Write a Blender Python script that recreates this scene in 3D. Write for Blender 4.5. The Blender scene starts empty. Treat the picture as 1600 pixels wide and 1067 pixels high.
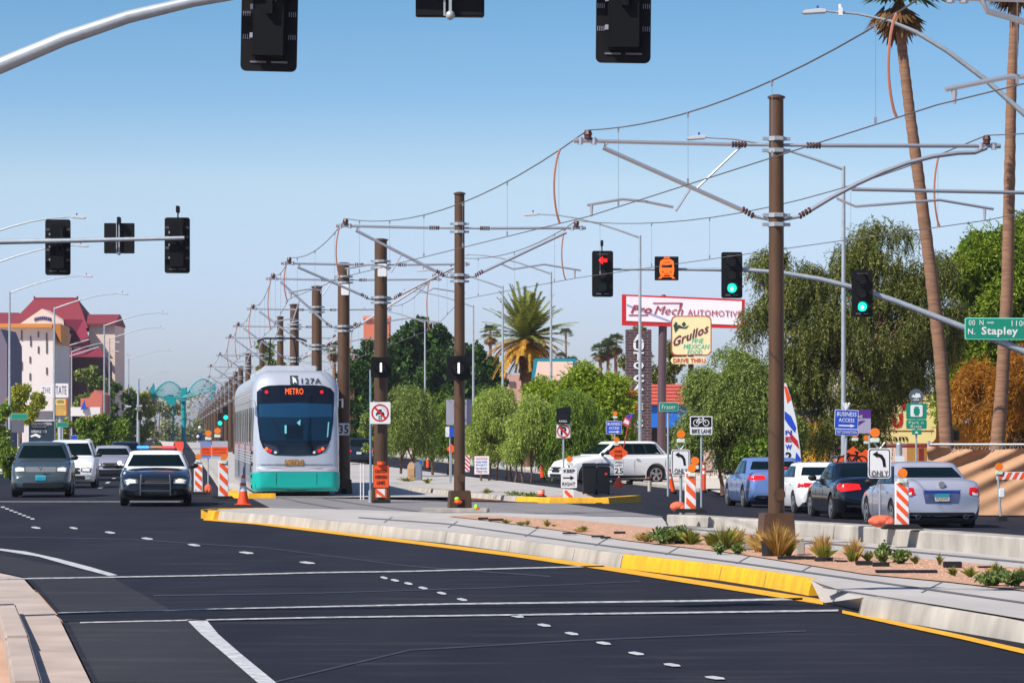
import bpy, bmesh, math, random
from mathutils import Vector, Matrix
from mathutils.bvhtree import BVHTree
random.seed(7)
PI = math.pi
F, HZ, H = 5500.0, 675.0, 2.0          # focal length in photo pixels, horizon row, eye height (m)
SL = -0.0945                            # the far street's direction, dX per dY
RZ = 0.0943
S = bpy.context.scene
COL = S.collection

# ---------------------------------------------------------------- placing
def X(px, Y): return (px - 800) * Y / F
def Z(py, Y): return H - (py - HZ) * Y / F
def W(px, py, Y): return Vector((X(px, Y), Y, Z(py, Y)))
def G(px, py, z=0.0):
    Y = F * (H - z) / (py - HZ)
    return Vector((X(px, Y), Y, z))

# ---------------------------------------------------------------- materials
def lin(c):
    return tuple(((v / 255) / 12.92 if v <= 10 else (((v / 255) + .055) / 1.055) ** 2.4) for v in c)
MATS = {}
def mat(name, c, rough=.6, metal=0.0, noise=0.0, scale=4.0, coat=0.0, bump=0.0, emit=None, es=1.0, srgb=True, c2=None, spec=.5, stretch=None, leaf=0.0):
    if name in MATS: return MATS[name]
    m = bpy.data.materials.new(name); m.use_nodes = True
    nt = m.node_tree; b = nt.nodes['Principled BSDF']
    col = lin(c) if srgb else c
    b.inputs['Base Color'].default_value = (*col, 1)
    b.inputs['Roughness'].default_value = rough
    b.inputs['Metallic'].default_value = metal
    b.inputs['Coat Weight'].default_value = coat
    b.inputs['Coat Roughness'].default_value = .06
    b.inputs['Specular IOR Level'].default_value = spec
    if noise or bump:
        tc = nt.nodes.new('ShaderNodeTexCoord'); mp = nt.nodes.new('ShaderNodeMapping')
        if stretch: mp.inputs['Scale'].default_value = stretch
        n = nt.nodes.new('ShaderNodeTexNoise'); n.inputs['Scale'].default_value = scale
        n.inputs['Detail'].default_value = 6; n.inputs['Roughness'].default_value = .6
        nt.links.new(tc.outputs['Object'], mp.inputs[0]); nt.links.new(mp.outputs[0], n.inputs['Vector'])
        if noise:
            r = nt.nodes.new('ShaderNodeValToRGB')
            cc2 = lin(c2) if c2 else tuple(v * (1 - noise) for v in col)
            cc1 = tuple(min(1, v * (1 + noise * .6)) for v in col) if not c2 else col
            r.color_ramp.elements[0].position = .32; r.color_ramp.elements[1].position = .68
            r.color_ramp.elements[0].color = (*cc2, 1); r.color_ramp.elements[1].color = (*cc1, 1)
            nt.links.new(n.outputs['Fac'], r.inputs[0]); nt.links.new(r.outputs[0], b.inputs['Base Color'])
        if bump:
            bp = nt.nodes.new('ShaderNodeBump'); bp.inputs['Strength'].default_value = bump; bp.inputs['Distance'].default_value = .02
            nt.links.new(n.outputs['Fac'], bp.inputs['Height']); nt.links.new(bp.outputs[0], b.inputs['Normal'])
    if emit:
        b.inputs['Emission Color'].default_value = (*lin(emit), 1); b.inputs['Emission Strength'].default_value = es
    MATS[name] = m
    return m
def leafmat(name, dark, light, third=None, rough=.55):
    if name in MATS: return MATS[name]
    m = bpy.data.materials.new(name); m.use_nodes = True
    nt = m.node_tree; b = nt.nodes['Principled BSDF']; b.inputs['Roughness'].default_value = rough
    b.inputs['Specular IOR Level'].default_value = .3
    g = nt.nodes.new('ShaderNodeNewGeometry'); r = nt.nodes.new('ShaderNodeValToRGB')
    r.color_ramp.elements[0].color = (*lin(dark), 1); r.color_ramp.elements[1].color = (*lin(light), 1)
    if third:
        e = r.color_ramp.elements.new(.82); e.color = (*lin(light), 1); r.color_ramp.elements[2].color = (*lin(third), 1)
    nt.links.new(g.outputs['Random Per Island'], r.inputs[0]); nt.links.new(r.outputs[0], b.inputs['Base Color'])
    t = nt.nodes.new('ShaderNodeBsdfTranslucent'); mx = nt.nodes.new('ShaderNodeMixShader'); mx.inputs[0].default_value = .3
    nt.links.new(r.outputs[0], t.inputs[0]); nt.links.new(b.outputs[0], mx.inputs[1]); nt.links.new(t.outputs[0], mx.inputs[2])
    nt.links.new(mx.outputs[0], nt.nodes['Material Output'].inputs[0])
    MATS[name] = m
    return m
def brickmat(name, c1, c2, mortar, scale=1.0, bw=.4, rh=.12):
    m = bpy.data.materials.new(name); m.use_nodes = True
    nt = m.node_tree; b = nt.nodes['Principled BSDF']; b.inputs['Roughness'].default_value = .85
    tc = nt.nodes.new('ShaderNodeTexCoord'); mp = nt.nodes.new('ShaderNodeMapping'); mp.inputs['Rotation'].default_value = (PI / 2, 0, 0)
    t = nt.nodes.new('ShaderNodeTexBrick'); t.inputs['Scale'].default_value = scale
    t.inputs['Color1'].default_value = (*lin(c1), 1); t.inputs['Color2'].default_value = (*lin(c2), 1); t.inputs['Mortar'].default_value = (*lin(mortar), 1)
    t.inputs['Brick Width'].default_value = bw; t.inputs['Row Height'].default_value = rh; t.inputs['Mortar Size'].default_value = .02
    nt.links.new(tc.outputs['Object'], mp.inputs[0]); nt.links.new(mp.outputs[0], t.inputs['Vector']); nt.links.new(t.outputs[0], b.inputs['Base Color'])
    return m

# ---------------------------------------------------------------- meshes
class MB:
    def __init__(s): s.v = []; s.f = []; s.mi = []
    def add(s, vs, fs, mi=0):
        o = len(s.v); s.v += [tuple(v) for v in vs]; s.f += [tuple(i + o for i in f) for f in fs]; s.mi += [mi] * len(fs)
        return s
    def box(s, c, d, rz=0, mi=0, M=None):
        vs = [Vector((x * d[0] / 2, y * d[1] / 2, z * d[2] / 2)) for z in (-1, 1) for y in (-1, 1) for x in (-1, 1)]
        R = M if M is not None else Matrix.Rotation(rz, 3, 'Z')
        vs = [R @ v + Vector(c) for v in vs]
        return s.add(vs, [(0, 2, 3, 1), (4, 5, 7, 6), (0, 1, 5, 4), (2, 6, 7, 3), (0, 4, 6, 2), (1, 3, 7, 5)], mi)
    def prism(s, poly, y0, y1, mi=0, M=None):           # poly in (x,z)
        n = len(poly); vs = [Vector((x, y0, z)) for x, z in poly] + [Vector((x, y1, z)) for x, z in poly]
        if M is not None: vs = [M @ v for v in vs]
        return s.add(vs, [tuple(range(n)), tuple(range(2 * n - 1, n - 1, -1))] + [(i, i + n, (i + 1) % n + n, (i + 1) % n) for i in range(n)], mi)
    def prismz(s, poly, z0, z1, mi=0):
        n = len(poly); vs = [(x, y, z0) for x, y in poly] + [(x, y, z1) for x, y in poly]
        return s.add(vs, [tuple(range(n)), tuple(range(2 * n - 1, n - 1, -1))] + [(i, i + n, (i + 1) % n + n, (i + 1) % n) for i in range(n)], mi)
    def tube(s, pts, r, n=8, mi=0, caps=True, flat=1.0):
        pts = [Vector(p) for p in pts]; rs = r if isinstance(r, (list, tuple)) else [r] * len(pts)
        vs = []; up = None
        for i, p in enumerate(pts):
            d = (pts[min(i + 1, len(pts) - 1)] - pts[max(i - 1, 0)])
            d = d.normalized() if d.length > 1e-9 else Vector((0, 0, 1))
            if up is None:
                up = Vector((0, 0, 1)) if abs(d.z) < .9 else Vector((0, 1, 0))
            a = d.cross(up).normalized(); up = a.cross(d).normalized()
            for k in range(n):
                t = 2 * PI * k / n
                vs.append(p + (a * math.cos(t) + up * math.sin(t) * flat) * rs[i])
        fs = [(i * n + k, i * n + (k + 1) % n, (i + 1) * n + (k + 1) % n, (i + 1) * n + k) for i in range(len(pts) - 1) for k in range(n)]
        if caps: fs += [tuple(range(n - 1, -1, -1)), tuple((len(pts) - 1) * n + k for k in range(n))]
        return s.add(vs, fs, mi)
    def ball(s, c, r, n=10, m=6, mi=0):
        r = r if isinstance(r, (list, tuple)) else (r, r, r); vs = [(c[0], c[1], c[2] - r[2])]
        for j in range(1, m):
            t = PI * j / m
            for k in range(n):
                a = 2 * PI * k / n; vs.append((c[0] + r[0] * math.sin(t) * math.cos(a), c[1] + r[1] * math.sin(t) * math.sin(a), c[2] - r[2] * math.cos(t)))
        vs.append((c[0], c[1], c[2] + r[2])); e = len(vs) - 1
        fs = [(0, 1 + (k + 1) % n, 1 + k) for k in range(n)] + [(e, e - n + k, e - n + (k + 1) % n) for k in range(n)]
        fs += [(1 + j * n + k, 1 + j * n + (k + 1) % n, 1 + (j + 1) * n + (k + 1) % n, 1 + (j + 1) * n + k) for j in range(m - 2) for k in range(n)]
        return s.add(vs, fs, mi)
    def loft(s, rings, caps=True, mi=0):
        n = len(rings[0]); vs = [p for r in rings for p in r]
        fs = [(i * n + k, i * n + (k + 1) % n, (i + 1) * n + (k + 1) % n, (i + 1) * n + k) for i in range(len(rings) - 1) for k in range(n)]
        if caps: fs += [tuple(range(n - 1, -1, -1)), tuple((len(rings) - 1) * n + k for k in range(n))]
        return s.add(vs, fs, mi)
    def mesh(s, name, m, smooth=True, bevel=0, raw=False, ang=38):
        me = bpy.data.meshes.new(name); me.from_pydata(s.v, [], s.f)
        for q in (m if isinstance(m, list) else [m]): me.materials.append(q)
        me.polygons.foreach_set('material_index', s.mi)
        if not raw:
            bm = bmesh.new(); bm.from_mesh(me)
            bmesh.ops.recalc_face_normals(bm, faces=bm.faces)
            if bevel: bmesh.ops.bevel(bm, geom=[e for e in bm.edges if len(e.link_faces) == 2 and e.calc_face_angle(0) > .6], offset=bevel, segments=2, affect='EDGES', clamp_overlap=True)
            if smooth:
                a = math.radians(ang)
                for f in bm.faces: f.smooth = True
                for e in bm.edges:
                    if len(e.link_faces) != 2 or e.calc_face_angle(0) > a: e.smooth = False
            bm.to_mesh(me); bm.free()
        me.update()
        return me
    def build(s, name, m, parent=None, **k):
        o = bpy.data.objects.new(name, s.mesh(name, m, **k)); COL.objects.link(o); o.parent = parent
        return o
def tag(o, label=None, cat=None, group=None, kind=None):
    for k, v in (('label', label), ('category', cat), ('group', group), ('kind', kind)):
        if v: o[k] = v
    return o
def thing(name, label, cat, loc=(0, 0, 0), rz=0, group=None):
    o = bpy.data.objects.new(name, None); COL.objects.link(o); o.location = loc; o.rotation_euler = (0, 0, rz)
    o.empty_display_size = .3
    return tag(o, label, cat, group)
def dup(root, loc, rz=None, label=None, group=None, sc=None):
    r = root.copy(); COL.objects.link(r); r.location = loc
    if rz is not None: r.rotation_euler = (0, 0, rz)
    if sc: r.scale = sc if isinstance(sc, tuple) else (sc, sc, sc)
    if label: r['label'] = label
    if group: r['group'] = group
    for ch in list(root.children):
        c = ch.copy(); COL.objects.link(c); c.parent = r
        for g in list(ch.children):
            d = g.copy(); COL.objects.link(d); d.parent = c
    return r
def struct(name, mb, m, **k):
    return tag(mb.build(name, m, **k), kind='structure')
def rr(w, h, r, cx=0, cz=0, n=4):
    pts = []
    for (sx, sz, a0) in ((1, 1, 0), (-1, 1, 90), (-1, -1, 180), (1, -1, 270)):
        for k in range(n + 1):
            a = math.radians(a0 + 90 * k / n)
            pts.append((cx + sx * (w / 2 - r) + r * math.cos(a), cz + sz * (h / 2 - r) + r * math.sin(a)))
    return pts
def circ(r, cx=0, cz=0, n=20): return [(cx + r * math.cos(2 * PI * k / n), cz + r * math.sin(2 * PI * k / n)) for k in range(n)]
def txt(s, w, h, m, parent, loc, rz=0, bold=0.0, shear=0.0, name='lettering', rot=None, ry=0, keep=False, stroke=None):
    cu = bpy.data.curves.new('t', 'FONT'); cu.body = s; cu.align_x = 'LEFT'; cu.shear = shear; cu.offset = bold; cu.extrude = .006; cu.resolution_u = 2
    cu.space_character = 1.06; cu.space_line = .95
    o = bpy.data.objects.new('t', cu); COL.objects.link(o)
    bpy.context.view_layer.update()
    me = bpy.data.meshes.new_from_object(o.evaluated_get(bpy.context.evaluated_depsgraph_get()))
    bpy.data.objects.remove(o)
    xs = [v.co.x for v in me.vertices]; ys = [v.co.y for v in me.vertices]
    cx, cy = (min(xs) + max(xs)) / 2, (min(ys) + max(ys)) / 2
    fx = w / (max(xs) - min(xs)); fy = h / (max(ys) - min(ys))
    if keep: fx = fy = min(fx, fy)
    for v in me.vertices: v.co = Vector(((v.co.x - cx) * fx, (v.co.y - cy) * fy, v.co.z * .3))
    me.materials.clear(); me.materials.append(m)
    q = bpy.data.objects.new(name, me); COL.objects.link(q); q.parent = parent; q.location = loc
    q.rotation_euler = rot if rot else (PI / 2, ry, rz)
    return q
def bvh_of(*objs):
    vs = []; fs = []
    for o in objs:
        k = len(vs); vs += [v.co.copy() for v in o.data.vertices]; fs += [tuple(i + k for i in p.vertices) for p in o.data.polygons]
    return BVHTree.FromPolygons(vs, fs)
def decal(name, bv, poly, m, parent, side='f', off=.008, rings=5, seg=.12, th=0.0):
    """a patch laid on a curved body: outline (u,z) seen from front / back / left / right"""
    D = {'f': Vector((0, 1, 0)), 'b': Vector((0, -1, 0)), 'l': Vector((1, 0, 0)), 'r': Vector((-1, 0, 0))}[side]
    pts = []
    for i, a in enumerate(poly):
        b = poly[(i + 1) % len(poly)]; d = math.hypot(b[0] - a[0], b[1] - a[1]); n = max(1, int(d / seg))
        pts += [(a[0] + (b[0] - a[0]) * k / n, a[1] + (b[1] - a[1]) * k / n) for k in range(n)]
    cx = sum(p[0] for p in pts) / len(pts); cz = sum(p[1] for p in pts) / len(pts)
    last = None; vs = []
    def hit(u, z):
        nonlocal last
        o = Vector((u, 0, z)) if side in 'fb' else Vector((0, u, z))
        h = bv.ray_cast(o - D * 60, D)[0]; q_ = 1.0
        while h is None and q_ > .5:
            q_ -= .04; u2, z2 = cx + (u - cx) * q_, cz + (z - cz) * q_
            o = Vector((u2, 0, z2)) if side in 'fb' else Vector((0, u2, z2)); h = bv.ray_cast(o - D * 60, D)[0]
        if h is None: h = (o + D * (last.dot(D) - o.dot(D))) if last is not None else o
        last = h
        return h - D * off
    hit(cx, cz)
    for r in range(rings):
        t = 1 - (r / rings) ** 1.8
        vs += [hit(cx + (p[0] - cx) * t, cz + (p[1] - cz) * t) for p in pts]
    vs.append(hit(cx, cz)); n = len(pts); mb = MB()
    fs = [(r * n + k, r * n + (k + 1) % n, (r + 1) * n + (k + 1) % n, (r + 1) * n + k) for r in range(rings - 1) for k in range(n)]
    fs += [((rings - 1) * n + k, (rings - 1) * n + (k + 1) % n, rings * n) for k in range(n)]
    mb.add(vs, fs)
    me = mb.mesh(name, m, smooth=True, raw=True)
    for p in me.polygons: p.use_smooth = True
    # face the normals outward
    if me.polygons and sum(p.normal.dot(D) for p in me.polygons) > 0: me.flip_normals()
    o = bpy.data.objects.new(name, me); COL.objects.link(o); o.parent = parent
    return o

def ctxt(bv, s, cx, cz, w, h, m, parent, off=.03, bold=0.0, shear=0.0, name='lettering'):
    o = txt(s, w, h, m, parent, (0, 0, 0), bold=bold, shear=shear, name=name); o.rotation_euler = (0, 0, 0)
    for v in o.data.vertices:
        x, z = v.co.x + cx, v.co.y + cz; hh = bv.ray_cast(Vector((x, -30, z)), Vector((0, 1, 0)))[0]
        v.co = Vector((x, (hh.y if hh else 0) - off - v.co.z, z))
    return o

# palette
asphalt = None
white = mat('sign_white', (225, 225, 225), .45)
black = mat('sign_black', (11, 11, 13), .6, spec=.3)
darkm = mat('dark_metal', (13, 14, 18), .6, spec=.2)
galv = mat('galvanised_steel', (172, 180, 186), .45, .35, noise=.12, scale=6)
alum = mat('aluminium', (190, 192, 198), .35, .6)
signback = mat('sign_back_aluminium', (168, 165, 180), .5, .3)
brown = mat('brown_pole_paint', (84, 58, 36), .5, 0, noise=.28, scale=2.5, bump=.08, stretch=(1.5, 1.5, .35))
orange = mat('safety_orange', (240, 78, 22), .5)
orange2 = mat('sign_orange', (235, 84, 26), .55)
amber = mat('amber_lens', (236, 120, 14), .25, coat=.5)
pale = mat('pale_plastic', (210, 220, 205), .5)
yellow = mat('kerb_yellow_paint', (236, 176, 8), .65, noise=.3, scale=5, c2=(206, 146, 24), bump=.3, stretch=(1, 1, .5))
concrete = mat('concrete', (186, 176, 166), .9, noise=.12, scale=1.3, bump=.2)
copper = mat('copper_cable', (190, 122, 96), .45, .2)
rust = mat('insulator_brown', (84, 44, 36), .4)
green = mat('street_sign_green', (0, 134, 108), .5)
blue = mat('sign_blue', (32, 74, 190), .5)
red = mat('sign_red', (196, 28, 34), .5)
rubber = mat('black_rubber', (16, 16, 18), .85)
glass = mat('car_glass', (6, 20, 22), .06, 0, spec=.25)
tealm = mat('teal_paint', (0, 172, 160), .45)
bark = mat('tree_bark', (116, 84, 62), .9, noise=.35, scale=6, bump=.5)
# ================================================================ ground and roads
dirt = mat('dusty_ground', (196, 160, 136), .95, noise=.18, scale=.5, bump=.2)
def asphalt_mat(name, c, c2, c3):
    m = mat(name, c, .85, spec=.18, noise=.1); n = m.node_tree; b = n.nodes['Principled BSDF']
    tc = n.nodes.new('ShaderNodeTexCoord'); out = []
    for sc, st, det in ((.55, (1, .12, 1), 5), (38, (1, 1, 1), 3), (1.6, (.3, 1.4, 1), 7)):
        mp = n.nodes.new('ShaderNodeMapping'); mp.inputs['Scale'].default_value = st; mp.inputs['Rotation'].default_value = (0, 0, .16)
        t = n.nodes.new('ShaderNodeTexNoise'); t.inputs['Scale'].default_value = sc; t.inputs['Detail'].default_value = det
        n.links.new(tc.outputs['Object'], mp.inputs[0]); n.links.new(mp.outputs[0], t.inputs['Vector']); out.append(t)
    r = n.nodes.new('ShaderNodeValToRGB'); r.color_ramp.elements[0].position = .36; r.color_ramp.elements[1].position = .66
    r.color_ramp.elements[0].color = (*lin(c2), 1); r.color_ramp.elements[1].color = (*lin(c), 1); n.links.new(out[0].outputs['Fac'], r.inputs[0])
    m1 = n.nodes.new('ShaderNodeMixRGB'); m1.blend_type = 'MIX'; m1.inputs[2].default_value = (*lin(c3), 1)
    r2 = n.nodes.new('ShaderNodeMapRange'); r2.inputs[1].default_value = .52; r2.inputs[2].default_value = .72; r2.inputs[4].default_value = .45; n.links.new(out[2].outputs['Fac'], r2.inputs[0]); n.links.new(r2.outputs[0], m1.inputs[0]); n.links.new(r.outputs[0], m1.inputs[1])
    m2 = n.nodes.new('ShaderNodeMixRGB'); m2.blend_type = 'MULTIPLY'; m2.inputs[0].default_value = .5; n.links.new(m1.outputs[0], m2.inputs[1])
    r3 = n.nodes.new('ShaderNodeMapRange'); r3.inputs[1].default_value = .3; r3.inputs[2].default_value = .7; r3.inputs[3].default_value = .45; r3.inputs[4].default_value = 1.5; n.links.new(out[1].outputs['Fac'], r3.inputs[0]); n.links.new(r3.outputs[0], m2.inputs[2])
    n.links.new(m2.outputs[0], b.inputs['Base Color'])
    bp = n.nodes.new('ShaderNodeBump'); bp.inputs['Strength'].default_value = .25; bp.inputs['Distance'].default_value = .01; n.links.new(out[1].outputs['Fac'], bp.inputs['Height']); n.links.new(bp.outputs[0], b.inputs['Normal'])
    return m
asph = asphalt_mat('asphalt_new', (37, 36, 45), (27, 27, 36), (64, 62, 68))
asph2 = asphalt_mat('asphalt_older', (52, 52, 56), (43, 43, 48), (74, 72, 72))
crossm = mat('crossing_slab', (126, 121, 121), .9, noise=.14, scale=.6, stretch=(1, .4, 1))
slabm = mat('track_slab_concrete', (176, 170, 165), .9, noise=.12, scale=.8, bump=.15, stretch=(1, .4, 1))
kerbm = mat('kerb_concrete', (170, 163, 153), .9, noise=.34, scale=1.8, bump=.3, stretch=(1, 1, .35))
gravel = mat('orange_gravel', (194, 150, 122), .95, noise=.45, scale=9, bump=1.0)
linew = mat('road_paint_white', (206, 206, 206), .75, noise=.3, scale=7, c2=(150, 150, 154))
gutterm = mat('gutter_concrete', (180, 162, 150), .9, noise=.22, scale=.9, bump=.2)
railm = mat('rail_groove', (112, 108, 108), .6, .3)
tarm = asphalt_mat('asphalt_patch', (30, 29, 38), (23, 22, 30), (52, 50, 58))
stain = mat('tyre_polished_asphalt', (64, 64, 72), .75, noise=.2, scale=.4, stretch=(.3, 3, 1))

def flat(name, pts, m, z=None, kind='structure'):
    vs = [Vector(p) if len(p) == 3 else Vector((p[0], p[1], z)) for p in pts]
    mb = MB().add(vs, [tuple(range(len(vs)))])
    bm = bmesh.new(); me = mb.mesh(name, m, raw=True); bm.from_mesh(me)
    bmesh.ops.triangulate(bm, faces=bm.faces); bmesh.ops.recalc_face_normals(bm, faces=bm.faces)
    for f in bm.faces:
        if f.normal.z < 0: f.normal_flip()
    bm.to_mesh(me); bm.free()
    o = bpy.data.objects.new(name, me); COL.objects.link(o)
    return tag(o, kind=kind)
def P2(lst, z=0.0): return [G(a, b, z) for a, b in lst]

flat('ground', [(-6000, -300), (6000, -300), (6000, 14000), (-6000, 14000)], dirt, -.17)
def far(x0, Y): return (x0 + SL * Y, Y)
# left half of the street and the intersection (z=0)
road = [(2.0, -60), (-3.0, -60), (0.2, 5)] + [(G(145, 1067).x, G(145, 1067).y)] + [tuple(p.xy) for p in P2([(95, 965), (40, 903), (0, 893)])]
road = [(12, -60), (.3, 5), (-3.34, 28.06), (-4.86, 37.9), (-6.66, 48.2), (-7.5, 50.6), (-14, 52), (-80, 52), (-80, 98), (-24, 98), (-18.5, 103), far(-8, 140), far(-8, 6000), far(1.4, 6000), far(1.4, 108),
        tuple(G(560, 779).xy), tuple(G(880, 784).xy), tuple(G(1010, 790).xy), tuple(G(1040, 812).xy), (6.5, 56), (8.5, 40), (14, 0), (18, -60)]
flat('road', road, asph, 0.0)
# right carriageway, lower than the tracks
flat('road', [tuple(G(880, 784).xy) + (.0,), tuple(G(1010, 790).xy) + (.0,), tuple(G(1040, 812).xy) + (.0,), (6.5, 56, -.14), (8.5, 40, -.14), (16, -20, -.14), (34, -20, -.14), (22.5, 60, -.14),
              far(21, 95) + (-.14,), (60, 92, -.14), (60, 118, -.14), far(20.5, 122) + (-.14,), far(18.6, 140) + (-.14,), far(18.6, 6000) + (-.14,), far(10.6, 6000) + (-.14,), far(11, 300) + (-.14,), far(14.6, 128) + (-.14,), far(13.4, 112) + (-.14,)], asph, None)
flat('sidewalk', [far(10.6, 400) + (-.1,), far(11, 300) + (-.1,), far(14.4, 128) + (-.1,), far(13.2, 113) + (-.1,), far(10.6, 112) + (-.1,)], slabm)
# older asphalt at the left edge lane
flat('road', [(-3.30, 28.1, .004), (-4.80, 37.9, .004), (-6.6, 48.2, .004)] + [p for p in P2([(0, 893), (0, 866), (170, 899), (293, 967), (410, 1067)], .004)], asph2)
# darker patched strip of the crosswalk
flat('road', P2([(86, 960), (400, 950), (1270, 937), (1300, 952), (500, 963), (100, 971)], .006), tarm)
for (pl) in ([(0, 800), (300, 806), (700, 850), (900, 880), (500, 872), (200, 838), (0, 812)], [(330, 990), (700, 1000), (1000, 1067), (760, 1067)], [(600, 905), (900, 912), (1230, 932), (900, 925)]):
    pass
# gutter pan and pavement at the bottom left corner
flat('gutter', [(.4, 5, .005), (-3.36, 28.06, .005), (-4.88, 37.9, .005), (-6.7, 48.2, .005), (-7.5, 50.6, .005), (-14, 52, .005), (-14, 49, .005), (-8.6, 45.5, .005)] + P2([(28, 968), (62, 1067)], .005) + [(-3, 5, .005)], gutterm)
kb = MB(); kp = [G(24, 957, .02), G(46, 1015, .02), G(66, 1090, .02)]
for a, b in zip(kp, kp[1:]):
    d = (b - a); n = Vector((-d.y, d.x, 0)).normalized() * -.22
    kb.add([(a.x, a.y, 0), (b.x, b.y, 0), (b.x + n.x, b.y + n.y, 0), (a.x + n.x, a.y + n.y, 0), (a.x, a.y, .13), (b.x, b.y, .15), (b.x + n.x, b.y + n.y, .15), (a.x + n.x, a.y + n.y, .13)],
           [(0, 1, 5, 4), (1, 2, 6, 5), (2, 3, 7, 6), (3, 0, 4, 7), (4, 5, 6, 7)])
struct('kerb', kb, gutterm, bevel=.02)
flat('sidewalk', [(-4.4, 25, .13), (-5.7, 34.5, .13), (-6.6, 39, .12), (-8.0, 41, .1), (-20, 43, .1), (-20, 20, .13)], gutterm)

# ---- near median: kerbed concrete slab with the tracks (z=.2)
ZS = .2
near_top = [(332, 797), (372, 801), (430, 805), (500, 812), (600, 822), (700, 831), (800, 843), (900, 856), (975, 866), (1130, 883), (1200, 893), (1262, 903), (1280, 911), (1350, 933), (1450, 947), (1600, 970), (1750, 994)]
far_top = [(1900, 905), (1600, 872), (1300, 842), (1042, 816), (900, 805), (790, 801), (690, 801), (560, 796), (400, 793)]
slab = [G(a, b, ZS) for a, b in near_top] + [Vector((12.5, 5, ZS)), Vector((22, 5, ZS))] + [G(a, b, ZS) for a, b in far_top]
flat('track_slab', slab, slabm)
# kerb faces: concrete, yellow nose, yellow middle piece
def kerb(pts, m, name='kerb', z0=-.02, z1=ZS, w=.16, batter=.05):
    mb = MB(); rings = []
    for i, p in enumerate(pts):
        a = pts[max(i - 1, 0)]; b = pts[min(i + 1, len(pts) - 1)]; d = (b - a); n = Vector((d.y, -d.x, 0)).normalized()
        if n.y > 0: n = -n
        o = lambda t, z: (p.x + n.x * t, p.y + n.y * t, z)
        rings.append([o(batter + .012, z0), o(.018, z1 - .02), o(-.004, z1 + .006), o(-w, z1 + .006), o(-w, z0)])
    mb.loft(rings)
    return struct(name, mb, m)
def nt(i, j): return [G(a, b, ZS) for a, b in near_top[i:j]]
kerb([G(338, 798, ZS)] + nt(1, 9), kerbm)
kerb([G(975.5, 866.1, ZS)] + nt(9, 12) + [G(1270, 904.6, ZS)], yellow, 'yellow_kerb', w=.06)
kerb([G(a, b, ZS) for a, b in [(424, 793.5), (385, 794), (340, 794.5), (322, 796), (326, 797.5), (337, 798.6)]], yellow, 'yellow_kerb', w=.12)
kerb(nt(13, 17), kerbm)
mb = MB()
mb.add([G(1266, 905, ZS - .002), G(1350, 933, ZS + .001), G(1360, 938, ZS), G(1347, 954, -.01), G(1284, 942, -.01)], [(4, 3, 1, 0)]); struct('curb_ramp', mb, slabm)
# barrier kerb on the far side of the tracks
def wall(pts, z0, z1, th, m, name, **k):
    mb = MB(); rings = []
    for i, p in enumerate(pts):
        a = Vector(pts[max(i - 1, 0)][:2]); b = Vector(pts[min(i + 1, len(pts) - 1)][:2]); d = b - a; n = Vector((d.y, -d.x)).normalized()
        if n.y < 0: n = -n
        zz = p[2] if len(p) > 2 else z1
        rings.append([(p[0], p[1], z0), (p[0], p[1], zz - .02), (p[0] + n.x * .02, p[1] + n.y * .02, zz), (p[0] + n.x * th, p[1] + n.y * th, zz), (p[0] + n.x * th, p[1] + n.y * th, z0)])
    mb.loft(rings); return struct(name, mb, m, **k)
bp = [G(a, b, ZS) for a, b in [(1042, 817), (1120, 825), (1200, 832), (1303, 842), (1450, 857), (1600, 872), (1800, 898)]]
wall([tuple(p.xy) + (t_,) for p, t_ in zip(bp, (.37, .40, .42, .45, .47, .49, .5))], -.17, .49, .5, kerbm, 'barrier_kerb')
# planted strip
ga = [G(a, b, ZS + .015) for a, b in [(700, 806), (756, 812), (860, 826), (981, 844), (1100, 858), (1150, 864), (1250, 880), (1350, 896), (1480, 908), (1600, 922), (1720, 938)]]
gb = [G(a, b, ZS + .015) for a, b in [(1720, 902), (1600, 887), (1450, 873), (1303, 860), (1180, 842), (1100, 834), (1000, 822), (900, 812), (793, 807), (740, 804)]]
flat('gravel_bed', ga + gb, gravel)
def ribbon(name, pts, wpx, m, z):
    mb = MB()
    up = []; dn = []
    for i, (a, b) in enumerate(pts):
        w = wpx[0] + (wpx[1] - wpx[0]) * i / (len(pts) - 1)
        up.append(G(a, b - w / 2, z)); dn.append(G(a, b + w / 2, z))
    n = len(pts); mb.add(up + dn, [(i, i + 1, n + i + 1, n + i) for i in range(n - 1)])
    o = mb.build(name, m, raw=True); return tag(o, kind='structure')
ribbon('rail_groove', [(560, 808), (700, 818), (900, 846), (1150, 878), (1350, 906), (1600, 941), (1750, 964)], (1.4, 3), railm, ZS + .006)
ribbon('rail_groove', [(1285, 917), (1430, 940), (1600, 968), (1750, 994)], (1.8, 3.2), railm, ZS + .006)
ribbon('rail_groove', [(1042, 822), (1200, 838), (1303, 850), (1600, 878), (1750, 895)], (1.6, 2.6), railm, ZS + .006)
# crossing of the street by the tracks
flat('track_crossing', P2([(392, 778), (470, 777), (560, 779), (740, 784), (880, 786), (1037, 807), (690, 804), (640, 799), (430, 797)], .008), crossm)
flat('track_crossing', P2([(600, 799), (700, 803), (1034, 808), (1042, 818), (700, 812)], .012), slabm)
for pts in ([(437, 777), (470, 784), (540, 796), (620, 806)], [(498, 777), (560, 787), (640, 797), (720, 806)]):
    ribbon('rail_groove', pts, (1.5, 2.2), railm, .014)
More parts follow.
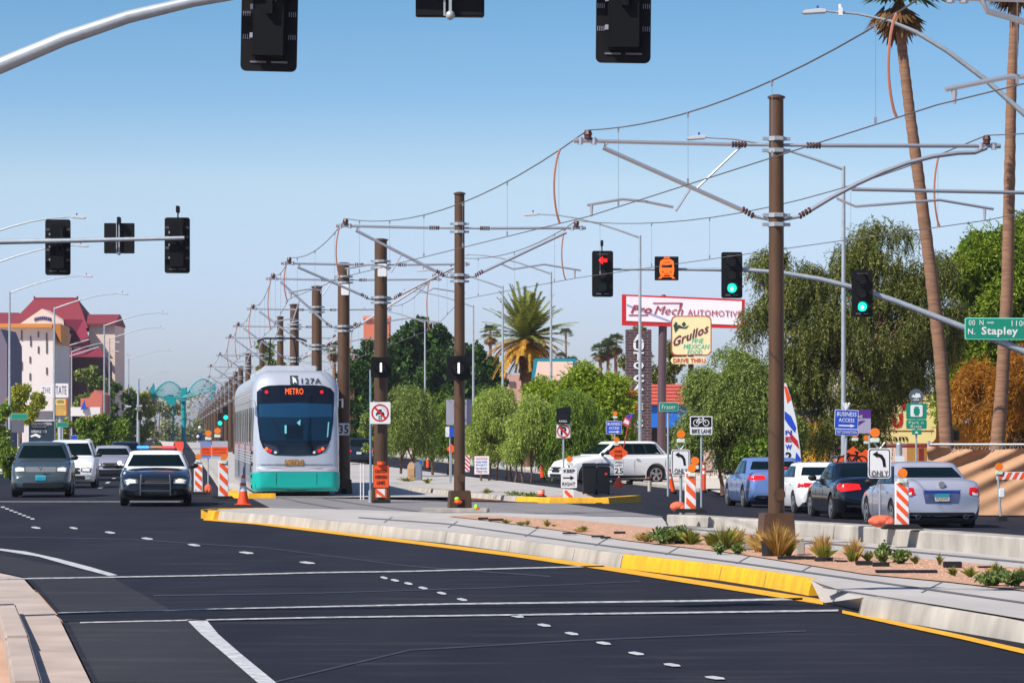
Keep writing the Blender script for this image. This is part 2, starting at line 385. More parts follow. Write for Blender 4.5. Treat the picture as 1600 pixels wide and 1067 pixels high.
# far track bed
flat('track_bed', [far(1.4, 107) + (.03,), far(10.6, 107) + (.03,), far(10.6, 900) + (.03,), far(1.4, 900) + (.03,)], slabm)
kerb([Vector(far(1.5, 300) + (0,)), Vector(far(1.5, 150) + (0,)), Vector(far(1.45, 112) + (0,))], kerbm, z1=.18, w=.2)
kerb([Vector(far(1.6, 112) + (0,)), Vector(far(1.5, 107.4) + (0,)), Vector(far(2.1, 106) + (0,)), Vector(far(2.9, 106.2) + (0,))], yellow, 'yellow_kerb', z1=.15, w=.25)
# far right median nose and pavement
mn = [(1000, 782), (940, 785), (810, 784), (725, 777), (640, 764), (600, 750), (560, 740)]
md = [G(a, b, 0) for a, b in mn]
flat('gravel_bed', [G(a, b, .02) for a, b in mn[1:]] + [G(a, b, .02) for a, b in [(560, 738), (680, 752), (760, 766), (860, 774), (930, 778)]], gravel)
kerb([G(a, b, .0) for a, b in [(808, 784), (860, 786), (950, 786), (1000, 782)]], yellow, 'yellow_kerb', z0=-.17, z1=.15, w=.3)
kerb([G(a, b, .0) for a, b in [(640, 767), (725, 777), (807, 784)]], kerbm, z0=-.17, z1=.15, w=.3)
pav = mat('pavement_concrete', (200, 190, 178), .9, noise=.1, scale=.5)
flat('sidewalk', [far(18.9, 128) + (-.05,), far(25, 125) + (-.05,), far(25, 400) + (-.05,), far(18.9, 400) + (-.05,)], pav)
wall([far(18.6, 126), far(18.6, 200), far(18.6, 400)], -.17, -.02, .3, kerbm, 'kerb')
wall([(9.0, 108), (9.5, 112), (11, 113), (60, 116)], -.17, -.0, .3, kerbm, 'kerb')
flat('sidewalk', [(9.1, 108.5, -.04), (9.6, 112.4, -.04), (11, 113.4, -.04), (60, 116.4, -.04), (60, 124, -.04), (7, 124, -.04), (7, 110, -.04)], pav)
wall([(22, 50), (17.4, 74), (13.6, 91), (15, 93), (60, 93)], -.17, -.02, .3, kerbm, 'kerb')
flat('sidewalk', [(22.3, 50, -.04), (17.7, 74, -.04), (14.2, 90.5, -.04), (15.3, 92.7, -.04), (60, 92.7, -.04), (60, 50, -.04)], dirt)
wall([(-80, 98.3), (-24, 98.3), (-18.8, 103.3), far(-8.3, 140), far(-8.3, 900)], -.17, .13, .25, kerbm, 'kerb')
flat('sidewalk', [(-80, 98.7, .1), (-24.2, 98.7, .1), (-19.1, 103.5, .1), far(-8.6, 140) + (.1,), far(-8.6, 900) + (.1,), far(-11, 900) + (.1,), far(-12, 140) + (.1,), (-80, 120, .1)], pav)

# ---- markings
wornw = mat('worn_road_paint', (212, 212, 210), .75, noise=.5, scale=9, c2=(96, 96, 104))
def mark(pts, m=linew, z=.012): flat('road_marking', [G(a, b, z) for a, b in pts], m)
def line(pts, w, m=linew, z=.012): ribbon('road_marking', pts, w, m, z)
line([(-60, 905), (0, 904), (300, 899), (500, 894), (640, 892), (800, 887.5), (944, 884)], (1.7, 1.9), wornw)
line([(90, 957), (415, 949), (700, 943), (1100, 938), (1254, 935)], (1.3, 3.2), wornw)
line([(125, 972), (500, 964), (800, 960), (1100, 956), (1310, 953)], (1.8, 2.8), wornw)
mark([(0, 856.5), (40, 861), (90, 872), (140, 885), (184, 898), (170, 899), (120, 886), (60, 869), (0, 859.5)])
mark([(-60, 852), (-1, 856), (-1, 859), (-60, 855)])
mark([(291, 967), (322, 967), (341, 990), (373, 1018), (433, 1067), (512, 1120), (470, 1120), (404, 1067), (352, 1022), (314, 990)])
line([(318, 811), (400, 817), (500, 829), (640, 846), (800, 866), (940, 886), (1100, 911), (1286, 940)], (3, 8), yellow)
line([(1316, 955), (1400, 973), (1500, 994), (1600, 1017), (1760, 1052)], (5, 8), yellow)
dots = [(808, 962, 13), (850, 976, 13), (893, 989, 13), (943, 1004, 14), (994, 1020, 15), (1050, 1038, 16), (1117, 1058, 19), (600, 902, 7), (617, 906, 8), (638, 911, 8), (661, 918, 9), (690, 926, 9), (722, 936, 10),
        (56, 824, 9), (115, 824.5, 8), (172, 831.5, 10), (230, 841, 11), (303, 851, 12), (385, 863, 14), (480, 878.5, 15)]
for x, y, w in dots:
    h = 1.2 + (y - 675) / 160
    w *= .86; h *= .8; mark([(x - w, y - h * .7), (x - w * .2, y - h), (x + w * .8, y - h * .1), (x + w, y + h * .9), (x + w * .1, y + h), (x - w * .8, y + h * .1)])
for k in range(8):
    x, y = 4 + k * 6.6, 792 + k * 2.6
    mark([(x - 3, y - .9), (x + 3, y - .9), (x + 4, y + .9), (x - 2, y + .9)])
for x0 in (-2.9, -5.4):
    for k in range(12):
        Y = 125 + 12 * k
        flat('road_marking', [far(x0, Y) + (.012,), far(x0 + .15, Y) + (.012,), far(x0 + .15, Y + 4) + (.012,), far(x0, Y + 4) + (.012,)], linew)
flat('road_marking', [(-18, 100.5, .012), (-9.5, 100.5, .012), (-9.5, 101.1, .012), (-18, 101.1, .012)], linew)
flat('road_marking', [(8.8, 72, -.128), (13, 72, -.128), (13, 72.4, -.128), (8.8, 72.4, -.128)], linew)

# stones scattered over the gravel and a little grit on the slab
RS = random.Random(3); mb = MB()
for _ in range(2600):
    u = RS.random(); px = 760 + 860 * u ** .8; y0 = 806 + (px - 756) * .09; y1 = 812 + (px - 756) * .130
    y0 = 805 + (px - 793) * .102; g = G(px, y0 + (y1 - y0) * RS.uniform(.08, .92), ZS + .015); r = RS.uniform(.006, .019)
    a = RS.uniform(0, 6.28); vs = [g + Vector((r * math.cos(a + q * 2.1), r * math.sin(a + q * 2.1), 0)) for q in range(3)] + [g + Vector((0, 0, r * .8))]
    mb.add(vs, [(0, 1, 3), (1, 2, 3), (2, 0, 3)])
tag(mb.build('gravel_stones', mat('stone_pink', (196, 154, 128), .95, noise=.4, scale=3), raw=True), 'loose stones scattered over the orange gravel', 'stones', None, 'stuff')

# tyre marks through the junction, tar joints, kerb joints and scuffs
scuff = mat('tyre_mark', (28, 27, 34), .6); polish = mat('polished_wheel_path', (60, 58, 68), .6, noise=.3, scale=2, c2=(40, 39, 50))
def arc(pts, w, m, z=.0052): ribbon('tyre_mark', pts, w, m, z)
arc([(-20, 838), (200, 842), (420, 856), (640, 884), (860, 900)], (.9, 1.8), polish)
arc([(420, 1067), (640, 1015), (900, 1000), (1260, 985)], (2.4, 2.0), polish)
arc([(240, 930), (500, 926), (760, 918), (1000, 908)], (2.0, 1.2), polish)
jm = mat('kerb_joint', (124, 118, 110), .9)
for i in range(4, 15):
    a, b = G(*near_top[i - 1], ZS), G(*near_top[i], ZS)
    if i == 12 or i == 13: continue
    for u in (.0,):
        p = a.lerp(b, u); d = (b - a).normalized(); nn = Vector((d.y, -d.x, 0)); nn = -nn if nn.y > 0 else nn
        mb = MB(); q0 = p + nn * .066; q1 = p + nn * .022; q2 = p - nn * .165; w_ = d * .008
        mb.add([(q0 - w_).to_tuple()[:2] + (.0,), (q0 + w_).to_tuple()[:2] + (.0,), (q1 + w_).to_tuple()[:2] + (ZS - .012,), (q1 - w_).to_tuple()[:2] + (ZS - .012,), (q2 + w_).to_tuple()[:2] + (ZS + .010,), (q2 - w_).to_tuple()[:2] + (ZS + .010,)], [(0, 1, 2, 3), (3, 2, 4, 5)])
        struct('kerb_joint', mb, jm)
for (x, y) in ((820, 838), (930, 852), (1040, 866), (1150, 880), (1250, 893), (1440, 925), (700, 824), (600, 816)):
    a, b = G(x, y, ZS + .005), G(x + 10 + (y - 800) * .2, y - 8 - (y - 800) * .08, ZS + .005); w_ = Vector((.012, 0, 0))
    struct('slab_joint', MB().add([a - w_, a + w_, b + w_, b - w_], [(0, 1, 2, 3)]), railm)
# ================================================================ overhead line
# pole: photo column of the shaft, scale s (px per metre), top row, base z, arm row, lower arm row
def band(mb, z, r): mb.tube([(0, 0, z - .035), (0, 0, z + .035)], r + .018, 12); mb.box((0, -r - .03, z), (.14, .05, .06)); mb.box((r + .05, 0, z), (.1, .09, .05)); mb.box((-r - .05, 0, z), (.1, .09, .05))
POLE = []
def make_pole(px, s, top, zb, zarm, zlow, label, r=.135, left=-3.3, right=3.3, kind='x', detail=True, boxh=.42, steady=True):
    Y = F / s; x = X(px, Y)
    t = thing('catenary_pole', label, 'catenary pole', (x, Y, zb), RZ * (1 if Y > 90 else 1.6), 'brown overhead line poles along the tracks')
    zt = Z(top, Y) - zb
    m = MB().tube([(0, 0, 0), (0, 0, zt)], [r * 1.06, r * .93], 20); m.build('shaft', brown, t)
    m = MB().tube([(0, 0, zt), (0, 0, zt + .03), (0, 0, zt + .06)], [r * 1.14, r * 1.14, r * .5], 20); m.build('cap', brown, t)
    m = MB().prism([(-.27, 0), (.27, 0), (.24, boxh), (-.24, boxh)], -.24, .24); m.build('base_box', brown, t, bevel=.015)
    if detail:
        MB().box((0, -.245, .12), (.17, .02, .17)).build('opening', black, t)
        m = MB().prism(circ(.1, 0, 0), -.012, 0); o = m.build('hand_hole_cover', brown, t); o.location = (.02, -r * 1.05, boxh + .3)
    za, zl = zarm - zb, zlow - zb
    for z in (za + .1, za - .09, zl + .07, zl - .08):
        m = MB(); band(m, z, r); m.build('clamp', galv, t)
    ends = []
    for sgn, L in ((-1, left), (1, right)):
        if not L: ends.append(None); continue
        L = abs(L); a = sgn
        m = MB().tube([(a * .75, 0, za), (a * (L + .22), 0, za + .03)], .032, 8); m.tube([(a * (L + .16), 0, za + .03), (a * (L + .23), 0, za + .03)], .04, 8)
        for q in (.12, -.1): m.tube([(a * (L + q), 0, za - .03), (a * (L + q), 0, za + .08)], .045, 8)
        m.build('top_tube', alum, t)
        ins = MB()
        for q in range(5): ins.tube([(a * (.5 + q * .05), 0, za), (a * (.53 + q * .05), 0, za)], .05, 8)
        ins.build('insulator', rust, t); ins = MB()
        ins.tube([(a * L, 0, za + .06), (a * L, 0, za + .12), (a * L, 0, za + .13), (a * L, 0, za + .2)], [.06, .06, .075, .05], 8)
        ins.build('insulator', rust, t); ins = MB()
        for q in range(4): ins.tube([(a * (.38 + q * .05), 0, zl + .06 + q * .03), (a * (.41 + q * .05), 0, zl + .07 + q * .03)], .05, 8)
        ins.build('insulator', rust, t)
        MB().tube([(a * r, 0, za), (a * .55, 0, za)], .03, 6).build('hinge', galv, t); MB().tube([(a * r, 0, zl), (a * .42, 0, zl + .06)], .03, 6).build('hinge', galv, t)
        if a < 0 or kind != 'c':
            pts = [(a * .5, 0, zl + .12), (a * (L - .25), 0, za - .08), (a * (L - .3), 0, za)]
        else:
            pts = [(a * .5, 0, zl + .12)] + [(a * (.5 + (L - .7) * u), 0, zl + .12 + (za - zl - .2) * (math.sin(u * PI / 2) ** .95)) for u in (.15, .3, .45, .6, .75, .9, 1)] + [(a * L, 0, za)]
        MB().tube(pts, .036, 8).build('strut', alum, t)
        zc = zl + .12 if steady else zl
        if a < 0:
            m = MB().tube([(a * (L + .02), -.05, zl + .2), (a * (L - .55), -.05, zl + .3), (a * (L - .9), -.05, zl + .27), (a * 1.7, -.05, zl + .18)], .022, 8)
            sz = lambda v: zl + .12 + (v - .5) / (L - .75) * (za - zl - .2)
            m.tube([(a * 1.66, -.05, zl + .12), (a * 1.4, 0, sz(1.4))], .02, 6); 
            if L > 3.0: m.tube([(a * .55, 0, za), (a * 1.3, 0, sz(1.3) + .03)], .02, 6)
        else:
            m = MB().tube([(a * (L + .1), -.05, zl + .2), (a * (L - .8), -.05, zl + .34), (a * 1.3, -.05, zl + .22), (a * 1.0, 0, zl + .35)], .022, 8)
            if kind == 'c': m.tube([(a * 1.25, 0, zl + .5), (a * (L + 1.2), 0, zl + .47)], .03, 8)
        m.tube([(a * (L - .05), -.05, zl + .2), (a * (L - .05), -.05, zl + .02)], [.03, .018], 8)
        m.build('steady_arm', alum, t)
        ends.append((Vector((x, Y, 0)) + Matrix.Rotation(t.rotation_euler.z, 3, 'Z') @ Vector((a * L, 0, 0)), zarm + .2, zlow + .02))
    POLE.append((Y, x, ends)); return t
p1 = make_pole(1213, 97, 154, .2, 6.62, 5.42, 'tall brown catenary pole standing in the grasses of the median, biggest of the row', r=.125, left=3.08, right=3.5, kind='c', boxh=.5)
p2 = make_pole(718, 65, 304, .18, 6.9, 5.7, 'brown catenary pole with a boxed base and one black train signal on the concrete nose', r=.13, left=2.75, right=2.85, kind='x', boxh=.42)
p3 = make_pole(595, 55, 376, .0, 6.75, 5.75, 'brown catenary pole carrying the prohibition sign and a train signal', r=.19, left=2.6, right=2.3, boxh=.5)
p4 = make_pole(537, 49, 413, .0, 6.85, 5.3, 'brown catenary pole with the 35 number plate beside the tram', r=.2, left=2.25, right=2.9, boxh=.5)
p5 = make_pole(495, 41.5, 449, .0, 6.6, 5.2, 'brown catenary pole rising just behind the number on the tram roof', r=.2, left=2.4, right=2.6, detail=False)
p6 = make_pole(460, 36.5, 477, .0, 6.5, 5.1, 'brown catenary pole rising above the middle of the tram roof', r=.2, left=2.4, right=2.6, detail=False)
p7 = make_pole(438, 32.5, 496, .0, 6.5, 5.1, 'slim brown catenary pole rising above the left part of the tram roof', r=.16, left=2.4, right=2.6, detail=False)
p8 = make_pole(409, 27.0, 530, .0, 6.4, 5.1, 'brown catenary pole above the rounded left corner of the tram roof', r=.15, left=2.4, right=2.6, detail=False)
p0 = thing('catenary_pole', 'catenary pole whose arms cross the top right corner', 'catenary pole', (7.4, 38, .2), RZ * 1.6, 'brown overhead line poles along the tracks')
MB().tube([(0, 0, 0), (0, 0, 7.3)], .13, 16).build('shaft', brown, p0)
MB().prism([(-.27, 0), (.27, 0), (.24, .5), (-.24, .5)], -.24, .24).build('base_box', brown, p0)
m = MB().tube([(-.2, 0, 6.42), (-2.98, 0, 6.44)], .034, 8); m.tube([(-2.75, 0, 6.38), (-2.75, 0, 6.5)], .05, 8); m.tube([(-2.6, 0, 6.38), (-2.6, 0, 6.5)], .05, 8); m.build('top_tube', alum, p0)
MB().tube([(-.3, 0, 5.5), (-1.2, 0, 6.0), (-2.35, 0, 6.3), (-2.4, 0, 6.42)], .036, 8).build('strut', alum, p0)
m = MB().tube([(-2.82, -.05, 5.45), (-2.1, -.05, 5.6), (-1.4, -.05, 5.58)], .028, 8); m.tube([(-2.72, -.05, 5.44), (-2.72, -.05, 5.3)], [.035, .02], 8); m.build('steady_arm', alum, p0)
for z in (5.4, 6.4):
    m = MB(); band(m, z, .13); m.build('clamp', galv, p0)
# poles further down the line
far0 = make_pole(388, 22.5, 553, 0, 6.5, 5.1, 'brown catenary pole just clear of the left flank of the tram', r=.22, left=2.6, right=2.6, detail=False)
far0['label'] = 'brown catenary pole just clear of the left flank of the tram'
Y = 268.0; kf = 0
names = ['second', 'third', 'fourth', 'fifth', 'sixth', 'seventh', 'eighth', 'ninth', 'tenth', 'eleventh', 'twelfth', 'thirteenth', 'fourteenth', 'fifteenth', 'sixteenth']
for i in range(15):
    Y = Y + 24 + i * 3.0
    x = 5.1 + SL * Y
    q = dup(far0, (x, Y, 0), RZ, 'distant brown catenary pole, %s behind the pole beside the tram flank' % names[i]); q.location = (x, Y, 0)
    POLE.append((Y, x, [(Vector((x - 2.6, Y, 0)), 6.7, 5.1), (Vector((x + 2.6, Y, 0)), 6.7, 5.1)]))
POLE.append((38, 7.4, [(Vector((4.55, 37.7, 0)), 6.76, 5.5), (Vector((11.0, 38.3, 0)), 6.76, 5.5)]))
POLE.append((12, 15, [(Vector((11.2, 12, 0)), 6.8, 5.5), (Vector((17.5, 12.5, 0)), 6.8, 5.5)]))
POLE.sort(key=lambda p: p[0])
wirem = mat('wire_bronze', (112, 104, 102), .5, .4); dropm = mat('dropper_steel', (150, 156, 164), .5, .4)
for side, lab in ((0, 'tram overhead wires running over the left-hand track above the tram'), (1, 'tram overhead wires running over the right-hand track toward the right edge')):
    t = thing('overhead_wire', lab, 'overhead wire', (0, 0, 0), 0, 'tram overhead wires')
    me = []; co = []; nd = 0
    ps = [p[2][side] for p in POLE]
    for j, (a, b) in enumerate(zip(ps, ps[1:])):
        n = 14 if a[0].y < 150 else 5
        sag = min(.95, .030 * (b[0] - a[0]).length) if a[0].y < 200 else .5
        for k in range(n + (1 if j == len(ps) - 2 else 0)):
            u = k / n; p = a[0].lerp(b[0], u)
            me.append(Vector((p.x, p.y, a[1] + (b[1] - a[1]) * u - sag * 4 * u * (1 - u) * .62))); co.append(Vector((p.x, p.y, a[2] + (b[2] - a[2]) * u)))
        if a[0].y < 180:
            L = (b[0] - a[0]).length; m_ = max(3, int(L / 4.2))
            for k in range(m_):
                u = (k + .5) / m_; p = a[0].lerp(b[0], u); z1 = a[1] + (b[1] - a[1]) * u - sag * 4 * u * (1 - u) * .62; z0 = a[2] + (b[2] - a[2]) * u
                d = MB().tube([(p.x, p.y, z0 + .03), (p.x, p.y, z1)], .0032, 4); d.box((p.x, p.y, z1 - .03), (.03, .03, .07)); d.box((p.x, p.y, z0 + .05), (.03, .03, .07)); d.build('dropper', dropm, t, raw=True)
            u = .08; p = a[0].lerp(b[0], u); z1 = a[1] + (b[1] - a[1]) * u - sag * 4 * u * (1 - u) * .62; z0 = a[2] + (b[2] - a[2]) * u
            MB().tube([(p.x - .1 * math.sin(v * PI) ** .7, p.y - .06 * math.sin(v * PI), z1 + (z0 - z1) * v) for v in [i_ / 14 for i_ in range(15)]], .017, 6).build('jumper_cable', copper, t)
    MB().tube(me, .0105, 6).build('messenger_wire', wirem, t); MB().tube(co, .0082, 6).build('contact_wire', wirem, t)

# plates on the poles
def plate_on(pole_px, s, x0, x1, y0, y1, label, name='sign_plate', m=signback, cat='sign plate', dy=-.28):
    Y = F / s + dy; k = 1 / s
    o = thing(name, label, cat, (X((x0 + x1) / 2, Y), Y, Z((y0 + y1) / 2, Y)), 0)
    MB().prism(rr((x1 - x0) * k, (y1 - y0) * k, .03), -.01, .01).build('panel', m, o)
    return o
plate_on(595, 55, 590, 604, 412, 432, 'small white plate strapped high on the pole with the prohibition sign', m=white)
plate_on(537, 49, 533, 545, 444, 461, 'small pale plate strapped high on the pole beside the tram', m=white)
q = plate_on(718, 65, 697, 737, 624, 664, 'blank grey back of a square sign banded behind the nose pole', dy=.3)
m = MB()
for z in (.2, -.2): m.box((0, -.3, z), (.34, .03, .05))
m.build('strap', galv, q)
q = plate_on(537, 49, 528, 546, 661, 680, 'white number plate reading 35 on the pole beside the tram', m=white, dy=-.32)
txt('35', .3, .27, black, q, (0, -.016, 0), bold=.01)
q = plate_on(595, 55, 578, 610, 628, 662, 'white square sign with a red barred circle over a black vehicle, on a pole', m=white, dy=-.34)
m = MB(); ro, ri = circ(.25, n=32), circ(.205, n=32)
vs = [(x, -.014, z) for x, z in ro] + [(x, -.014, z) for x, z in ri]; m.add(vs, [(i, (i + 1) % 32, 32 + (i + 1) % 32, 32 + i) for i in range(32)])
m.prism([(-.17, .13), (-.13, .17), (.17, -.13), (.13, -.17)], -.018, -.012); m.build('prohibition_mark', red, q)
m = MB().prism([(-.12, -.04), (-.09, .03), (.09, .03), (.12, -.04)], -.013, -.010); m.box((0, -.012, .07), (.09, .004, .06)); m.box((-.1, -.012, -.05), (.04, .004, .06)); m.box((.1, -.012, -.05), (.04, .004, .06))
for z in (-.09, -.13, -.17): m.box((0, -.012, z), (.1, .004, .014))
m.box((-.03, -.012, -.13), (.012, .004, .13)); m.box((.03, -.012, -.13), (.012, .004, .13)); m.build('symbol', black, q)

# ================================================================ traffic signals
lensoff = {'r': mat('lens_red_off', (50, 12, 12), .3), 'y': mat('lens_amber_off', (52, 34, 12), .3), 'g': mat('lens_green_off', (12, 58, 52), .3)}
litred = mat('lit_red', (255, 30, 20), .4, emit=(255, 26, 18), es=1.6); litgreen = mat('lit_green', (0, 235, 190), .4, emit=(20, 240, 195), es=1.3)
litor = mat('lit_orange', (240, 92, 20), .4, emit=(250, 96, 24), es=1.0); litwhite = mat('lit_white', (255, 255, 255), .4, emit=(255, 255, 255), es=1.4)
def signal(px, Y, y0, y1, label, away, w=.6, lit=None, arrow=False, group=None, cam=False, ped=False, tilt=0):
    h = (y1 - y0) * Y / F; zc = Z((y0 + y1) / 2, Y)
    t = thing('traffic_signal', label, 'traffic signal', (X(px, Y), Y, zc), (PI if away else 0) + RZ * .5, group)
    t.rotation_euler[1] = tilt
    MB().prism(rr(w, h, .06), -.015, .015).build('backplate', black, t)
    MB().box((0, .1, 0), (.34, .17, h - .26)).build('housing', darkm, t, bevel=.02)
    for zz in (.3, 0, -.3): MB().box((.185, .12, zz * h / 1.32), (.03, .09, .05)).build('latch', signback, t)
    MB().tube([(-.1, .19, h / 2 - .2), (-.12, .23, h * .2), (-.05, .22, 0)], .012, 5).build('cable', rubber, t)
    m = MB()
    for a in (-1, 1):
        for zz in (-.3, -.06, .2, .42):
            for q in range(4): m.box((a * (.205 + q * .022), .018, zz * h / 1.32), (.006, .01, .05))
        for q in (.07, .2): m.box((a * .11, .02, -h / 2 + .095), (.17, .014, .018))
        m.box((a * .11, -.02, -h / 2 + .09), (.14, .014, .012)); m.box((0, -.02, h / 2 - .1), (.3, .014, .012))
    m.build('louvre_slots', signback, t)
    for i, c in enumerate('ryg'):
        z = h / 2 - .27 - i * (h - .5) / 2.15
        on = lit == c
        mm = {'r': litred, 'g': litgreen}.get(c) if on and not arrow else lensoff[c]
        o = MB().prism(circ(.135), -.03, -.02).build('lens', mm, t); o.location = (0, 0, z)
        if on and not arrow: MB().ball((0, -.032, -.02), (.05, .006, .06)).build('bright_spot', mat('lens_core', (190, 255, 240), .4, emit=(190, 255, 240), es=1.5), o)
        if on and arrow: MB().prism([(-.12, 0), (0, .12), (0, .05), (.13, .05), (.13, -.05), (0, -.05), (0, -.12)], -.045, -.035).build('arrow', litred, o)
        n = 12; vs = []
        for k in range(n + 1):
            a = PI * (-.12 + 1.24 * k / n)
            for rr_, yy in ((.15, -.015), (.15, -.24 if k not in (0, n) else -.16)): vs.append((rr_ * math.cos(a), yy, rr_ * math.sin(a)))
        nv = len(vs); vs2 = [(x * 1.05, y, zz * 1.05) for x, y, zz in vs]
        m = MB().add(vs + vs2, [(2 * k, 2 * k + 2, 2 * k + 3, 2 * k + 1) for k in range(n)] + [(nv + 2 * k, nv + 2 * k + 1, nv + 2 * k + 3, nv + 2 * k + 2) for k in range(n)] + [(2 * k + 1, 2 * k + 3, nv + 2 * k + 3, nv + 2 * k + 1) for k in range(n)])
        o = m.build('visor', black, t); o.location = (0, 0, z)
    MB().box((0, .2, 0), (.07, .1, .16)).build('bracket', darkm, t)
    return t
def led_sign(px, Y, x0, x1, y0, y1, label, away, tram=False):
    w = (x1 - x0) * Y / F; h = (y1 - y0) * Y / F
    t = thing('blank_out_sign', label, 'electronic sign', (X(px, Y), Y, Z((y0 + y1) / 2, Y)), (PI if away else 0) + RZ * .5)
    MB().box((0, 0, 0), (w, .14, h)).build('housing', black, t, bevel=.01)
    if away:
        m = MB().box((0, .12, 0), (.03, .04, h * 1.05)); m.box((.06, .1, 0), (.02, .03, h)); m.build('mounting_rod', galv, t)
        MB().ball((0, .14, -h / 2 - .0), .05).build('clamp', galv, t)
    if tram:
        m = MB().prism([(-.19, -.19), (.19, -.19), (.21, -.05), (.19, .2), (.1, .26), (-.1, .26), (-.19, .2), (-.21, -.05)], -.09, -.078)
        m.prism([(-.24, -.29), (-.16, -.29), (-.08, -.19), (-.15, -.19)], -.09, -.078); m.prism([(.24, -.29), (.16, -.29), (.08, -.19), (.15, -.19)], -.09, -.078)
        m.box((0, -.084, .3), (.16, .012, .03)); m.box((0, -.084, -.24), (.26, .012, .02)); m.build('tram_symbol', litor, t)
        m = MB().prism([(-.15, .02), (.15, .02), (.15, .1), (-.15, .1)], -.095, -.089); m.box((0, -.092, .17), (.2, .006, .02)); m.box((-.11, -.092, -.1), (.04, .006, .04)); m.box((.11, -.092, -.1), (.04, .006, .04)); m.box((0, -.092, -.15), (.14, .006, .02)); m.build('dark_detail', black, t)
    return t
def mast(label, pts, rad, base, polpts=None, name='signal_mast', r0=.17):
    t = thing(name, label, 'signal mast', base)
    b = Vector(base)
    MB().tube([Vector(p) - b for p in pts], rad, 14).build('mast_arm', galv, t)
    tp = pts[-1] if (Vector(pts[-1]).xy - b.xy).length < 1 else pts[0]
    MB().tube([(0, 0, 0), (0, 0, .04), (0, 0, .05), (0, 0, Vector(tp).z + .5 - b.z)], [.3, .3, r0, r0 * .7], 16).build('upright', galv, t)
    MB().box((0, 0, .03), (.6, .6, .06)).build('base_plate', galv, t)
    return t
# near mast, top left
Yn = F / 150
pp = [(-330, 270), (-200, 200), (-80, 136), (0, 103), (100, 61), (200, 27), (300, 3), (400, -14), (550, -30), (750, -36), (1010, -38)]
arm = [W(a, b, Yn) for a, b in pp]
mast('grey steel mast arm rising out of the top left corner with three signals', arm, [.095, .09, .088, .085, .076, .068, .06, .056, .052, .048, .045], (X(-330, Yn), Yn, 0))
signal(421.5, Yn + .2, -84, 112, 'large black signal seen from behind, hanging beside the curved mast arm at the top', True, w=.59, tilt=-.02)
signal(974.5, Yn + .2, -96, 99, 'large black signal seen from behind at the top edge, right of the cut-off black box', True, w=.575, tilt=-.01)
led_sign(703, Yn + .2, 650, 757, -80, 27, 'black box sign seen from behind, cut by the top edge between two large signals', True)
# left far mast
Yl = F / 66
mast('thin level grey mast arm with two signals over the left traffic lanes', [W(-420, 384, Yl), W(-60, 379, Yl), (W(120, 376, Yl)), W(288, 372, Yl)], [.09, .07, .055, .045], (X(-420, Yl), Yl, 0))
MB_ = None
signal(90.5, Yl + .32, 343, 430, 'black signal seen from behind, nearer the left edge on the level arm', True)
signal(277, Yl + .32, 340, 427, 'black signal seen from behind at the tip of the level arm, camera on top', True)
led_sign(186.5, Yl + .3, 163, 210, 349, 396, 'square black box sign seen from behind, between two signals on the level arm', True)
def cam(px, y0, y1, Y, label):
    k = Y / F; t = thing('detector_camera', label, 'camera', W(px, y1, Y))
    MB().tube([(0, 0, 0), (0, 0, (y1 - y0) * k * .6)], .018, 6).build('stem', black, t)
    MB().box((0, 0, (y1 - y0) * k * .8), (.075, .3, .16)).build('body', black, t, bevel=.01)
cam(278, 324, 341, Yl + .2, 'small black camera on a stem above the signal at the tip of the level arm')
cam(940.5, 377, 393, 100.1, 'small black camera on a stem above the signal with the red arrow')
cam(186, 343, 352, Yl + .2, 'tiny black sensor on the square black box sign of the level arm')
# right far mast
Yr = 100.0
pp = [(946, 421), (1060, 421), (1160, 421.5), (1220, 426), (1280, 436), (1340, 451), (1400, 471), (1470, 498), (1540, 525), (1600, 549), (1690, 588)]
mr = mast('long curved grey mast arm over the right lanes holding lit signals and a street sign', [W(a, b, Yr) for a, b in pp], [.03, .04, .06, .066, .072, .08, .086, .092, .1, .11, .12], (X(1690, Yr), Yr, -.04))
MB().tube([Vector((0, 0, 2.8)), Vector((0, 0, 10.0))], .11, 14).build('upper_pole', galv, mr)
b = Vector(mr.location)
lp = [(1690, 262), (1650, 222), (1600, 178), (1540, 125), (1480, 80), (1430, 50), (1390, 33), (1340, 22), (1290, 18)]
MB().tube([W(a, c, Yr) - b for a, c in lp], [.09, .085, .08, .075, .07, .06, .045, .035, .03], 10).build('lamp_arm', galv, mr)
def luminaire(parent, loc, sgn=-1, L=.7):
    m = MB().prism([(0, -.05), (sgn * L * .9, -.09), (sgn * L, -.04), (sgn * L * .9, .02), (sgn * L * .3, .07), (0, .05)], -.15, .15)
    o = m.build('lamp_head', mat('lamp_head_grey', (196, 200, 204), .5), parent, bevel=.02); o.location = loc
    MB().tube([(sgn * L * .35, 0, .05), (sgn * L * .35, 0, .16)], .03, 6).build('photocell', mat('photocell_blue', (40, 70, 150), .5), o)
    return o
luminaire(mr, W(1291, 18, Yr) - b)
m = MB().tube([(0, 0, -.12), (0, 0, .16)], .05, 8); m.box((0, -.1, -.06), (.1, .16, .22)); o = m.build('detector', white, mr); o.location = W(1313, 16, Yr) - b
signal(941.5, Yr - .2, 392, 464, 'black signal showing a red left arrow, mounted at the tip of the curved mast arm', False, lit='r', arrow=True)
signal(1143.5, Yr - .2, 394, 466, 'black signal lit green on the curved arm, the one right of the orange tram symbol', False, lit='g')
signal(1347, Yr - .2, 422, 495, 'black signal lit green against the weeping tree where the mast arm slopes down', False, lit='g', tilt=.0)
led_sign(1041.5, Yr - .2, 1023, 1060, 401, 438, 'square black electronic sign glowing with an orange tram front', False, tram=True)
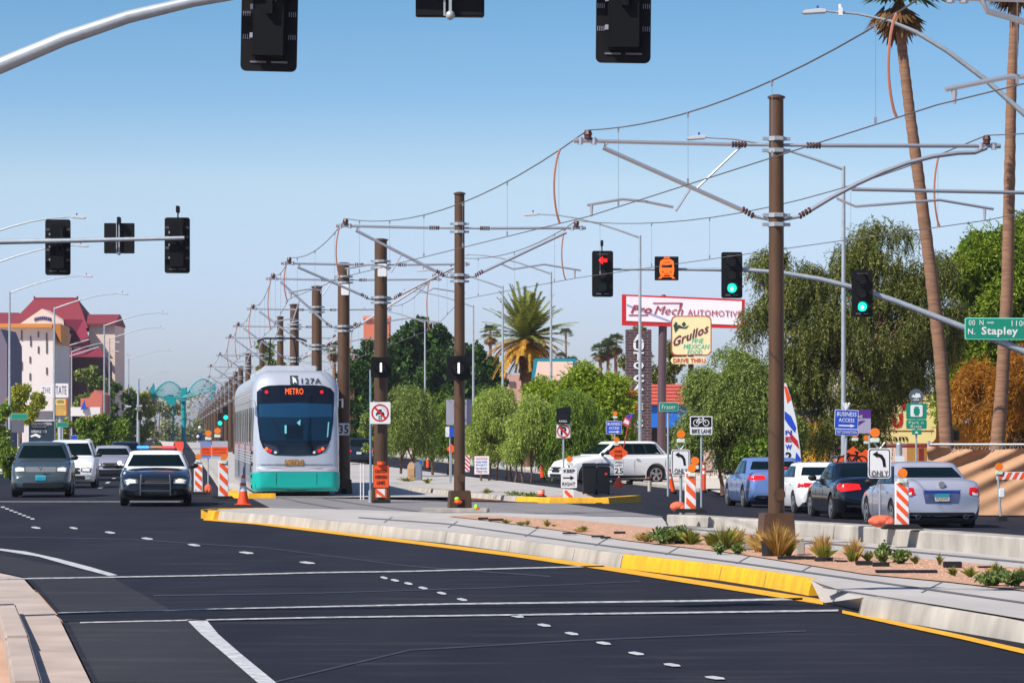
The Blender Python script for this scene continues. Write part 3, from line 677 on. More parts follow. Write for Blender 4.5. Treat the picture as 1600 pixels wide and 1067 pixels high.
# street name sign
k = Yr / F
t = thing('street_name_sign', 'large green street sign reading N. Stapley hanging from the sloping mast arm', 'street sign', (X(1576, Yr), Yr - .2, Z(514, Yr)), 0)
t.rotation_euler[1] = .005
w, h = 140 * k, 34 * k
MB().prism(rr(w, h, .05), -.01, .012).build('border', mat('sign_rim_pale_green', (120, 226, 200), .5), t)
MB().prism(rr(w - .05, h - .05, .04), -.016, -.004).build('panel', green, t)
for s_, x0, x1, y0, y1, bo in (('00', 1512, 1522, 500.5, 509, .0), ('N', 1529, 1535, 500.5, 508.5, .0), ('1100', 1579, 1603, 501, 510, .0), ('N.', 1511, 1522, 514, 523, .01), ('Stapley', 1532, 1589, 511, 527, .02), ('E', 1612, 1618, 501, 509, .0)):
    if s_ == 'E': continue
    txt(s_, (x1 - x0) * k, (y1 - y0) * k, white, t, (((x0 + x1) / 2 - 1576) * k, -.02, (514 - (y0 + y1) / 2) * k), bold=bo)
m = MB().box(((1545 - 1576) * k, -.019, (514 - 504.6) * k), (.16, .004, .025)); m.prism([((1547.5 - 1576) * k, .13), ((1552 - 1576) * k, .17), ((1547.5 - 1576) * k, .21)], -.021, -.017); m.build('arrow', white, t)

# train signals on the poles
for px, s, y0, y1, lab in ((595, 55, 558, 590, 'black train signal showing a white bar above the prohibition sign'), (716.5, 65, 556, 594, 'black train signal showing a white bar on the pole of the concrete nose')):
    Y = F / s - .35; k = Y / F
    t = thing('train_signal', lab, 'train signal', (X(px, Y), Y, Z((y0 + y1) / 2, Y)), RZ)
    hw = 18.5 * k if s == 65 else 15.5 * k
    MB().prism(rr(hw * 2, (y1 - y0) * k, .03), -.02, .02).build('backplate', black, t)
    MB().box((0, .12, 0), (.34, .2, .36)).build('housing', darkm, t, bevel=.02)
    MB().prism(circ(.15), -.035, -.02).build('lens', mat('lens_dark', (18, 20, 22), .25), t)
    vs = []; n = 14
    m = MB(); ri = [(.165 * math.cos(2 * PI * q / 20), -.02, .165 * math.sin(2 * PI * q / 20)) for q in range(20)]; ro = [(x, -.2 if z > -.06 else -.08, z) for x, y, z in ri]; ro2 = [(x * 1.08, y, z * 1.08) for x, y, z in ro]; ri2 = [(x * 1.08, y, z * 1.08) for x, y, z in ri]
    m.loft([ri, ro, ro2, ri2], caps=False); m.build('visor', darkm, t)
    MB().prism(rr(.05 * 60 / s, .26, .02), -.05, -.035).build('light_bar', litwhite, t)
# ================================================================ vehicles
def sup(w, l0, l1, z, n=36, e=6.0, yc=None, bow=0.0):
    """ring: rounded rectangle, half width w, from y=l0 (front) to y=l1"""
    c = (l0 + l1) / 2; hl = (l1 - l0) / 2; r = []
    for k in range(n):
        a = 2 * PI * (k + .5) / n; ca, sa = math.cos(a), math.sin(a)
        x = w * math.copysign(abs(ca) ** (2 / e), ca); y = hl * math.copysign(abs(sa) ** (2 / e), sa)
        r.append((x, c + y, z))
    return r
def interp(tab, y):
    if y <= tab[0][0]: return tab[0][1:]
    for a, b in zip(tab, tab[1:]):
        if y <= b[0]:
            t = (y - a[0]) / (b[0] - a[0]); t = t * t * (3 - 2 * t) if b[0] - a[0] < .5 else t
            return tuple(p + (q - p) * t for p, q in zip(a[1:], b[1:]))
    return tab[-1][1:]
lampw = mat('headlamp_lens', (214, 214, 208), .12, coat=.6); chrome = mat('chrome', (205, 208, 214), .14, .95); redl = mat('tail_lamp_red', (196, 14, 22), .15, coat=.6, emit=(200, 10, 12), es=.12)
redlit = mat('brake_lamp_lit', (235, 24, 26), .2, emit=(255, 24, 22), es=.8); trimb = mat('black_trim', (14, 14, 16), .6); rimm = mat('wheel_rim_alloy', (170, 172, 178), .3, .7)
platew = mat('number_plate_pale', (206, 206, 196), .5); platet = mat('number_plate_teal', (40, 150, 170), .5); lampy = mat('headlamp_lit_warm', (255, 214, 140), .3, emit=(255, 196, 110), es=1.6)
seatm = mat('seat_grey', (60, 62, 62), .8)
def wheel(parent, x, y, r, sgn, rim=rimm, w=.21):
    n = 24; prof = [(.62, -.5), (.9, -.5), (.98, -.36), (1.0, 0), (.98, .36), (.9, .5), (.62, .5)]
    rings = [[(p[1] * w, r * p[0] * math.cos(2 * PI * k / n), r * p[0] * math.sin(2 * PI * k / n)) for k in range(n)] for p in prof]
    o = MB().loft(rings).build('wheel', rubber, parent); o.location = (x, y, r)
    m = MB(); xx = sgn * (w * .5 - .005)
    ring = lambda q, dx: [(xx + sgn * dx, r * q * math.cos(2 * PI * k / n), r * q * math.sin(2 * PI * k / n)) for k in range(n)]
    m.loft([ring(.66, .0), ring(.66, .016), ring(.58, .016), ring(.56, -.03)], caps=False)
    for k in range(5):
        a = 2 * PI * k / 5 + .3; c, s_ = math.cos(a), math.sin(a); b = .055
        m.add([(xx + sgn * .012, r * .58 * c - b * s_, r * .58 * s_ + b * c), (xx + sgn * .012, r * .58 * c + b * s_, r * .58 * s_ - b * c), (xx + sgn * .02, .09 * c + b * .7 * s_, .09 * s_ - b * .7 * c), (xx + sgn * .02, .09 * c - b * .7 * s_, .09 * s_ + b * .7 * c)], [(0, 1, 2, 3)])
    m.tube([(xx + sgn * .0, 0, 0), (xx + sgn * .025, 0, 0)], .085, 10); m.build('rim', rim, o)
    MB().tube([(xx - sgn * .03, 0, 0), (xx - sgn * .02, 0, 0)], r * .6, 16).build('brake_disc', trimb, o)
def car(name, label, cat, px, Y, z0, away, paint, L=4.8, Wd=1.82, Ht=1.46, hood=.98, belt=1.0, deck=1.08, cowl=-.95, rf=-.35, rb=1.0, bb=1.75, wb=2.75, r=.335, roof=None, suv=False,
        dark_low=True, rzx=None, group=None, rim=rimm, lamp=lampw, tail=redl, grille=(.75, .22, .62), lamppos=(.62, .66, .2, .09), tailpos=(.66, .9, .17, .09), plate=None, gm=None, rearplate=(.0, .78), wf=.75):
    t = thing(name, label, cat, (X(px, Y), Y, z0), (PI if away else 0) + RZ if rzx is None else rzx, group)
    roof = roof or paint; h = L / 2; zb = .2; bt = min(bb, h - .5)
    top = [(-h, .62, .80), (-h + .06, .70, .88), (-h + .3, hood - .2, .955), (-h + .7, hood - .09, .985), (cowl - .1, hood, 1.0), (cowl + .25, belt, 1.0), (bt - .1, belt + .03, 1.0), (bt + .1, max(belt, deck) - .0, .99), (h - .28, deck, .965), (h - .1, deck - .06, .93), (h, deck - .26, .86)]
    bot = [(-h, .3), (-h + .25, .2), (h - .4, .22), (h, .34)]
    ys = sorted(set([-h, -h + .03, -h + .08, -h + .16, -h + .3, -h + .5, -h + .8, -h + 1.2, cowl - .1, cowl + .1, cowl + .3, 0, .4, .8, 1.2, bt - .3, bt - .05, bt + .12, h - .3, h - .18, h - .1, h - .04, h]))
    rings = []
    for y in ys:
        zt, f = interp(top, y); zz, = interp(bot, y); w = Wd / 2 * f
        half = [(0, zz), (.6 * w, zz), (.93 * w, zz + .03), (.985 * w, zz + .14), (1.0 * w, zz + (zt - zz) * .45), (.985 * w, zt - .17), (.95 * w, zt - .07), (.86 * w, zt - .02), (.62 * w, zt + .012), (.3 * w, zt + .025), (0, zt + .03)]
        rings.append([(a, y, c) for a, c in half] + [(-a, y, c) for a, c in half[-2:0:-1]])
    bo = MB().loft(rings).build('body', paint, t, smooth=True, ang=60)
    # wheel arches
    cut = MB()
    for yy in (-wb / 2 - .02, wb / 2): 
        for sg in (-1, 1): cut.tube([(sg * (Wd / 2 + .2), yy + .0137, r + .003), (sg * (Wd / 2 - .31), yy + .0137, r + .003)], r + .057, 29)
    co = cut.build('cutter', trimb, t)
    md = bo.modifiers.new('b', 'BOOLEAN'); md.operation = 'DIFFERENCE'; md.object = co; md.solver = 'EXACT'
    bpy.context.view_layer.update()
    me = bpy.data.meshes.new_from_object(bo.evaluated_get(bpy.context.evaluated_depsgraph_get()))
    bo.modifiers.clear(); bo.data = me; bpy.data.objects.remove(co)
    me.materials.clear(); me.materials.append(paint)
    bm = bmesh.new(); bm.from_mesh(me)
    for f in bm.faces: f.smooth = True; f.material_index = 0
    for e in bm.edges: e.smooth = not (len(e.link_faces) != 2 or e.calc_face_angle(0) > 1.0)
    bm.to_mesh(me); bm.free()
    # greenhouse
    zr = Ht; rings = []; bz = belt - .06
    def gp(u):
        return (cowl + (rf - cowl) * u, bb + (rb - bb) * u, Wd / 2 * (.955 - (.955 - wf) * (u ** 1.15)), bz + (zr - .07 - bz) * u)
    for u in (0, .2, .4, .6, .8, .93, 1):
        a, b, w, z = gp(u); rings.append(sup(w, a, b, z, e=7))
    a, b, w, z = gp(1)
    for q, dz in ((.96, .035), (.86, .055), (.6, .07), (.2, .078)):
        rings.append(sup(w * q, (a + b) / 2 - (b - a) / 2 * q, (a + b) / 2 + (b - a) / 2 * q, z + dz, e=6))
    gh = MB().loft(rings).build('roof', roof, t, ang=50)
    bv = bvh_of(gh); z0g, z1g = belt + .05, zr - .115
    def wz(z): return gp((z - bz) / (zr - .07 - bz))
    W0, W1 = wz(z0g)[2] - .11, wz(z1g)[2] - .13
    decal('windscreen', bv, [(-W0, z0g), (W0, z0g), (W1 * 1.0, z1g), (-W1, z1g)], glass, t, 'f', .016, rings=8, seg=.06)
    decal('rear_window', bv, [(-W0 + .04, max(z0g, deck + .04)), (W0 - .04, max(z0g, deck + .04)), (W1 - .02, z1g), (-W1 + .02, z1g)], glass, t, 'b', .016, rings=8, seg=.06)
    m = MB()
    for sd in 'lr':
        fa, fb, ga_, gb_ = wz(z0g - .02)[0] + .26, wz(z0g - .02)[1] - .28, wz(z1g + .03)[0] + .1, wz(z1g + .03)[1] - .15
        decal('window_surround', bv, [(fa, z0g - .02), (fb, z0g - .01), (gb_, z1g + .02), (ga_, z1g + .02)], trimb, t, sd, .004, rings=3)
        f0, b0 = wz(z0g)[0] + .34, wz(z0g)[1] - .34; f1, b1 = wz(z1g)[0] + .14, wz(z1g)[1] - .2
        mid = (f0 + b0) / 2 - .02
        decal('side_window', bv, [(f0, z0g), (mid - .05, z0g), (mid - .05, z1g + .01), (f1, z1g)], glass, t, sd, .008)
        if suv:
            m2 = b0 - .75
            decal('side_window', bv, [(mid + .05, z0g), (m2 - .05, z0g), (m2 - .12, z1g), (mid + .05, z1g + .01)], glass, t, sd, .008)
            decal('side_window', bv, [(m2 + .07, z0g + .05), (b0 - .12, z0g + .06), (b1 - .02, z1g), (m2 - .02, z1g)], glass, t, sd, .008)
        else:
            decal('side_window', bv, [(mid + .05, z0g), (b0, z0g + .02), (b1, z1g), (mid + .05, z1g + .01)], glass, t, sd, .008)
    bb_ = bvh_of(bo); hw = Wd / 2
    gw, gh_, gz = grille
    decal('grille', bb_, rr(gw * 2 * .5, gh_, .05, 0, gz), gm or trimb, t, 'f', .012)
    decal('lower_intake', bb_, rr(1.1, .14, .05, 0, .38), trimb, t, 'f', .012)
    lx, lz, lw, lh = lamppos
    for sg in (-1, 1):
        x_ = lx - .035; P4 = lambda q: [(sg * (x_ - lw * q), lz - lh * .7 * q), (sg * (x_ + lw * .8 * q), lz - lh * .9 * q), (sg * (x_ + lw * q), lz + lh * .5 * q), (sg * (x_ + lw * .3 * q), lz + lh * q), (sg * (x_ - lw * .9 * q), lz + lh * .7 * q)][::sg]
        o = decal('headlight', bb_, P4(1.0), mat('lamp_housing', (120, 122, 126), .2, .5, coat=.5), t, 'f', .014, seg=.05); decal('lens', bb_, P4(.72), lamp, o, 'f', .022, seg=.05)
    tx, tz, tw, th_ = tailpos
    for sg in (-1, 1):
        o = decal('taillight', bb_, [(sg * (tx - tw), tz - th_ * .4), (sg * (tx + tw), tz - th_), (sg * (tx + tw), tz + th_), (sg * (tx - tw * .8), tz + th_ * .8)][::sg], tail, t, 'b', .014)
        decal('taillight', bb_, [(h - .32, tz - .02), (h - .03, tz - th_), (h - .03, tz + th_ * .9), (h - .26, tz + th_ * .7)], tail, t, 'l' if sg < 0 else 'r', .012)
    if plate: decal('number_plate', bb_, rr(.32, .16, .02, 0, plate[1]), plate[0], t, 'f', .02)
    decal('number_plate', bb_, rr(.32, .16, .02, 0, rearplate[1]), platew, t, 'b', .02)
    decal('bumper_trim', bb_, rr(Wd * .8, .13, .05, 0, .36), trimb, t, 'b', .01)
    MB().box((0, 0, .24), (Wd * .8, L * .86, .14)).build('underbody', trimb, t)
    if suv:
        for sd in 'lr': decal('sill_cladding', bb_, [(-wb / 2 + r + .08, .26), (wb / 2 - r - .08, .26), (wb / 2 - r - .08, .38), (-wb / 2 + r + .08, .38)], trimb, t, sd, .012, rings=2)
    for yy in (-wb / 2 - .02, wb / 2):
        for sg in (-1, 1): wheel(t, sg * (hw - .12), yy, r, sg, rim)
    for sg in (-1, 1):
        m = MB().ball((sg * (hw + .07), cowl + .35, belt + .06), (.11, .07, .075)); m.box((sg * (hw - .04), cowl + .38, belt + .01), (.16, .05, .04)); m.build('wing_mirror', trimb if dark_low else paint, t)
        m = MB()
        for yy in ((cowl + .95), (cowl + 1.95)): m.box((sg * (hw + .004), yy, belt - .13), (.03, .17, .035))
        m.build('door_handle', paint, t, bevel=.01)
        for yy in (cowl + .35, (wz(z0g)[0] + wz(z0g)[1]) / 2, bb - .35):
            decal('door_seam', bb_, [(yy - .008, .34), (yy + .008, .34), (yy + .008, belt - .08), (yy - .008, belt - .08)], trimb, t, 'l' if sg < 0 else 'r', .004, rings=1)
    return t, bo, gh
def P_(n, c, r=.3, me=.3, coat=.8): return mat('car_paint_' + n, c, r, me, coat=coat)
# police car
pc, pb, pg = car('police_car', 'black and white police car with a red and blue light bar', 'police car', 244, 97.2, 0, False, P_('black', (14, 16, 24)), L=5.35, Wd=1.95, Ht=1.5, hood=1.0, belt=1.02, deck=1.06, cowl=-1.0, rf=-.35, rb=1.1, bb=1.85, wb=2.9, r=.35,
                 roof=P_('white', (235, 235, 235), .35, 0, .6), grille=(.95, .2, .66), lamppos=(.7, .68, .2, .085), plate=None)
MB().box((0, .1, 1.535), (1.15, .28, .03)).build('light_bar', trimb, pc)
for x, c in ((-.36, mat('light_bar_blue', (40, 110, 255), .3, emit=(60, 130, 255), es=2.2)), (.34, mat('light_bar_red', (255, 60, 60), .3, emit=(255, 60, 70), es=1.4)), (0, mat('light_bar_amber', (200, 150, 110), .3))):
    MB().box((x, .1, 1.585), (.34, .24, .075)).build('beacon', c, pc, bevel=.015)
m = MB()
for sg in (-1, 1): m.tube([(sg * .4, -2.72, .3), (sg * .4, -2.74, .6), (sg * .38, -2.66, .86)], .022, 8)
for z in (.42, .62): m.tube([(-.4, -2.74, z), (.4, -2.74, z)], .018, 8)
m.build('push_bar', mat('push_bar_grey', (90, 92, 100), .4, .5), pc)
MB().ball((.62, -2.5, .68), (.15, .08, .07)).build('lit_headlight', lampy, pc)
MB().ball((-.66, -2.5, .68), (.13, .08, .065)).build('clear_headlight', lampw, pc)
MB().box((.78, -2.52, .42), (.12, .1, .12)).build('indicator', amber, pc)
MB().tube([(-.93, -.75, 1.1), (-.99, -.9, 1.16)], [.03, .07], 8).build('spotlight', chrome, pc)
s1, b1, g1 = car('family_suv', 'grey-green SUV with a chrome grille and blue-white number plate, nearest the left edge', 'SUV', 68, 110, 0, False, P_('greygreen', (70, 82, 86)), L=4.75, Wd=1.86, Ht=1.7, hood=1.12, belt=1.15, deck=1.18, cowl=-1.25, rf=-.65, rb=1.7, bb=2.1, wb=2.75, r=.36,
    suv=True, grille=(.95, .16, .86), gm=mat('chrome_grille', (150, 154, 152), .3, .6), lamppos=(.68, .86, .2, .1), plate=(platet, .6))
m = MB()
for sg in (-1, 1): m.prism([(-.1, .98), (0, .8), (.1, .98), (.05, .98), (0, .88), (-.05, .98)], -2.42, -2.4)
m.build('badge', chrome, s1)
for sg in (-1, 1): MB().ball((sg * .68, -2.27, .5), (.09, .06, .07)).build('fog_light', lampw, s1)
car('minivan', 'white minivan partly hidden behind the grey-green SUV', 'van', 112, 128, 0, False, P_('white', (235, 235, 235)), L=5.0, Wd=1.9, Ht=1.72, hood=1.1, belt=1.12, deck=1.18, cowl=-1.35, rf=-.6, rb=2.0, bb=2.3, wb=3.0, suv=True)
car('sedan', 'silver sedan following in the gap between the white minivan and the police car', 'car', 176, 148, 0, False, P_('silver', (178, 174, 186)), L=4.7, Ht=1.44)
car('sedan', 'dark car with only its roof showing behind the silver oncoming sedan', 'car', 196, 186, 0, False, P_('dark_blue', (30, 36, 54)), L=4.7, Ht=1.5)
# far right carriageway
car('family_suv', 'dark blue SUV driving away between the catenary poles right of the tram', 'SUV', 558, 232, -.14, True, P_('dark_blue', (30, 36, 54)), L=4.7, Wd=1.9, Ht=1.75, hood=1.12, belt=1.15, deck=1.2, cowl=-1.3, rf=-.6, rb=1.8, bb=2.15, suv=True, tail=redlit)
# the queue on the right
X0 = 16.4
def q(Y): return 800 + F * (X0 + SL * Y) / Y
hs, hb, hg = car('sedan', 'silver-lilac sedan with a dark rear window, last in the queue', 'car', q(77.7) - 6, 77.7, -.14, True, P_('lilac_silver', (182, 183, 196), .3, .35), L=4.8, Wd=1.82, Ht=1.49, belt=.98, deck=1.12, rb=.8, bb=1.8, tailpos=(.73, .86, .15, .115), rearplate=(0, .74), rim=rimm)
bv = bvh_of(hb)
decal('plate_recess', bv, [(-.42, .9), (-.36, .62), (.36, .62), (.42, .9)], P_('lilac_shadow', (92, 100, 140), .35, .4), hs, 'b', .008)
decal('recess_bar', bv, [(-.4, .9), (-.38, .84), (.38, .84), (.4, .9)], mat('deep_blue_trim', (28, 60, 140), .4), hs, 'b', .013)
decal('plate_upper', bv, rr(.32, .07, .01, 0, .79), platet, hs, 'b', .024)
txt('BKA0A8A', .26, .06, black, hs, (0, 2.455, .72), rz=PI)
MB().tube([(0, 2.36, 1.02), (0, 2.39, 1.02)], .07, 14).build('badge', chrome, hs)
for sg in (-1, 1):
    MB().tube([(sg * .52, 2.2, .34), (sg * .52, 2.43, .33)], .05, 12).build('exhaust_tip', chrome, hs); MB().tube([(sg * .52, 2.432, .33), (sg * .52, 2.436, .33)], .038, 12).build('exhaust_bore', black, hs)
    decal('reverse_light', bv, [(sg * .66, .79), (sg * .78, .75), (sg * .8, .83), (sg * .66, .86)][::sg], lampw, hs, 'b', .02)
bs, bb1, _ = car('sedan', 'glossy black sedan waiting between the white car and the silver-lilac sedan', 'car', q(85.2), 85.2, -.14, True, P_('gloss_black', (10, 16, 26), .18, .2, 1), L=4.75, Wd=1.83, Ht=1.42, belt=.97, deck=1.06, rb=.8, bb=1.7, tailpos=(.6, .84, .24, .1), tail=redlit)
decal('window_reflection', bvh_of(_), [(-.45, 1.12), (-.1, 1.12), (-.12, 1.26), (-.4, 1.26)], mat('tinted_reflection', (70, 130, 120), .2), bs, 'b', .014)  # greenish reflection painted as a patch on the rear window
for sg in (-1, 1): pass
ws, wb1, _ = car('sedan', 'white sedan with amber-red rear lamps, ahead of the glossy black car', 'car', q(90.8) + 2, 91.3, -.14, True, P_('white', (235, 235, 235)), L=4.5, Wd=1.74, Ht=1.36, belt=.95, deck=1.0, rb=.8, bb=1.65, r=.31, tailpos=(.64, .8, .2, .07))
us, ub1, _ = car('sedan', 'light blue sedan at the head of the queue, partly behind the tall pole', 'car', q(98) - 2, 98, -.14, True, P_('sky_blue', (116, 146, 200), .26, .4), L=4.9, Wd=1.85, Ht=1.45, belt=.97, deck=1.08, rb=.85, bb=1.8, tailpos=(.66, .9, .22, .08), tail=redlit)
MB().box((.0, 1.75, 1.17), (.5, .05, .03)).build('brake_light', redlit, us)
# white SUV crossing
wv, wvb, wvg = car('large_suv', 'large white SUV seen side on, turning behind the black bins', 'SUV', 957, 145, -.15, False, P_('white', (235, 235, 235)), L=5.15, Wd=1.98, Ht=1.78, hood=1.16, belt=1.2, deck=1.24, cowl=-1.3, rf=-.35, rb=1.75, bb=2.3, wb=3.05, r=.41, suv=True, rzx=-PI / 2 + .42, tailpos=(.75, 1.05, .2, .1))

# ================================================================ tram
Yt = F / 51
t = thing('tram', 'silver light rail tram with a teal skirt and dark rounded windscreen', 'tram', (X(463.5, Yt), Yt, .02), RZ * 1.05)
silver = mat('tram_silver', (196, 200, 208), .3, .35, coat=.4, noise=.03, scale=1); flank = mat('tram_fluted_side', (206, 208, 212), .35, .3, noise=.06, scale=3)
def tr(w, zb, zt, rc, n=7):
    pts = []
    for sg in (1, -1):
        arc = [(w - rc * .76 + rc * .76 * math.cos(a), zt - rc * .95 + rc * .95 * math.sin(a)) for a in [PI / 2 * k / n for k in range(n + 1)]]
        seg = [(w * .97, zb), (w, zb + .12), (w, .72), (w, 1.2), (w, 1.9), (w * .99, 2.5)] + arc
        pts += seg if sg > 0 else [(-x, z) for x, z in seg[::-1]]
    return pts
def slope(z): return .05 * max(0, z - .9) + .10 * max(0, z - 1.25) ** 1.25 + .5 * max(0, z - 3.2) ** 2
rings = []
for w, zb, zt, y in ((1.13, .28, 3.64, .0), (1.22, .2, 3.75, .05), (1.29, .16, 3.82, .16), (1.325, .15, 3.86, .36), (1.33, .15, 3.88, .8), (1.33, .15, 3.88, 3), (1.33, .15, 3.88, 27.6)):
    rc = .68 if y < 1 else .62
    k = max(0, 1 - y / 3)
    rings.append([(x, y + slope(z) * k + .13 * (x / 1.33) ** 2 * k, z) for x, z in tr(w, zb, zt, rc)])
# front cap rings
w, zb, zt = 1.13, .28, 3.64; base = tr(w, zb, zt, .68); cap = []
for q_ in (.02, .25, .5, .75): cap.append([(x * q_, slope(2 + (z - 2) * q_) + .13 * (x * q_ / 1.33) ** 2 - .02 * (1 - q_), 2 + (z - 2) * q_) for x, z in base])
tb = MB().loft(cap + rings).build('body', silver, t, ang=50)
bv = bvh_of(tb); k = 1 / 51
def tp(lst): return [((a - 463.5) * k, 3.88 - (b - 578) * k) for a, b in lst]
mk = tp([(402, 626), (402, 612), (408, 605), (420, 602), (440, 601), (490, 601), (507, 602), (518, 606), (523, 613), (523, 630), (521, 660), (517, 686), (511, 700), (503, 708), (494, 711), (463, 712), (430, 711), (419, 707), (411, 699), (406, 686), (403, 660)])
decal('windscreen_surround', bv, mk, mat('tram_black_mask', (12, 14, 20), .12, coat=.5), t, 'f', .012, rings=9, seg=.08)
tgl = mat('tram_windscreen_glass', (6, 34, 52), .06, coat=.6)
decal('windscreen', bv, tp([(404, 632), (430, 630), (463, 629.5), (497, 630), (521, 632), (520, 660), (516, 683), (512, 688), (463, 688), (413, 688), (408, 680), (405, 656)]), tgl, t, 'f', .022, rings=8, seg=.08)
decal('sun_blind', bv, tp([(405, 631), (463, 629), (520, 631), (520, 651), (463, 652), (405, 651)]), mat('tram_blind', (20, 62, 92), .12, coat=.5), t, 'f', .027, rings=5)
decal('cab_interior', bv, tp([(446, 664), (474, 664), (474, 686), (446, 686)]), mat('tram_cab', (8, 20, 28), .15), t, 'f', .027, rings=3)
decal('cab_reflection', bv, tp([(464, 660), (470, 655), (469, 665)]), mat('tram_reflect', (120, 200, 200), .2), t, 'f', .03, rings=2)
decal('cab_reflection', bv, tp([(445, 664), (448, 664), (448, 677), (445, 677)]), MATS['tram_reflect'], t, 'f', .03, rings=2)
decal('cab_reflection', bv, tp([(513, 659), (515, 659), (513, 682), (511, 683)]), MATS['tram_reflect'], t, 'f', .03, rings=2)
decal('teal_skirt', bv, [(-1.22, .17), (1.22, .17), (1.24, .3), (1.24, .76), (-1.24, .76), (-1.24, .3)], tealm, t, 'f', .035, rings=12, seg=.06)
for x_ in (-.62, .62): decal('panel_seam', bv, [(x_ - .008, .2), (x_ + .008, .2), (x_ + .008, .74), (x_ - .008, .74)], trimb, t, 'f', .038, rings=1)
decal('panel_seam', bv, [(-1.2, .985), (1.2, .985), (1.2, .995), (-1.2, .995)], trimb, t, 'f', .016, rings=1)
decal('coupler_cover', bv, [(-.3, .2), (.3, .2), (.3, .215), (-.3, .215)], trimb, t, 'f', .04, rings=1)
decal('road_grime', bv, [(-1.2, .17), (1.2, .17), (1.2, .24), (.7, .26), (0, .235), (-.6, .27), (-1.2, .24)], mat('grimy_teal', (30, 120, 112), .7, noise=.3, scale=4), t, 'f', .037, rings=3)
decal('step_band', bv, [(-1.24, .775), (1.24, .775), (1.24, .91), (-1.24, .91)], mat('tram_band', (214, 214, 222), .3, .3), t, 'f', .02, rings=4)
for sd in 'lr': decal('teal_skirt', bv, [(.2, .19), (2.6, .19), (2.6, .74), (.12, .74)], tealm, t, sd, .02, rings=6, seg=.1)
for (a, b, r_, mm) in ((417, 612, 2.6, redlit), (503.5, 612, 2.6, redlit), (416.5, 701, 2.7, litor), (421.8, 704, 2.6, redlit), (499, 704, 2.6, redlit), (504.2, 701, 2.7, litor), (430.5, 706.5, 2.2, lampw), (491, 706.5, 2.2, lampw)):
    decal('marker_light', bv, circ(r_ * k, *tp([(a, b)])[0], n=12), mm, t, 'f', .035, rings=2)
for sg in (-1, 1):
    decal('lamp_cluster', bv, tp([(463.5 + sg * x, y) for x, y in ((52, 692), (44, 705), (28, 709), (27, 704), (33, 697))][::sg]), mat('lamp_cluster_dark', (44, 50, 62), .2, coat=.5), t, 'f', .026, rings=3)
def on_front(a, b, off=.05):
    x, z = tp([(a, b)])[0]; h = bv.ray_cast(Vector((x, -20, z)), Vector((0, 1, 0)))[0]; return (x, h.y - off, z)
def ft(s_, a, b, w_, h_, m_, off, **kw):
    x, z = tp([(a, b)])[0]; return ctxt(bv, s_, x, z, w_ * k, h_ * k, m_, t, off, **kw)
ft('METRO', 460.5, 611, 28, 9.5, litor, .045, name='destination_display')
ft('METRO', 460, 722.5, 29, 8.4, mat('logo_gold', (196, 140, 60), .5), .03, bold=.035, name='logo', shear=.12)
ft('METRO', 460.2, 722.6, 30.5, 9.8, mat('logo_dark', (40, 30, 30), .5), .018, bold=.06, name='logo_outline', shear=.12)
ft('127A', 487.5, 594.5, 31, 8.5, mat('number_grey', (44, 46, 56), .5), .03, name='fleet_number', bold=.01)
decal('roof_emblem', bv, tp([(454, 586), (467, 586), (467, 600), (454, 600)]), mat('emblem_dark', (50, 62, 66), .5), t, 'f', .02, rings=2)
decal('roof_emblem_mark', bv, tp([(458, 588), (463, 591), (465, 598), (461, 596), (459, 599)]), white, t, 'f', .03, rings=2)
m = MB().tube([on_front(424, 652, .06), on_front(433, 671, .06), on_front(446, 688, .06)], .014, 6); m.tube([on_front(426, 656, .065), on_front(432, 667, .065)], .012, 6); m.build('wiper', trimb, t)
# flank: windows, flutes, doors
fl = MB()
for z in [1.0 + .09 * i for i in range(5)] + [3.0 + .08 * i for i in range(3)]:
    for sg in (-1, 1): fl.box((sg * 1.335, 14.6, z), (.02, 25.6, .03))
fl.build('fluting', flank, t)
for sd in 'lr':
    for i, y in enumerate([.55, 2.2, 3.9, 7.0, 9.9, 13.0, 16.4, 19.3, 22.4, 25.2]):
        w_ = 1.3 if i != 0 else .5
        decal('door' if i in (1, 4, 7) else 'side_window', bv, [(y, .4 if i in (1, 4, 7) else 1.55), (y + w_, .4 if i in (1, 4, 7) else 1.55), (y + w_, 2.75), (y, 2.75)], mat('tram_side_glass', (74, 84, 90), .12, coat=.5) if i not in (1, 4, 7) else mat('tram_door_glass', (96, 104, 108), .15, coat=.4), t, sd, .012, rings=2, seg=.5)  # flank glass colour lightened to stand for bright grazing reflections
for sg in (-1, 1):
    m = MB().tube([(sg * 1.3, .5, 2.95), (sg * 1.42, .3, 3.0)], .02, 6); m.box((sg * 1.42, .28, 2.86), (.05, .16, .26)); m.build('rear_view_camera', chrome, t)
    m = MB()
    for z in (.3, .62, 1.0, 1.35): m.box((sg * 1.35, .62, z), (.06, .12, .1))
    m.build('coupler_steps', trimb, t)
MB().box((0, 14, .22), (2.1, 26.6, .3)).build('bogies', trimb, t)
m = MB()
for y in (7, 13, 21): m.box((0, y, 3.98), (1.7, 3.6, .26))
m.build('roof_equipment', flank, t, bevel=.04)
m = MB().tube([(-.5, 13.0, 4.1), (-.45, 12.2, 4.6), (-.4, 13.2, 5.15)], .025, 6); m.tube([(.5, 13.0, 4.1), (.45, 12.2, 4.6), (.4, 13.2, 5.15)], .025, 6)
for y in (13.1, 13.4): m.tube([(-.85, y, 5.1), (-.6, y, 5.2), (.6, y, 5.2), (.85, y, 5.1)], .03, 6)
m.build('pantograph', darkm, t)
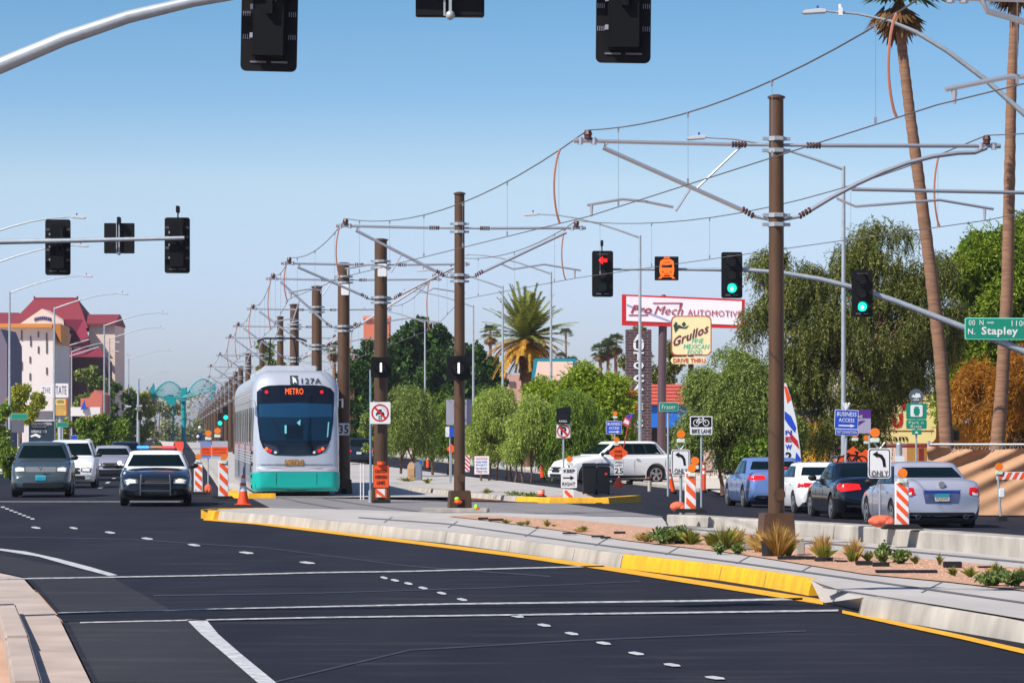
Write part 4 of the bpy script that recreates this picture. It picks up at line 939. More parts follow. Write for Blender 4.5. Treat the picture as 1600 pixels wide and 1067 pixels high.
# ================================================================ street furniture
def Ys(s): return F / s
class Loc:
    """a thing standing at photo column px, scale s; L(x,y) gives its local x,z in metres"""
    def __init__(s, name, label, cat, px, sc, z0, group=None, rz=0.0):
        s.k = 1 / sc; s.Y = F * s.k; s.px = px; s.z0 = z0
        s.t = thing(name, label, cat, (X(px, s.Y), s.Y, z0), rz, group)
    def x(s, a): return (a - s.px) * s.k
    def z(s, b): return Z(b, s.Y) - s.z0
    def pt(s, a, b, y=0): return (s.x(a), y, s.z(b))
    def box(s, x0, x1, y0, y1): return (s.x((x0 + x1) / 2), s.z((y0 + y1) / 2), (x1 - x0) * s.k, (y1 - y0) * s.k)
def plate(L, x0, x1, y0, y1, face, rim=None, name='panel', r=.03, y=0, t=.012, inset=.02):
    cx, cz, w, h = L.box(x0, x1, y0, y1)
    o = MB().prism(rr(w, h, r, cx, cz), y - t, y + t).build(name, rim or face, L.t)
    if rim: MB().prism(rr(w - inset * 2, h - inset * 2, max(.004, r - inset * .6), cx, cz), y - t - .003, y).build('face', face, o)
    return o
def post(L, px, ytop, r=.028, m=galv, y=.05, ybot=None):
    return MB().tube([(L.x(px), y, 0 if ybot is None else L.z(ybot)), (L.x(px), y, L.z(ytop))], r, 8).build('post', m, L.t)
def write(L, s, x0, x1, y0, y1, m, bold=0.0, y=-.022, parent=None, **k):
    cx, cz, w, h = L.box(x0, x1, y0, y1)
    return txt(s, w, h, m, parent or L.t, (cx, y, cz), bold=bold, **k)
def beacon(L, a, b, r, y=0.0, base=True, bz=None):
    m = MB().ball(L.pt(a, b, y), (r * L.k, r * L.k * .6, r * L.k), 14, 8); m.tube([L.pt(a, b, y - r * .62 * L.k), L.pt(a, b, y + r * .62 * L.k)], r * L.k * .98, 16)
    o = m.build('warning_lamp', amber, L.t)
    if base:
        m = MB().box(L.pt(a, b + r * 1.55, y), (r * 1.9 * L.k, .1, r * 1.0 * L.k)); m.build('lamp_battery', pale, L.t, bevel=.01)
    return o
def stripes(w, h, n, z0, lean=1, frac=.5, y=-.022):
    """slanting bands clipped to a w x h panel, as prisms"""
    m = MB(); p = h / n; sl = w * 1.0
    for i in range(-1, n + 1):
        zc = z0 + i * p + p * .35; a = zc + lean * sl / 2; b = zc - lean * sl / 2
        pts = [(-w / 2, a), (w / 2, b), (w / 2, b + p * frac), (-w / 2, a + p * frac)]
        lo, hi = z0 + .015, z0 + h - .015
        # clip against top and bottom
        def clip(ps, f, inside, edge):
            out = []
            for j, q in enumerate(ps):
                r = ps[(j + 1) % len(ps)]
                if inside(q): out.append(q)
                if inside(q) != inside(r):
                    t = (edge - q[1]) / (r[1] - q[1]); out.append((q[0] + (r[0] - q[0]) * t, edge))
            return out
        ps = clip(pts, 1, lambda q: q[1] >= lo, lo)
        if len(ps) > 2: ps = clip(ps, 1, lambda q: q[1] <= hi, hi)
        if len(ps) > 2: m.prism(ps, y, y + .012)
    return m
def vpanel(px, x0, x1, y0, y1, z0, s, label, lean=1, lamp=True, n=3, nm='barricade_panel'):
    L = Loc(nm, label, 'barricade', px, s, z0, 'striped upright barricade panels')
    cx, cz, w, h = L.box(x0, x1, y0, y1); w_ = w
    MB().prism([(cx - w / 2, cz - h / 2), (cx + w / 2, cz - h / 2), (cx + w * .46, cz + h / 2), (cx - w * .5, cz + h / 2)], -.01, .02).build('panel', white, L.t, bevel=.01)
    o = stripes(w * .76, h * .94, n, cz - h / 2 + .03, lean).build('stripes', orange2, L.t); o.location = (cx, 0, 0)
    MB().prism([(-.32, 0), (.32, 0), (.24, .07), (-.24, .07)], -.2, .2).build('base', rubber, L.t)
    return L
L = vpanel(1078.5, 1070, 1088, 737, 803, .49, 83, 'orange striped barricade panel with lamps beside the far left-turn ONLY sign'); beacon(L, 1081, 731, 6.5); beacon(L, 1087, 720, 6.5, y=.25)
L = vpanel(1409.5, 1398, 1421, 752, 827, .49, 100, 'orange striped barricade panel in front of the silver-lilac sedan', n=4); beacon(L, 1410, 739, 7.6)
L = vpanel(310.5, 303, 317, 722, 768, .05, 50, 'narrower orange striped barricade panel next to the police car'); beacon(L, 310, 713, 4.5)
L = vpanel(348.5, 341, 357, 720, 780, .05, 53, 'orange striped barricade panel standing between the police car and the tram'); beacon(L, 350, 714, 5)
# orange sandbags
def bag(px, py, s, w, h, label, z0=0.0, m=None):
    L = Loc('sandbag', label, 'sandbag', px, s, z0, 'orange sandbags')
    k = L.k
    mb = MB().ball((0, 0, h * k * .5), (w * k / 2, .16, h * k * .55), 14, 8); mb.ball((w * k * .25, -.05, h * k * .35), (w * k * .25, .15, h * k * .42), 10, 6)
    mb.build('sack', mat('sandbag_orange', (214, 100, 70), .85, noise=.35, scale=12, bump=.9), L.t)
bag(1060, 800, 82, 27, 15, 'orange sandbag at the tip of the barrier kerb', .49)
bag(1378, 822, 98, 44, 18, 'orange sandbag slumped at the foot of the nearer left-turn ONLY sign', .49)
bag(325, 762, 49, 12, 14, 'orange sandbag between the two barricade panels left of the tram', .05)
# cone
L = Loc('traffic_cone', 'orange traffic cone with two white bands in front of the tram', 'traffic cone', 380, 63.5, .21)
MB().prismz([(-.2, -.2), (.2, -.2), (.2, .2), (-.2, .2)], 0, .03).build('base', orange, L.t, bevel=.01)
n = 20; zs = [0.03, .34, .47, .55, .66, .74]; rs = [.145, .094, .078, .066, .05, .035]
for i, (nm, mm) in enumerate([('cone', orange), ('reflective_band', white), ('cone', orange), ('reflective_band', white), ('cone', orange)]):
    MB().tube([(0, 0, zs[i]), (0, 0, zs[i + 1])], [rs[i], rs[i + 1]], n).build(nm, mm, L.t)
MB().tube([(.01, 0, .72), (.02, 0, .93)], .022, 8).build('tip_lamp', mat('tip_blue', (90, 120, 200), .5), L.t)
# caution overhead lines sign
L = Loc('portable_sign', 'orange caution overhead lines sign at the foot of the pole beside the tram', 'sign', 596, 55.5, .0)
plate(L, 583, 608, 726, 762, orange2, black, y=-.05, inset=.012)
MB().tube([(L.x(596), -.05, L.z(726)), (L.x(596), -.05, L.z(721))], .12, 12).build('handle', orange2, L.t)
for s_, y0, y1 in (('CAUTION', 733, 738.5), ('OVERHEAD', 742, 747.5), ('LINES', 751, 756.5)): write(L, s_, 586 if s_ != 'LINES' else 589, 605 if s_ != 'LINES' else 602, y0, y1, black, y=-.075, bold=.01)
cx, cz, w, h = L.box(586.5, 604, 763, 777); MB().prism(rr(w, h, .02, cx, cz), -.06, -.03).build('lower_panel', orange2, L.t)
MB().prism([(cx - w * .36, cz + h * .45), (cx + w * .36, cz + h * .45), (cx + w * .36, cz - h * .3)], -.07, -.058).build('stripes', white, L.t)
MB().prism([(cx - w * .36, cz - h * .05), (cx + w * .1, cz - h * .45), (cx - w * .36, cz - h * .45)], -.07, -.058).build('stripes', white, L.t)
MB().prism([(-.27, 0), (.25, 0), (.2, .1), (-.2, .1)], -.22, .1).build('base', rubber, L.t, bevel=.01)
# fences rods left of it
L = Loc('marker_post', 'thin white marker posts standing just right of the tram', 'marker post', 565, 53, 0)
for a in (563.5, 568): MB().tube([(L.x(a), 0, 0), (L.x(a), 0, L.z(724))], .018, 6).build('rod', white, L.t)
# conduit next to p3
L = Loc('conduit', 'pale vertical conduit running up beside the pole with the red barred circle', 'conduit', 579, 55, 0)
MB().tube([(0, 0, 0), (0, 0, L.z(578))], .035, 8).build('pipe', mat('conduit_blue_grey', (132, 156, 176), .4, .3), L.t)
MB().tube([(0, 0, 0), (0, 0, .35)], .06, 8).build('collar', galv, L.t)
# ONLY signs
def only(px, x0, x1, y0, y1, s, z0, label, lampy_, r):
    L = Loc('turn_lane_sign', label, 'road sign', px, s, z0, 'left-turn ONLY signs')
    plate(L, x0, x1, y0, y1, white, None, r=.05); w = x1 - x0; h = y1 - y0
    cx, cz, ww, hh = L.box(x0, x1, y0, y1)
    m = MB(); ro = rr(ww - .03, hh - .03, .045, cx, cz); ri = rr(ww - .06, hh - .06, .035, cx, cz); n = len(ro)
    m.add([(a, -.014, b) for a, b in ro] + [(a, -.014, b) for a, b in ri], [(i, (i + 1) % n, n + (i + 1) % n, n + i) for i in range(n)]); m.build('border', black, L.t)
    def q(u, v): return (x0 + u * w, y0 + v * h)
    pts = [(.20, .20), (.42, .10), (.40, .16), (.62, .22), (.74, .36), (.78, .62), (.66, .62), (.62, .42), (.54, .32), (.40, .27), (.43, .33)]
    MB().prism([(L.x(q(*p)[0]), L.z(q(*p)[1])) for p in pts], -.018, -.013).build('arrow', black, L.t)
    write(L, 'ONLY', x0 + w * .16, x1 - w * .14, y0 + h * .74, y0 + h * .93, black)
    post(L, px + 1, y0 - 3, r=.022 * 60 / s if s > 90 else .03)
    m = MB()
    for sg in (-1, 1): m.tube([L.pt(px, y0 + 2), L.pt(px + sg * w * .24, y0 - 9)], .015, 6)
    m.build('bracket', galv, L.t)
    return L
L = only(1063, 1049, 1078, 702, 742, 76, -.0, 'left-turn ONLY sign on a post at the tip of the barrier kerb', 0, 0); beacon(L, 1064, 678, 6.6); 
L = only(1374, 1356, 1392, 700, 747, 97, .49, 'nearer and larger left-turn ONLY sign in front of the black car', 0, 0); beacon(L, 1367, 676, 7.5)
# BIKE LANE
L = Loc('bike_lane_sign', 'black and white sign with a bicycle above the words bike lane', 'road sign', 1096, 58, -.04)
plate(L, 1078, 1113, 650, 679, white, None); cx, cz, w, h = L.box(1079.5, 1111.5, 651.5, 667)
MB().prism(rr(w, h, .02, cx, cz), -.016, -.01).build('face', black, L.t)
def bicycle(L, cx, cz, R, m, y=-.02, d=1.0):
    b = MB(); rr_ = R * .42
    for sg in (-1, 1):
        ro, ri = circ(rr_, cx + sg * R * .62, cz - R * .1, 18), circ(rr_ * .78, cx + sg * R * .62, cz - R * .1, 18)
        b.add([(a, y, c) for a, c in ro] + [(a, y, c) for a, c in ri], [(i, (i + 1) % 18, 18 + (i + 1) % 18, 18 + i) for i in range(18)])
    def bar(a, c): b.tube([(cx + a[0] * R, y, cz + a[1] * R), (cx + c[0] * R, y, cz + c[1] * R)], R * .05, 5)
    for a, c in (((-.62, -.1), (-.3, .35)), ((-.3, .35), (.3, .35)), ((.3, .35), (-.05, -.1)), ((-.05, -.1), (-.3, .35)), ((-.05, -.1), (-.62, -.1)), ((.3, .35), (.62, -.1)), ((.3, .35), (.25, .55)), ((.15, .58), (.38, .52)), ((-.42, .45), (-.2, .45)), ((-.3, .35), (-.32, .45))): bar(a, c)
    return b.build('bicycle_symbol', m, L.t)
bicycle(L, cx, cz, .21, white); write(L, 'BIKE LANE', 1081, 1111, 670, 676.5, black, bold=.01); post(L, 1096, 655)
# KEEP RIGHT
L = Loc('keep_right_sign', 'white keep right sign with an arrow standing before the black bins', 'road sign', 889, 55, -.02)
plate(L, 876.5, 901.5, 730, 762, white, None); cx, cz, ww, hh = L.box(876.5, 901.5, 730, 762)
write(L, 'KEEP', 880.5, 898, 733, 738, black, bold=.015); write(L, 'RIGHT', 878.5, 898.5, 753, 759, black, bold=.0)
m = MB().box((L.x(887.5), -.016, L.z(746.3)), (.28, .005, .035)); m.prism([(L.x(891), L.z(742.5)), (L.x(897), L.z(746.3)), (L.x(891), L.z(750))], -.018, -.013); m.build('arrow', black, L.t)
MB().prism(rr(.3, .32, .03, L.x(888), L.z(773)), -.1, .1).build('drum', white, L.t)
o = stripes(.22, .3, 1, 0, 1, .42).build('stripes', orange2, L.t); o.location = (L.x(888), -.09, L.z(773) - .15)
MB().prism([(-.3, 0), (.3, 0), (.24, .08), (-.24, .08)], -.22, .22).build('base', rubber, L.t); post(L, 889, 727)
beacon(L, 890, 717, 5)
# work zone speed 25
L = Loc('speed_sign', 'orange work zone sign above a small white speed limit 25 panel', 'road sign', 966, 40.5, -.15)
pts = [(952, 705.5), (960, 700), (962, 695), (966, 694), (970, 695), (973, 700), (981, 706), (980, 710), (974, 714), (971, 717.5), (961, 717.5), (958, 714), (952.5, 710)]
MB().prism([(L.x(a), L.z(b)) for a, b in pts], -.012, .012).build('panel', orange2, L.t)
write(L, 'WORK', 960, 972, 703, 707, black); write(L, 'ZONE', 960, 972, 709.5, 713.5, black)
plate(L, 959, 974.5, 718, 742, white, signback, name='speed_panel'); write(L, '25', 960.5, 973.5, 731, 739.5, black, bold=.01); write(L, 'SPEED', 961, 972.5, 720.5, 723.5, black); write(L, 'LIMIT', 961.5, 972, 725.5, 728.5, black)
MB().tube([(0, 0, 0), (0, 0, .05), (0, 0, .4)], [.26, .22, .05], 12).build('base', orange, L.t); post(L, 967, 692, y=.03); beacon(L, 963, 687, 4.3)
# no parking with bagged sign
L = Loc('no_parking_sign', 'no parking sign with a black bag tied over the sign above it', 'road sign', 880.5, 41, -.1)
plate(L, 869.5, 891, 663, 684, white, None); n = 24
ro, ri = circ(.25, L.x(880.3), L.z(673.3), n), circ(.205, L.x(880.3), L.z(673.3), n)
write(L, 'P', 876, 885, 667, 680, black, bold=.03, y=-.016)
m = MB().add([(a, -.019, b) for a, b in ro] + [(a, -.019, b) for a, b in ri], [(i, (i + 1) % n, n + (i + 1) % n, n + i) for i in range(n)])
m.prism([(L.x(873.6), L.z(669)), (L.x(876), L.z(666.6)), (L.x(887), L.z(677.6)), (L.x(884.6), L.z(680))], -.023, -.017); m.build('prohibition_mark', red, L.t)
o = MB().loft([[L.pt(869 + dx, yy, -.1), L.pt(892 - dx, yy - dy_, -.1), L.pt(892 - dx, yy - dy_, .1), L.pt(869 + dx, yy, .1)] for dx, yy, dy_ in ((1, 662, 0), (0, 652, -1), (.5, 644, 1), (-.5, 640, 3), (1, 638, 3))]).build('plastic_bag', mat('bin_bag_black', (14, 14, 18), .25, noise=.2, scale=8, bump=1.0), L.t, bevel=.02)
write(L, 'ARBA', 873, 886, 656.5, 659.5, white, y=-.14, parent=o)
post(L, 880.5, 640, r=.035)
# delineators
def delin(px, x0, x1, ytop, ybot, label, lean=0.0, s=None):
    s = s or (ybot - 675) / 2.1
    L = Loc('delineator', label, 'delineator', px, s, H - (ybot - 675) / s, 'orange delineator posts')
    r = (x1 - x0) / 2 * L.k; h = (ybot - ytop) * L.k
    MB().tube([(0, 0, 0), (0, 0, .1)], r * 1.6, 12).build('base', rubber, L.t)
    MB().tube([(0, 0, .1), (lean, 0, h)], r, 12).build('tube', orange, L.t)
    for u in (.62, .82): MB().tube([(lean * u, 0, h * u), (lean * (u + .1), 0, h * (u + .1))], r * 1.04, 12).build('reflective_band', white, L.t)
delin(848, 843.5, 851.5, 711, 749, 'orange delineator post on the pavement left of the white SUV')
delin(1052, 1045.5, 1052.5, 733, 772, 'leaning orange delineator post behind the far left-turn ONLY sign', lean=-.16)
delin(1100, 1097, 1103, 722, 770, 'orange delineator post with white bands under the bike lane sign')
delin(669, 666, 672, 708, 733, 'short orange delineator post beside the thin light pole behind the cabinets', s=28)
delin(846, 841, 851, 765, 779, 'stubby orange drum on the gravel nose before the keep right sign', s=52)
# bins
for px, w, lab in ((921.5, 24, 'black wheeled bin, the left one of the pair before the white SUV'), (942.5, 22, 'black wheeled bin, the right one of the pair before the white SUV')):
    L = Loc('wheeled_bin', lab, 'bin', px, 45.5, -.16, 'black wheeled bins')
    hw = w / 2 * L.k; h = 1.08
    binm = mat('bin_plastic', (18, 22, 28), .4)
    MB().loft([[(-hw * .84, -.26, .06), (hw * .84, -.26, .06), (hw * .84, .26, .06), (-hw * .84, .26, .06)], [(-hw * .97, -.32, h - .1), (hw * .97, -.32, h - .1), (hw * .97, .32, h - .1), (-hw * .97, .32, h - .1)]]).build('body', binm, L.t, bevel=.03)
    MB().loft([[(-hw, -.36, h - .09), (hw, -.36, h - .09), (hw, .36, h - .09), (-hw, .36, h - .09)], [(-hw, -.34, h - .03), (hw, -.34, h - .03), (hw, .34, h - .03), (-hw, .34, h - .03)], [(-hw * .8, -.2, h + .02), (hw * .8, -.2, h + .02), (hw * .8, .2, h + .02), (-hw * .8, .2, h + .02)]]).build('lid', binm, L.t, bevel=.01)
    for sg in (-1, 1): MB().tube([(sg * hw * .8 - .03, .28, .1), (sg * hw * .8 + .03, .28, .1)], .1, 12).build('wheel', rubber, L.t)
    if px > 940: MB().ball((.1, -.33, .72), (.05, .01, .05)).build('sticker', red, L.t)
    MB().tube([(-hw * .8, .38, h - .12), (hw * .8, .38, h - .12)], .018, 6).build('handle', binm, L.t)
# cabinets
L = Loc('mailbox', 'tan round-topped mailbox cabinet beside the grey utility cabinet', 'mailbox', 643, 38, -.1)
hw = 6.5 * L.k
m = MB().prism([(-hw, 0), (hw, 0), (hw, .6)] + [(hw * math.cos(a), .6 + .28 * math.sin(a)) for a in [PI * i / 8 for i in range(9)]][1:] , -.25, .25); m.build('body', mat('mailbox_tan', (196, 156, 118), .7), L.t, bevel=.01)
MB().box((0, -.26, .45), (hw * 1.4, .02, .3)).build('door', mat('mailbox_panel', (180, 140, 104), .7), L.t)
L = Loc('utility_cabinet', 'grey slanted-top utility cabinet beside the tan mailbox', 'cabinet', 653.5, 38, -.1)
hw = 6 * L.k
MB().prism([(-hw, 0), (hw, 0), (hw, L.z(719)), (-hw, L.z(723))], -.25, .25).build('body', mat('cabinet_grey', (124, 134, 148), .6), L.t, bevel=.01)
MB().box((0, -.255, .5), (hw * 1.5, .02, .7)).build('door', mat('cabinet_door', (112, 122, 138), .6), L.t); MB().box((.08, -.27, .9), (.09, .01, .12)).build('label_plate', blue, L.t)
# business access signs
def business(px, x0, x1, y0, y1, s, label, ytop):
    L = Loc('business_access_sign', label, 'sign', px, s, -.05, 'blue business access signs')
    plate(L, x0, x1, y0, y1, blue, white, inset=.012, r=.03); w = x1 - x0; h = y1 - y0
    write(L, 'BUSINESS', x0 + w * .1, x1 - w * .08, y0 + h * .12, y0 + h * .34, white, bold=.012); write(L, 'ACCESS', x0 + w * .18, x1 - w * .16, y0 + h * .44, y0 + h * .64, white, bold=.012)
    m = MB().box((L.x((x0 + x1) / 2 - w * .06), -.02, L.z(y0 + h * .83)), (w * .52 * L.k, .005, h * .07 * L.k)); m.prism([(L.x(x1 - w * .32), L.z(y0 + h * .74)), (L.x(x1 - w * .12), L.z(y0 + h * .83)), (L.x(x1 - w * .32), L.z(y0 + h * .92))], -.022, -.017); m.build('arrow', white, L.t)
    post(L, px + 1, ytop); return L
L = business(959, 947, 971.5, 657.5, 678, 38, 'small blue business access sign beside the red-tipped feather flag', 650); beacon(L, 961, 646, 3.6)
L = business(1317, 1298, 1335, 640, 670, 62, 'large blue business access sign in front of the purple banner', 632)
L.t.rotation_euler[1] = .04
plate(L, 1300, 1336, 670, 680, blue, white, inset=.01); write(L, 'VISIT DOWNTOWN', 1302, 1334, 672.5, 677.5, white)
m = MB()
for dx in (-5, 0, 5): m.tube([L.pt(1316, 640), L.pt(1316 + dx, 629)], .03, 5)
m.build('flare_bracket', white, L.t)
# purple banner
L = Loc('banner', 'purple and grey banner behind the large business access sign', 'banner', 1340, 56, -.05)
plate(L, 1318, 1361, 640, 677, mat('banner_grey', (166, 158, 184), .7), None, r=.01, y=.06); cx, cz, w, h = L.box(1318, 1361, 640, 652.5)
MB().prism(rr(w, h, .01, cx, cz), .035, .05).build('purple_band', mat('banner_purple', (84, 36, 128), .6), L.t)
write(L, 'LANE', 1335, 1348, 648.5, 653, white, y=.03); MB().prism([(L.x(1336), L.z(668)), (L.x(1352), L.z(657)), (L.x(1345), L.z(657)), (L.x(1336), L.z(661))], .04, .048).build('graphic', MATS['banner_purple'], L.t)
for a in (1320, 1359): post(L, a, 640, y=.1)
# orange diamonds with a bicycle
for px, s, cx0, cy0, r, lab, pw in ((1332, 56, 1333, 736, 46, 'large orange diamond sign with a black bicycle showing above the cars', 1), (1352, 53, 1353, 732, 35, 'second orange diamond sign mostly hidden behind the bicycle diamond', 0)):
    L = Loc('diamond_sign', lab, 'road sign', px, s, -.14, 'orange diamond work signs')
    sc = .74
    MB().prism([(L.x(cx0 - r), L.z(cy0)), (L.x(cx0), L.z(cy0 + r * sc)), (L.x(cx0 + r), L.z(cy0)), (L.x(cx0), L.z(cy0 - r * sc - 5))], -.01, .01).build('panel', orange2, L.t)
    if pw: bicycle(L, L.x(1332), L.z(719), .42, black, y=-.014)
    post(L, px, cy0 - 20)
    if pw: beacon(L, 1336, 678, 5.2)
    else: beacon(L, 1354, 684, 4.6)
# park and ride
L = Loc('park_and_ride_sign', 'green park and ride sign with a round dark emblem on top', 'sign', 1432, 60, -.05)
plate(L, 1416, 1448, 630, 655, green, None, r=.04); plate(L, 1422.5, 1441.5, 632.5, 651, white, None, name='bus_panel', y=-.016, r=.04, t=.006)
m = MB().prism(rr(.15, .15, .03, L.x(1432), L.z(642)), -.03, -.022); m.prism(rr(.1, .03, .005, L.x(1432), L.z(636)), -.03, -.022); m.box((L.x(1432), -.026, L.z(648)), (.1, .008, .03)); m.build('bus_symbol', green, L.t)
plate(L, 1416, 1448, 655.5, 670, green, None, name='name_panel', r=.04); write(L, 'Park n', 1420, 1443, 658, 662.5, pale); write(L, 'Ride', 1423, 1440, 664, 668.5, pale)
plate(L, 1425, 1440, 671, 679, green, None, name='arrow_panel', r=.03); MB().prism([(L.x(1429), L.z(677)), (L.x(1432), L.z(673)), (L.x(1435), L.z(677))], -.02, -.013).build('arrow', white, L.t)
MB().prism(circ(.19, L.x(1431.5), L.z(619), 24), -.014, .012).build('emblem_disc', mat('emblem_grey', (84, 96, 104), .5), L.t)
m = MB().prism([(L.x(1424), L.z(620)), (L.x(1427), L.z(616)), (L.x(1429), L.z(618)), (L.x(1431), L.z(614)), (L.x(1437), L.z(615)), (L.x(1439), L.z(620)), (L.x(1432), L.z(622))], -.02, -.013); m.box((L.x(1431.5), -.017, L.z(624.5)), (.14, .006, .02)); m.build('emblem_mark', white, L.t)
post(L, 1432, 612, r=.025)
# galvanized post and small white box sign
L = Loc('pedestrian_pole', 'short galvanised post with a small white push-button plate left of the tan screen', 'post', 1405, 66, -.05)
MB().tube([(0, 0, 0), (0, 0, L.z(696))], .07, 12).build('post', galv, L.t); MB().ball((0, 0, L.z(695)), .075).build('cap', galv, L.t); plate(L, 1398, 1412, 712, 728, white, None, y=-.1, name='button_plate')
# street name blades
def blade(px, x0, x1, y0, y1, s, label, poletop, ybot=None, word='1st St', m=green):
    L = Loc('street_name_sign', label, 'street sign', px, s, 0, 'small green street name signs')
    plate(L, x0, x1, y0, y1, m, pale, inset=.012, r=.03)
    if word: write(L, word, x0 + (x1 - x0) * .14, x1 - (x1 - x0) * .14, y0 + (y1 - y0) * .25, y1 - (y1 - y0) * .25, white)
    post(L, px, poletop, r=.035); return L
blade(1044, 1030, 1060, 628.5, 642.5, 50, 'green street name sign on a thin post right of the brick pylon', 640, word='Fraser')
blade(661, 656.5, 667.5, 654.5, 663, 26, 'tiny green street name sign left of the nose pole, on a tall thin post', 640, word='')
blade(745, 736, 746, 647.5, 656, 27, 'tiny green street name sign just right of the nose pole', 648, word='')
blade(841, 838, 845, 647, 653, 27, 'tiny green sign half lost in the pale trees left of the no parking sign', 650, word='')
L = blade(28, 17, 43, 646, 655.5, 31, 'green street name sign near the left edge above a grey sign back', 650, word='')
plate(L, 18, 37.5, 656.5, 675.5, mat('sign_back_dark', (92, 92, 104), .5), None, name='sign_back')
blade(98, 88, 106.5, 659.5, 667.5, 29, 'green street name sign right of the dark wall with white lettering', 660, word='')
blade(116, 110.5, 121, 680, 692.5, 30, 'small blue sign over the roof of the white minivan', 682, word='', m=blue)
# backs of message boards left of tram
for px, x0, x1, s, lab in ((327, 314, 330, 45, 'grey-blue sign panel with an orange strip, nearer the police car'), (345, 331, 356, 46, 'wider grey sign panel with an orange strip beside the tram flank')):
    L = Loc('message_sign', lab, 'road sign', px, s, .03, 'panels with orange message strips')
    plate(L, x0, x1, 689, 716, mat('panel_blue_grey' if px == 327 else 'panel_grey', (112, 136, 186) if px == 327 else (164, 166, 178), .5), None, r=.03)
    cx, cz, w, h = L.box(x0 - .3, x1 + .3, 698, 711)
    MB().prism(rr(w, h, .02, cx, cz), -.03, -.012).build('orange_strip', orange2, L.t)
    write(L, 'SIDEWALK', x0 + 2, x1 - 2, 700, 703.5, mat('dark_red_ink', (150, 30, 16), .6), y=-.034); write(L, 'CLOSED', x0 + 2, x1 - 2, 705, 708.5, MATS['dark_red_ink'], y=-.034)
    post(L, (x0 + x1) / 2 + 3, 690, r=.025)
    beacon(L, 325.5 if px == 327 else 340, 677 if px == 327 else 673, 5)
L = Loc('drop_box', 'tiny dark blue sign with white lamps seen between far poles', 'sign', 313, 38, .02)
plate(L, 309, 317, 676, 688, mat('navy', (24, 40, 92), .5), None); MB().ball(L.pt(312, 668), .07).build('lamp', white, L.t); MB().ball(L.pt(309.5, 682), .07).build('lamp', white, L.t); post(L, 313, 680)
# blue and white sign + small orange diamond behind the nose pole
L = Loc('parking_sign', 'small blue and white sign peeking out left of the nose pole', 'sign', 702, 40, -.1)
plate(L, 696, 704, 666.5, 682.5, white, None); plate(L, 702, 712, 666.5, 682.5, blue, None, name='blue_half', y=-.006); post(L, 703, 668)
L = Loc('diamond_sign', 'small orange diamond sign peeking out left of the nose pole', 'road sign', 705, 37, -.1, 'orange diamond work signs')
MB().prism([(L.x(697.5), L.z(701)), (L.x(705), L.z(709)), (L.x(713), L.z(701)), (L.x(705), L.z(693))], -.01, .01).build('panel', orange2, L.t); post(L, 705, 696)
# white notice board
L = Loc('notice_board', 'white notice board with red and blue lettering among the tree trunks', 'notice board', 752.5, 37, -.1)
plate(L, 741, 764.5, 712, 741, white, red, inset=.01, r=.01)
for i, (s_, m_) in enumerate((('NOTICE', red), ('ROAD WORK', blue), ('PROJECT', blue), ('AHEAD', blue), ('THANK YOU', red))): write(L, s_, 744, 761, 715 + i * 5, 718 + i * 5, m_, y=-.022)
L = Loc('barrier_board', 'narrow red and white board just right of the nose pole', 'barricade', 731, 37, -.1)
cx, cz, w, h = L.box(726, 734, 711, 737); MB().prism(rr(w, h, .01, cx, cz), -.01, .01).build('panel', white, L.t); o = stripes(w, h, 4, cz - h / 2, 1).build('stripes', red, L.t); o.location = (cx, .008, 0)
# barricade at the right edge
L = Loc('rail_barricade', 'orange and white striped rail barricade before the tan screen', 'barricade', 1585, 66, -.1)
cx, cz, w, h = L.box(1557, 1640, 737, 749)
MB().box((cx, 0, cz), (w, .03, h)).build('rail', white, L.t)
m = MB()
for i in range(8):
    a = -w / 2 + .02 + i * .17
    if a + .2 < w / 2: m.prism([(cx + a, cz - h / 2 + .01), (cx + a + .09, cz - h / 2 + .01), (cx + a + .18, cz + h / 2 - .01), (cx + a + .09, cz + h / 2 - .01)], -.022, -.016)
m.build('stripes', orange2, L.t)
for a in (1560, 1606):
    MB().tube([(L.x(a - 1), 0, L.z(739)), (L.x(a + 4), 0, 0)], .03, 8).build('leg', galv, L.t); MB().box((L.x(a + 5), -.05, L.z(770)), (.14, .1, .22)).build('sandbag_tag', white, L.t, bevel=.02)
    MB().box((L.x(a + 5), 0, .06), (.2, .5, .12)).build('foot', rubber, L.t)
beacon(L, 1561, 729, 6)
# short bollards
for px, s, lab in ((1015, 44, 'dusty short bollard on the kerb right of the black bins'),):
    L = Loc('bollard', lab, 'bollard', px, s, -.1)
    MB().tube([(0, 0, 0), (0, 0, .42)], .07, 10).build('post', concrete, L.t); MB().ball((0, 0, .45), (.13, .1, .08)).build('cap', rust, L.t)
# little things left on the nose slab and gravel
m = MB().prismz([(-.85, -.5), (.75, -.55), (.8, .45), (-.8, .5)], 0, .1); o = m.build('concrete_pad', kerbm, bevel=.02); o.location = (X(712, 83.2), 83.2, .1); tag(o, 'low concrete pad under the box of the nose pole', 'concrete pad')
L = Loc('work_gloves', 'crumpled orange and lime gloves lying beside the nose pole', 'gloves', 716, 66, .31)
MB().ball((0, 0, .04), (.1, .08, .05)).build('glove', orange, L.t); MB().ball((-.03, 0, .11), (.06, .05, .05)).build('cuff', mat('lime', (150, 240, 40), .5), L.t)
L = Loc('work_glove', 'single lime glove on the gravel right of the nose pole', 'glove', 744, 68, .22)
MB().ball((0, 0, .06), (.05, .05, .07)).build('cuff', MATS['lime'], L.t); MB().ball((.02, 0, .03), (.07, .05, .03)).build('glove', orange, L.t)
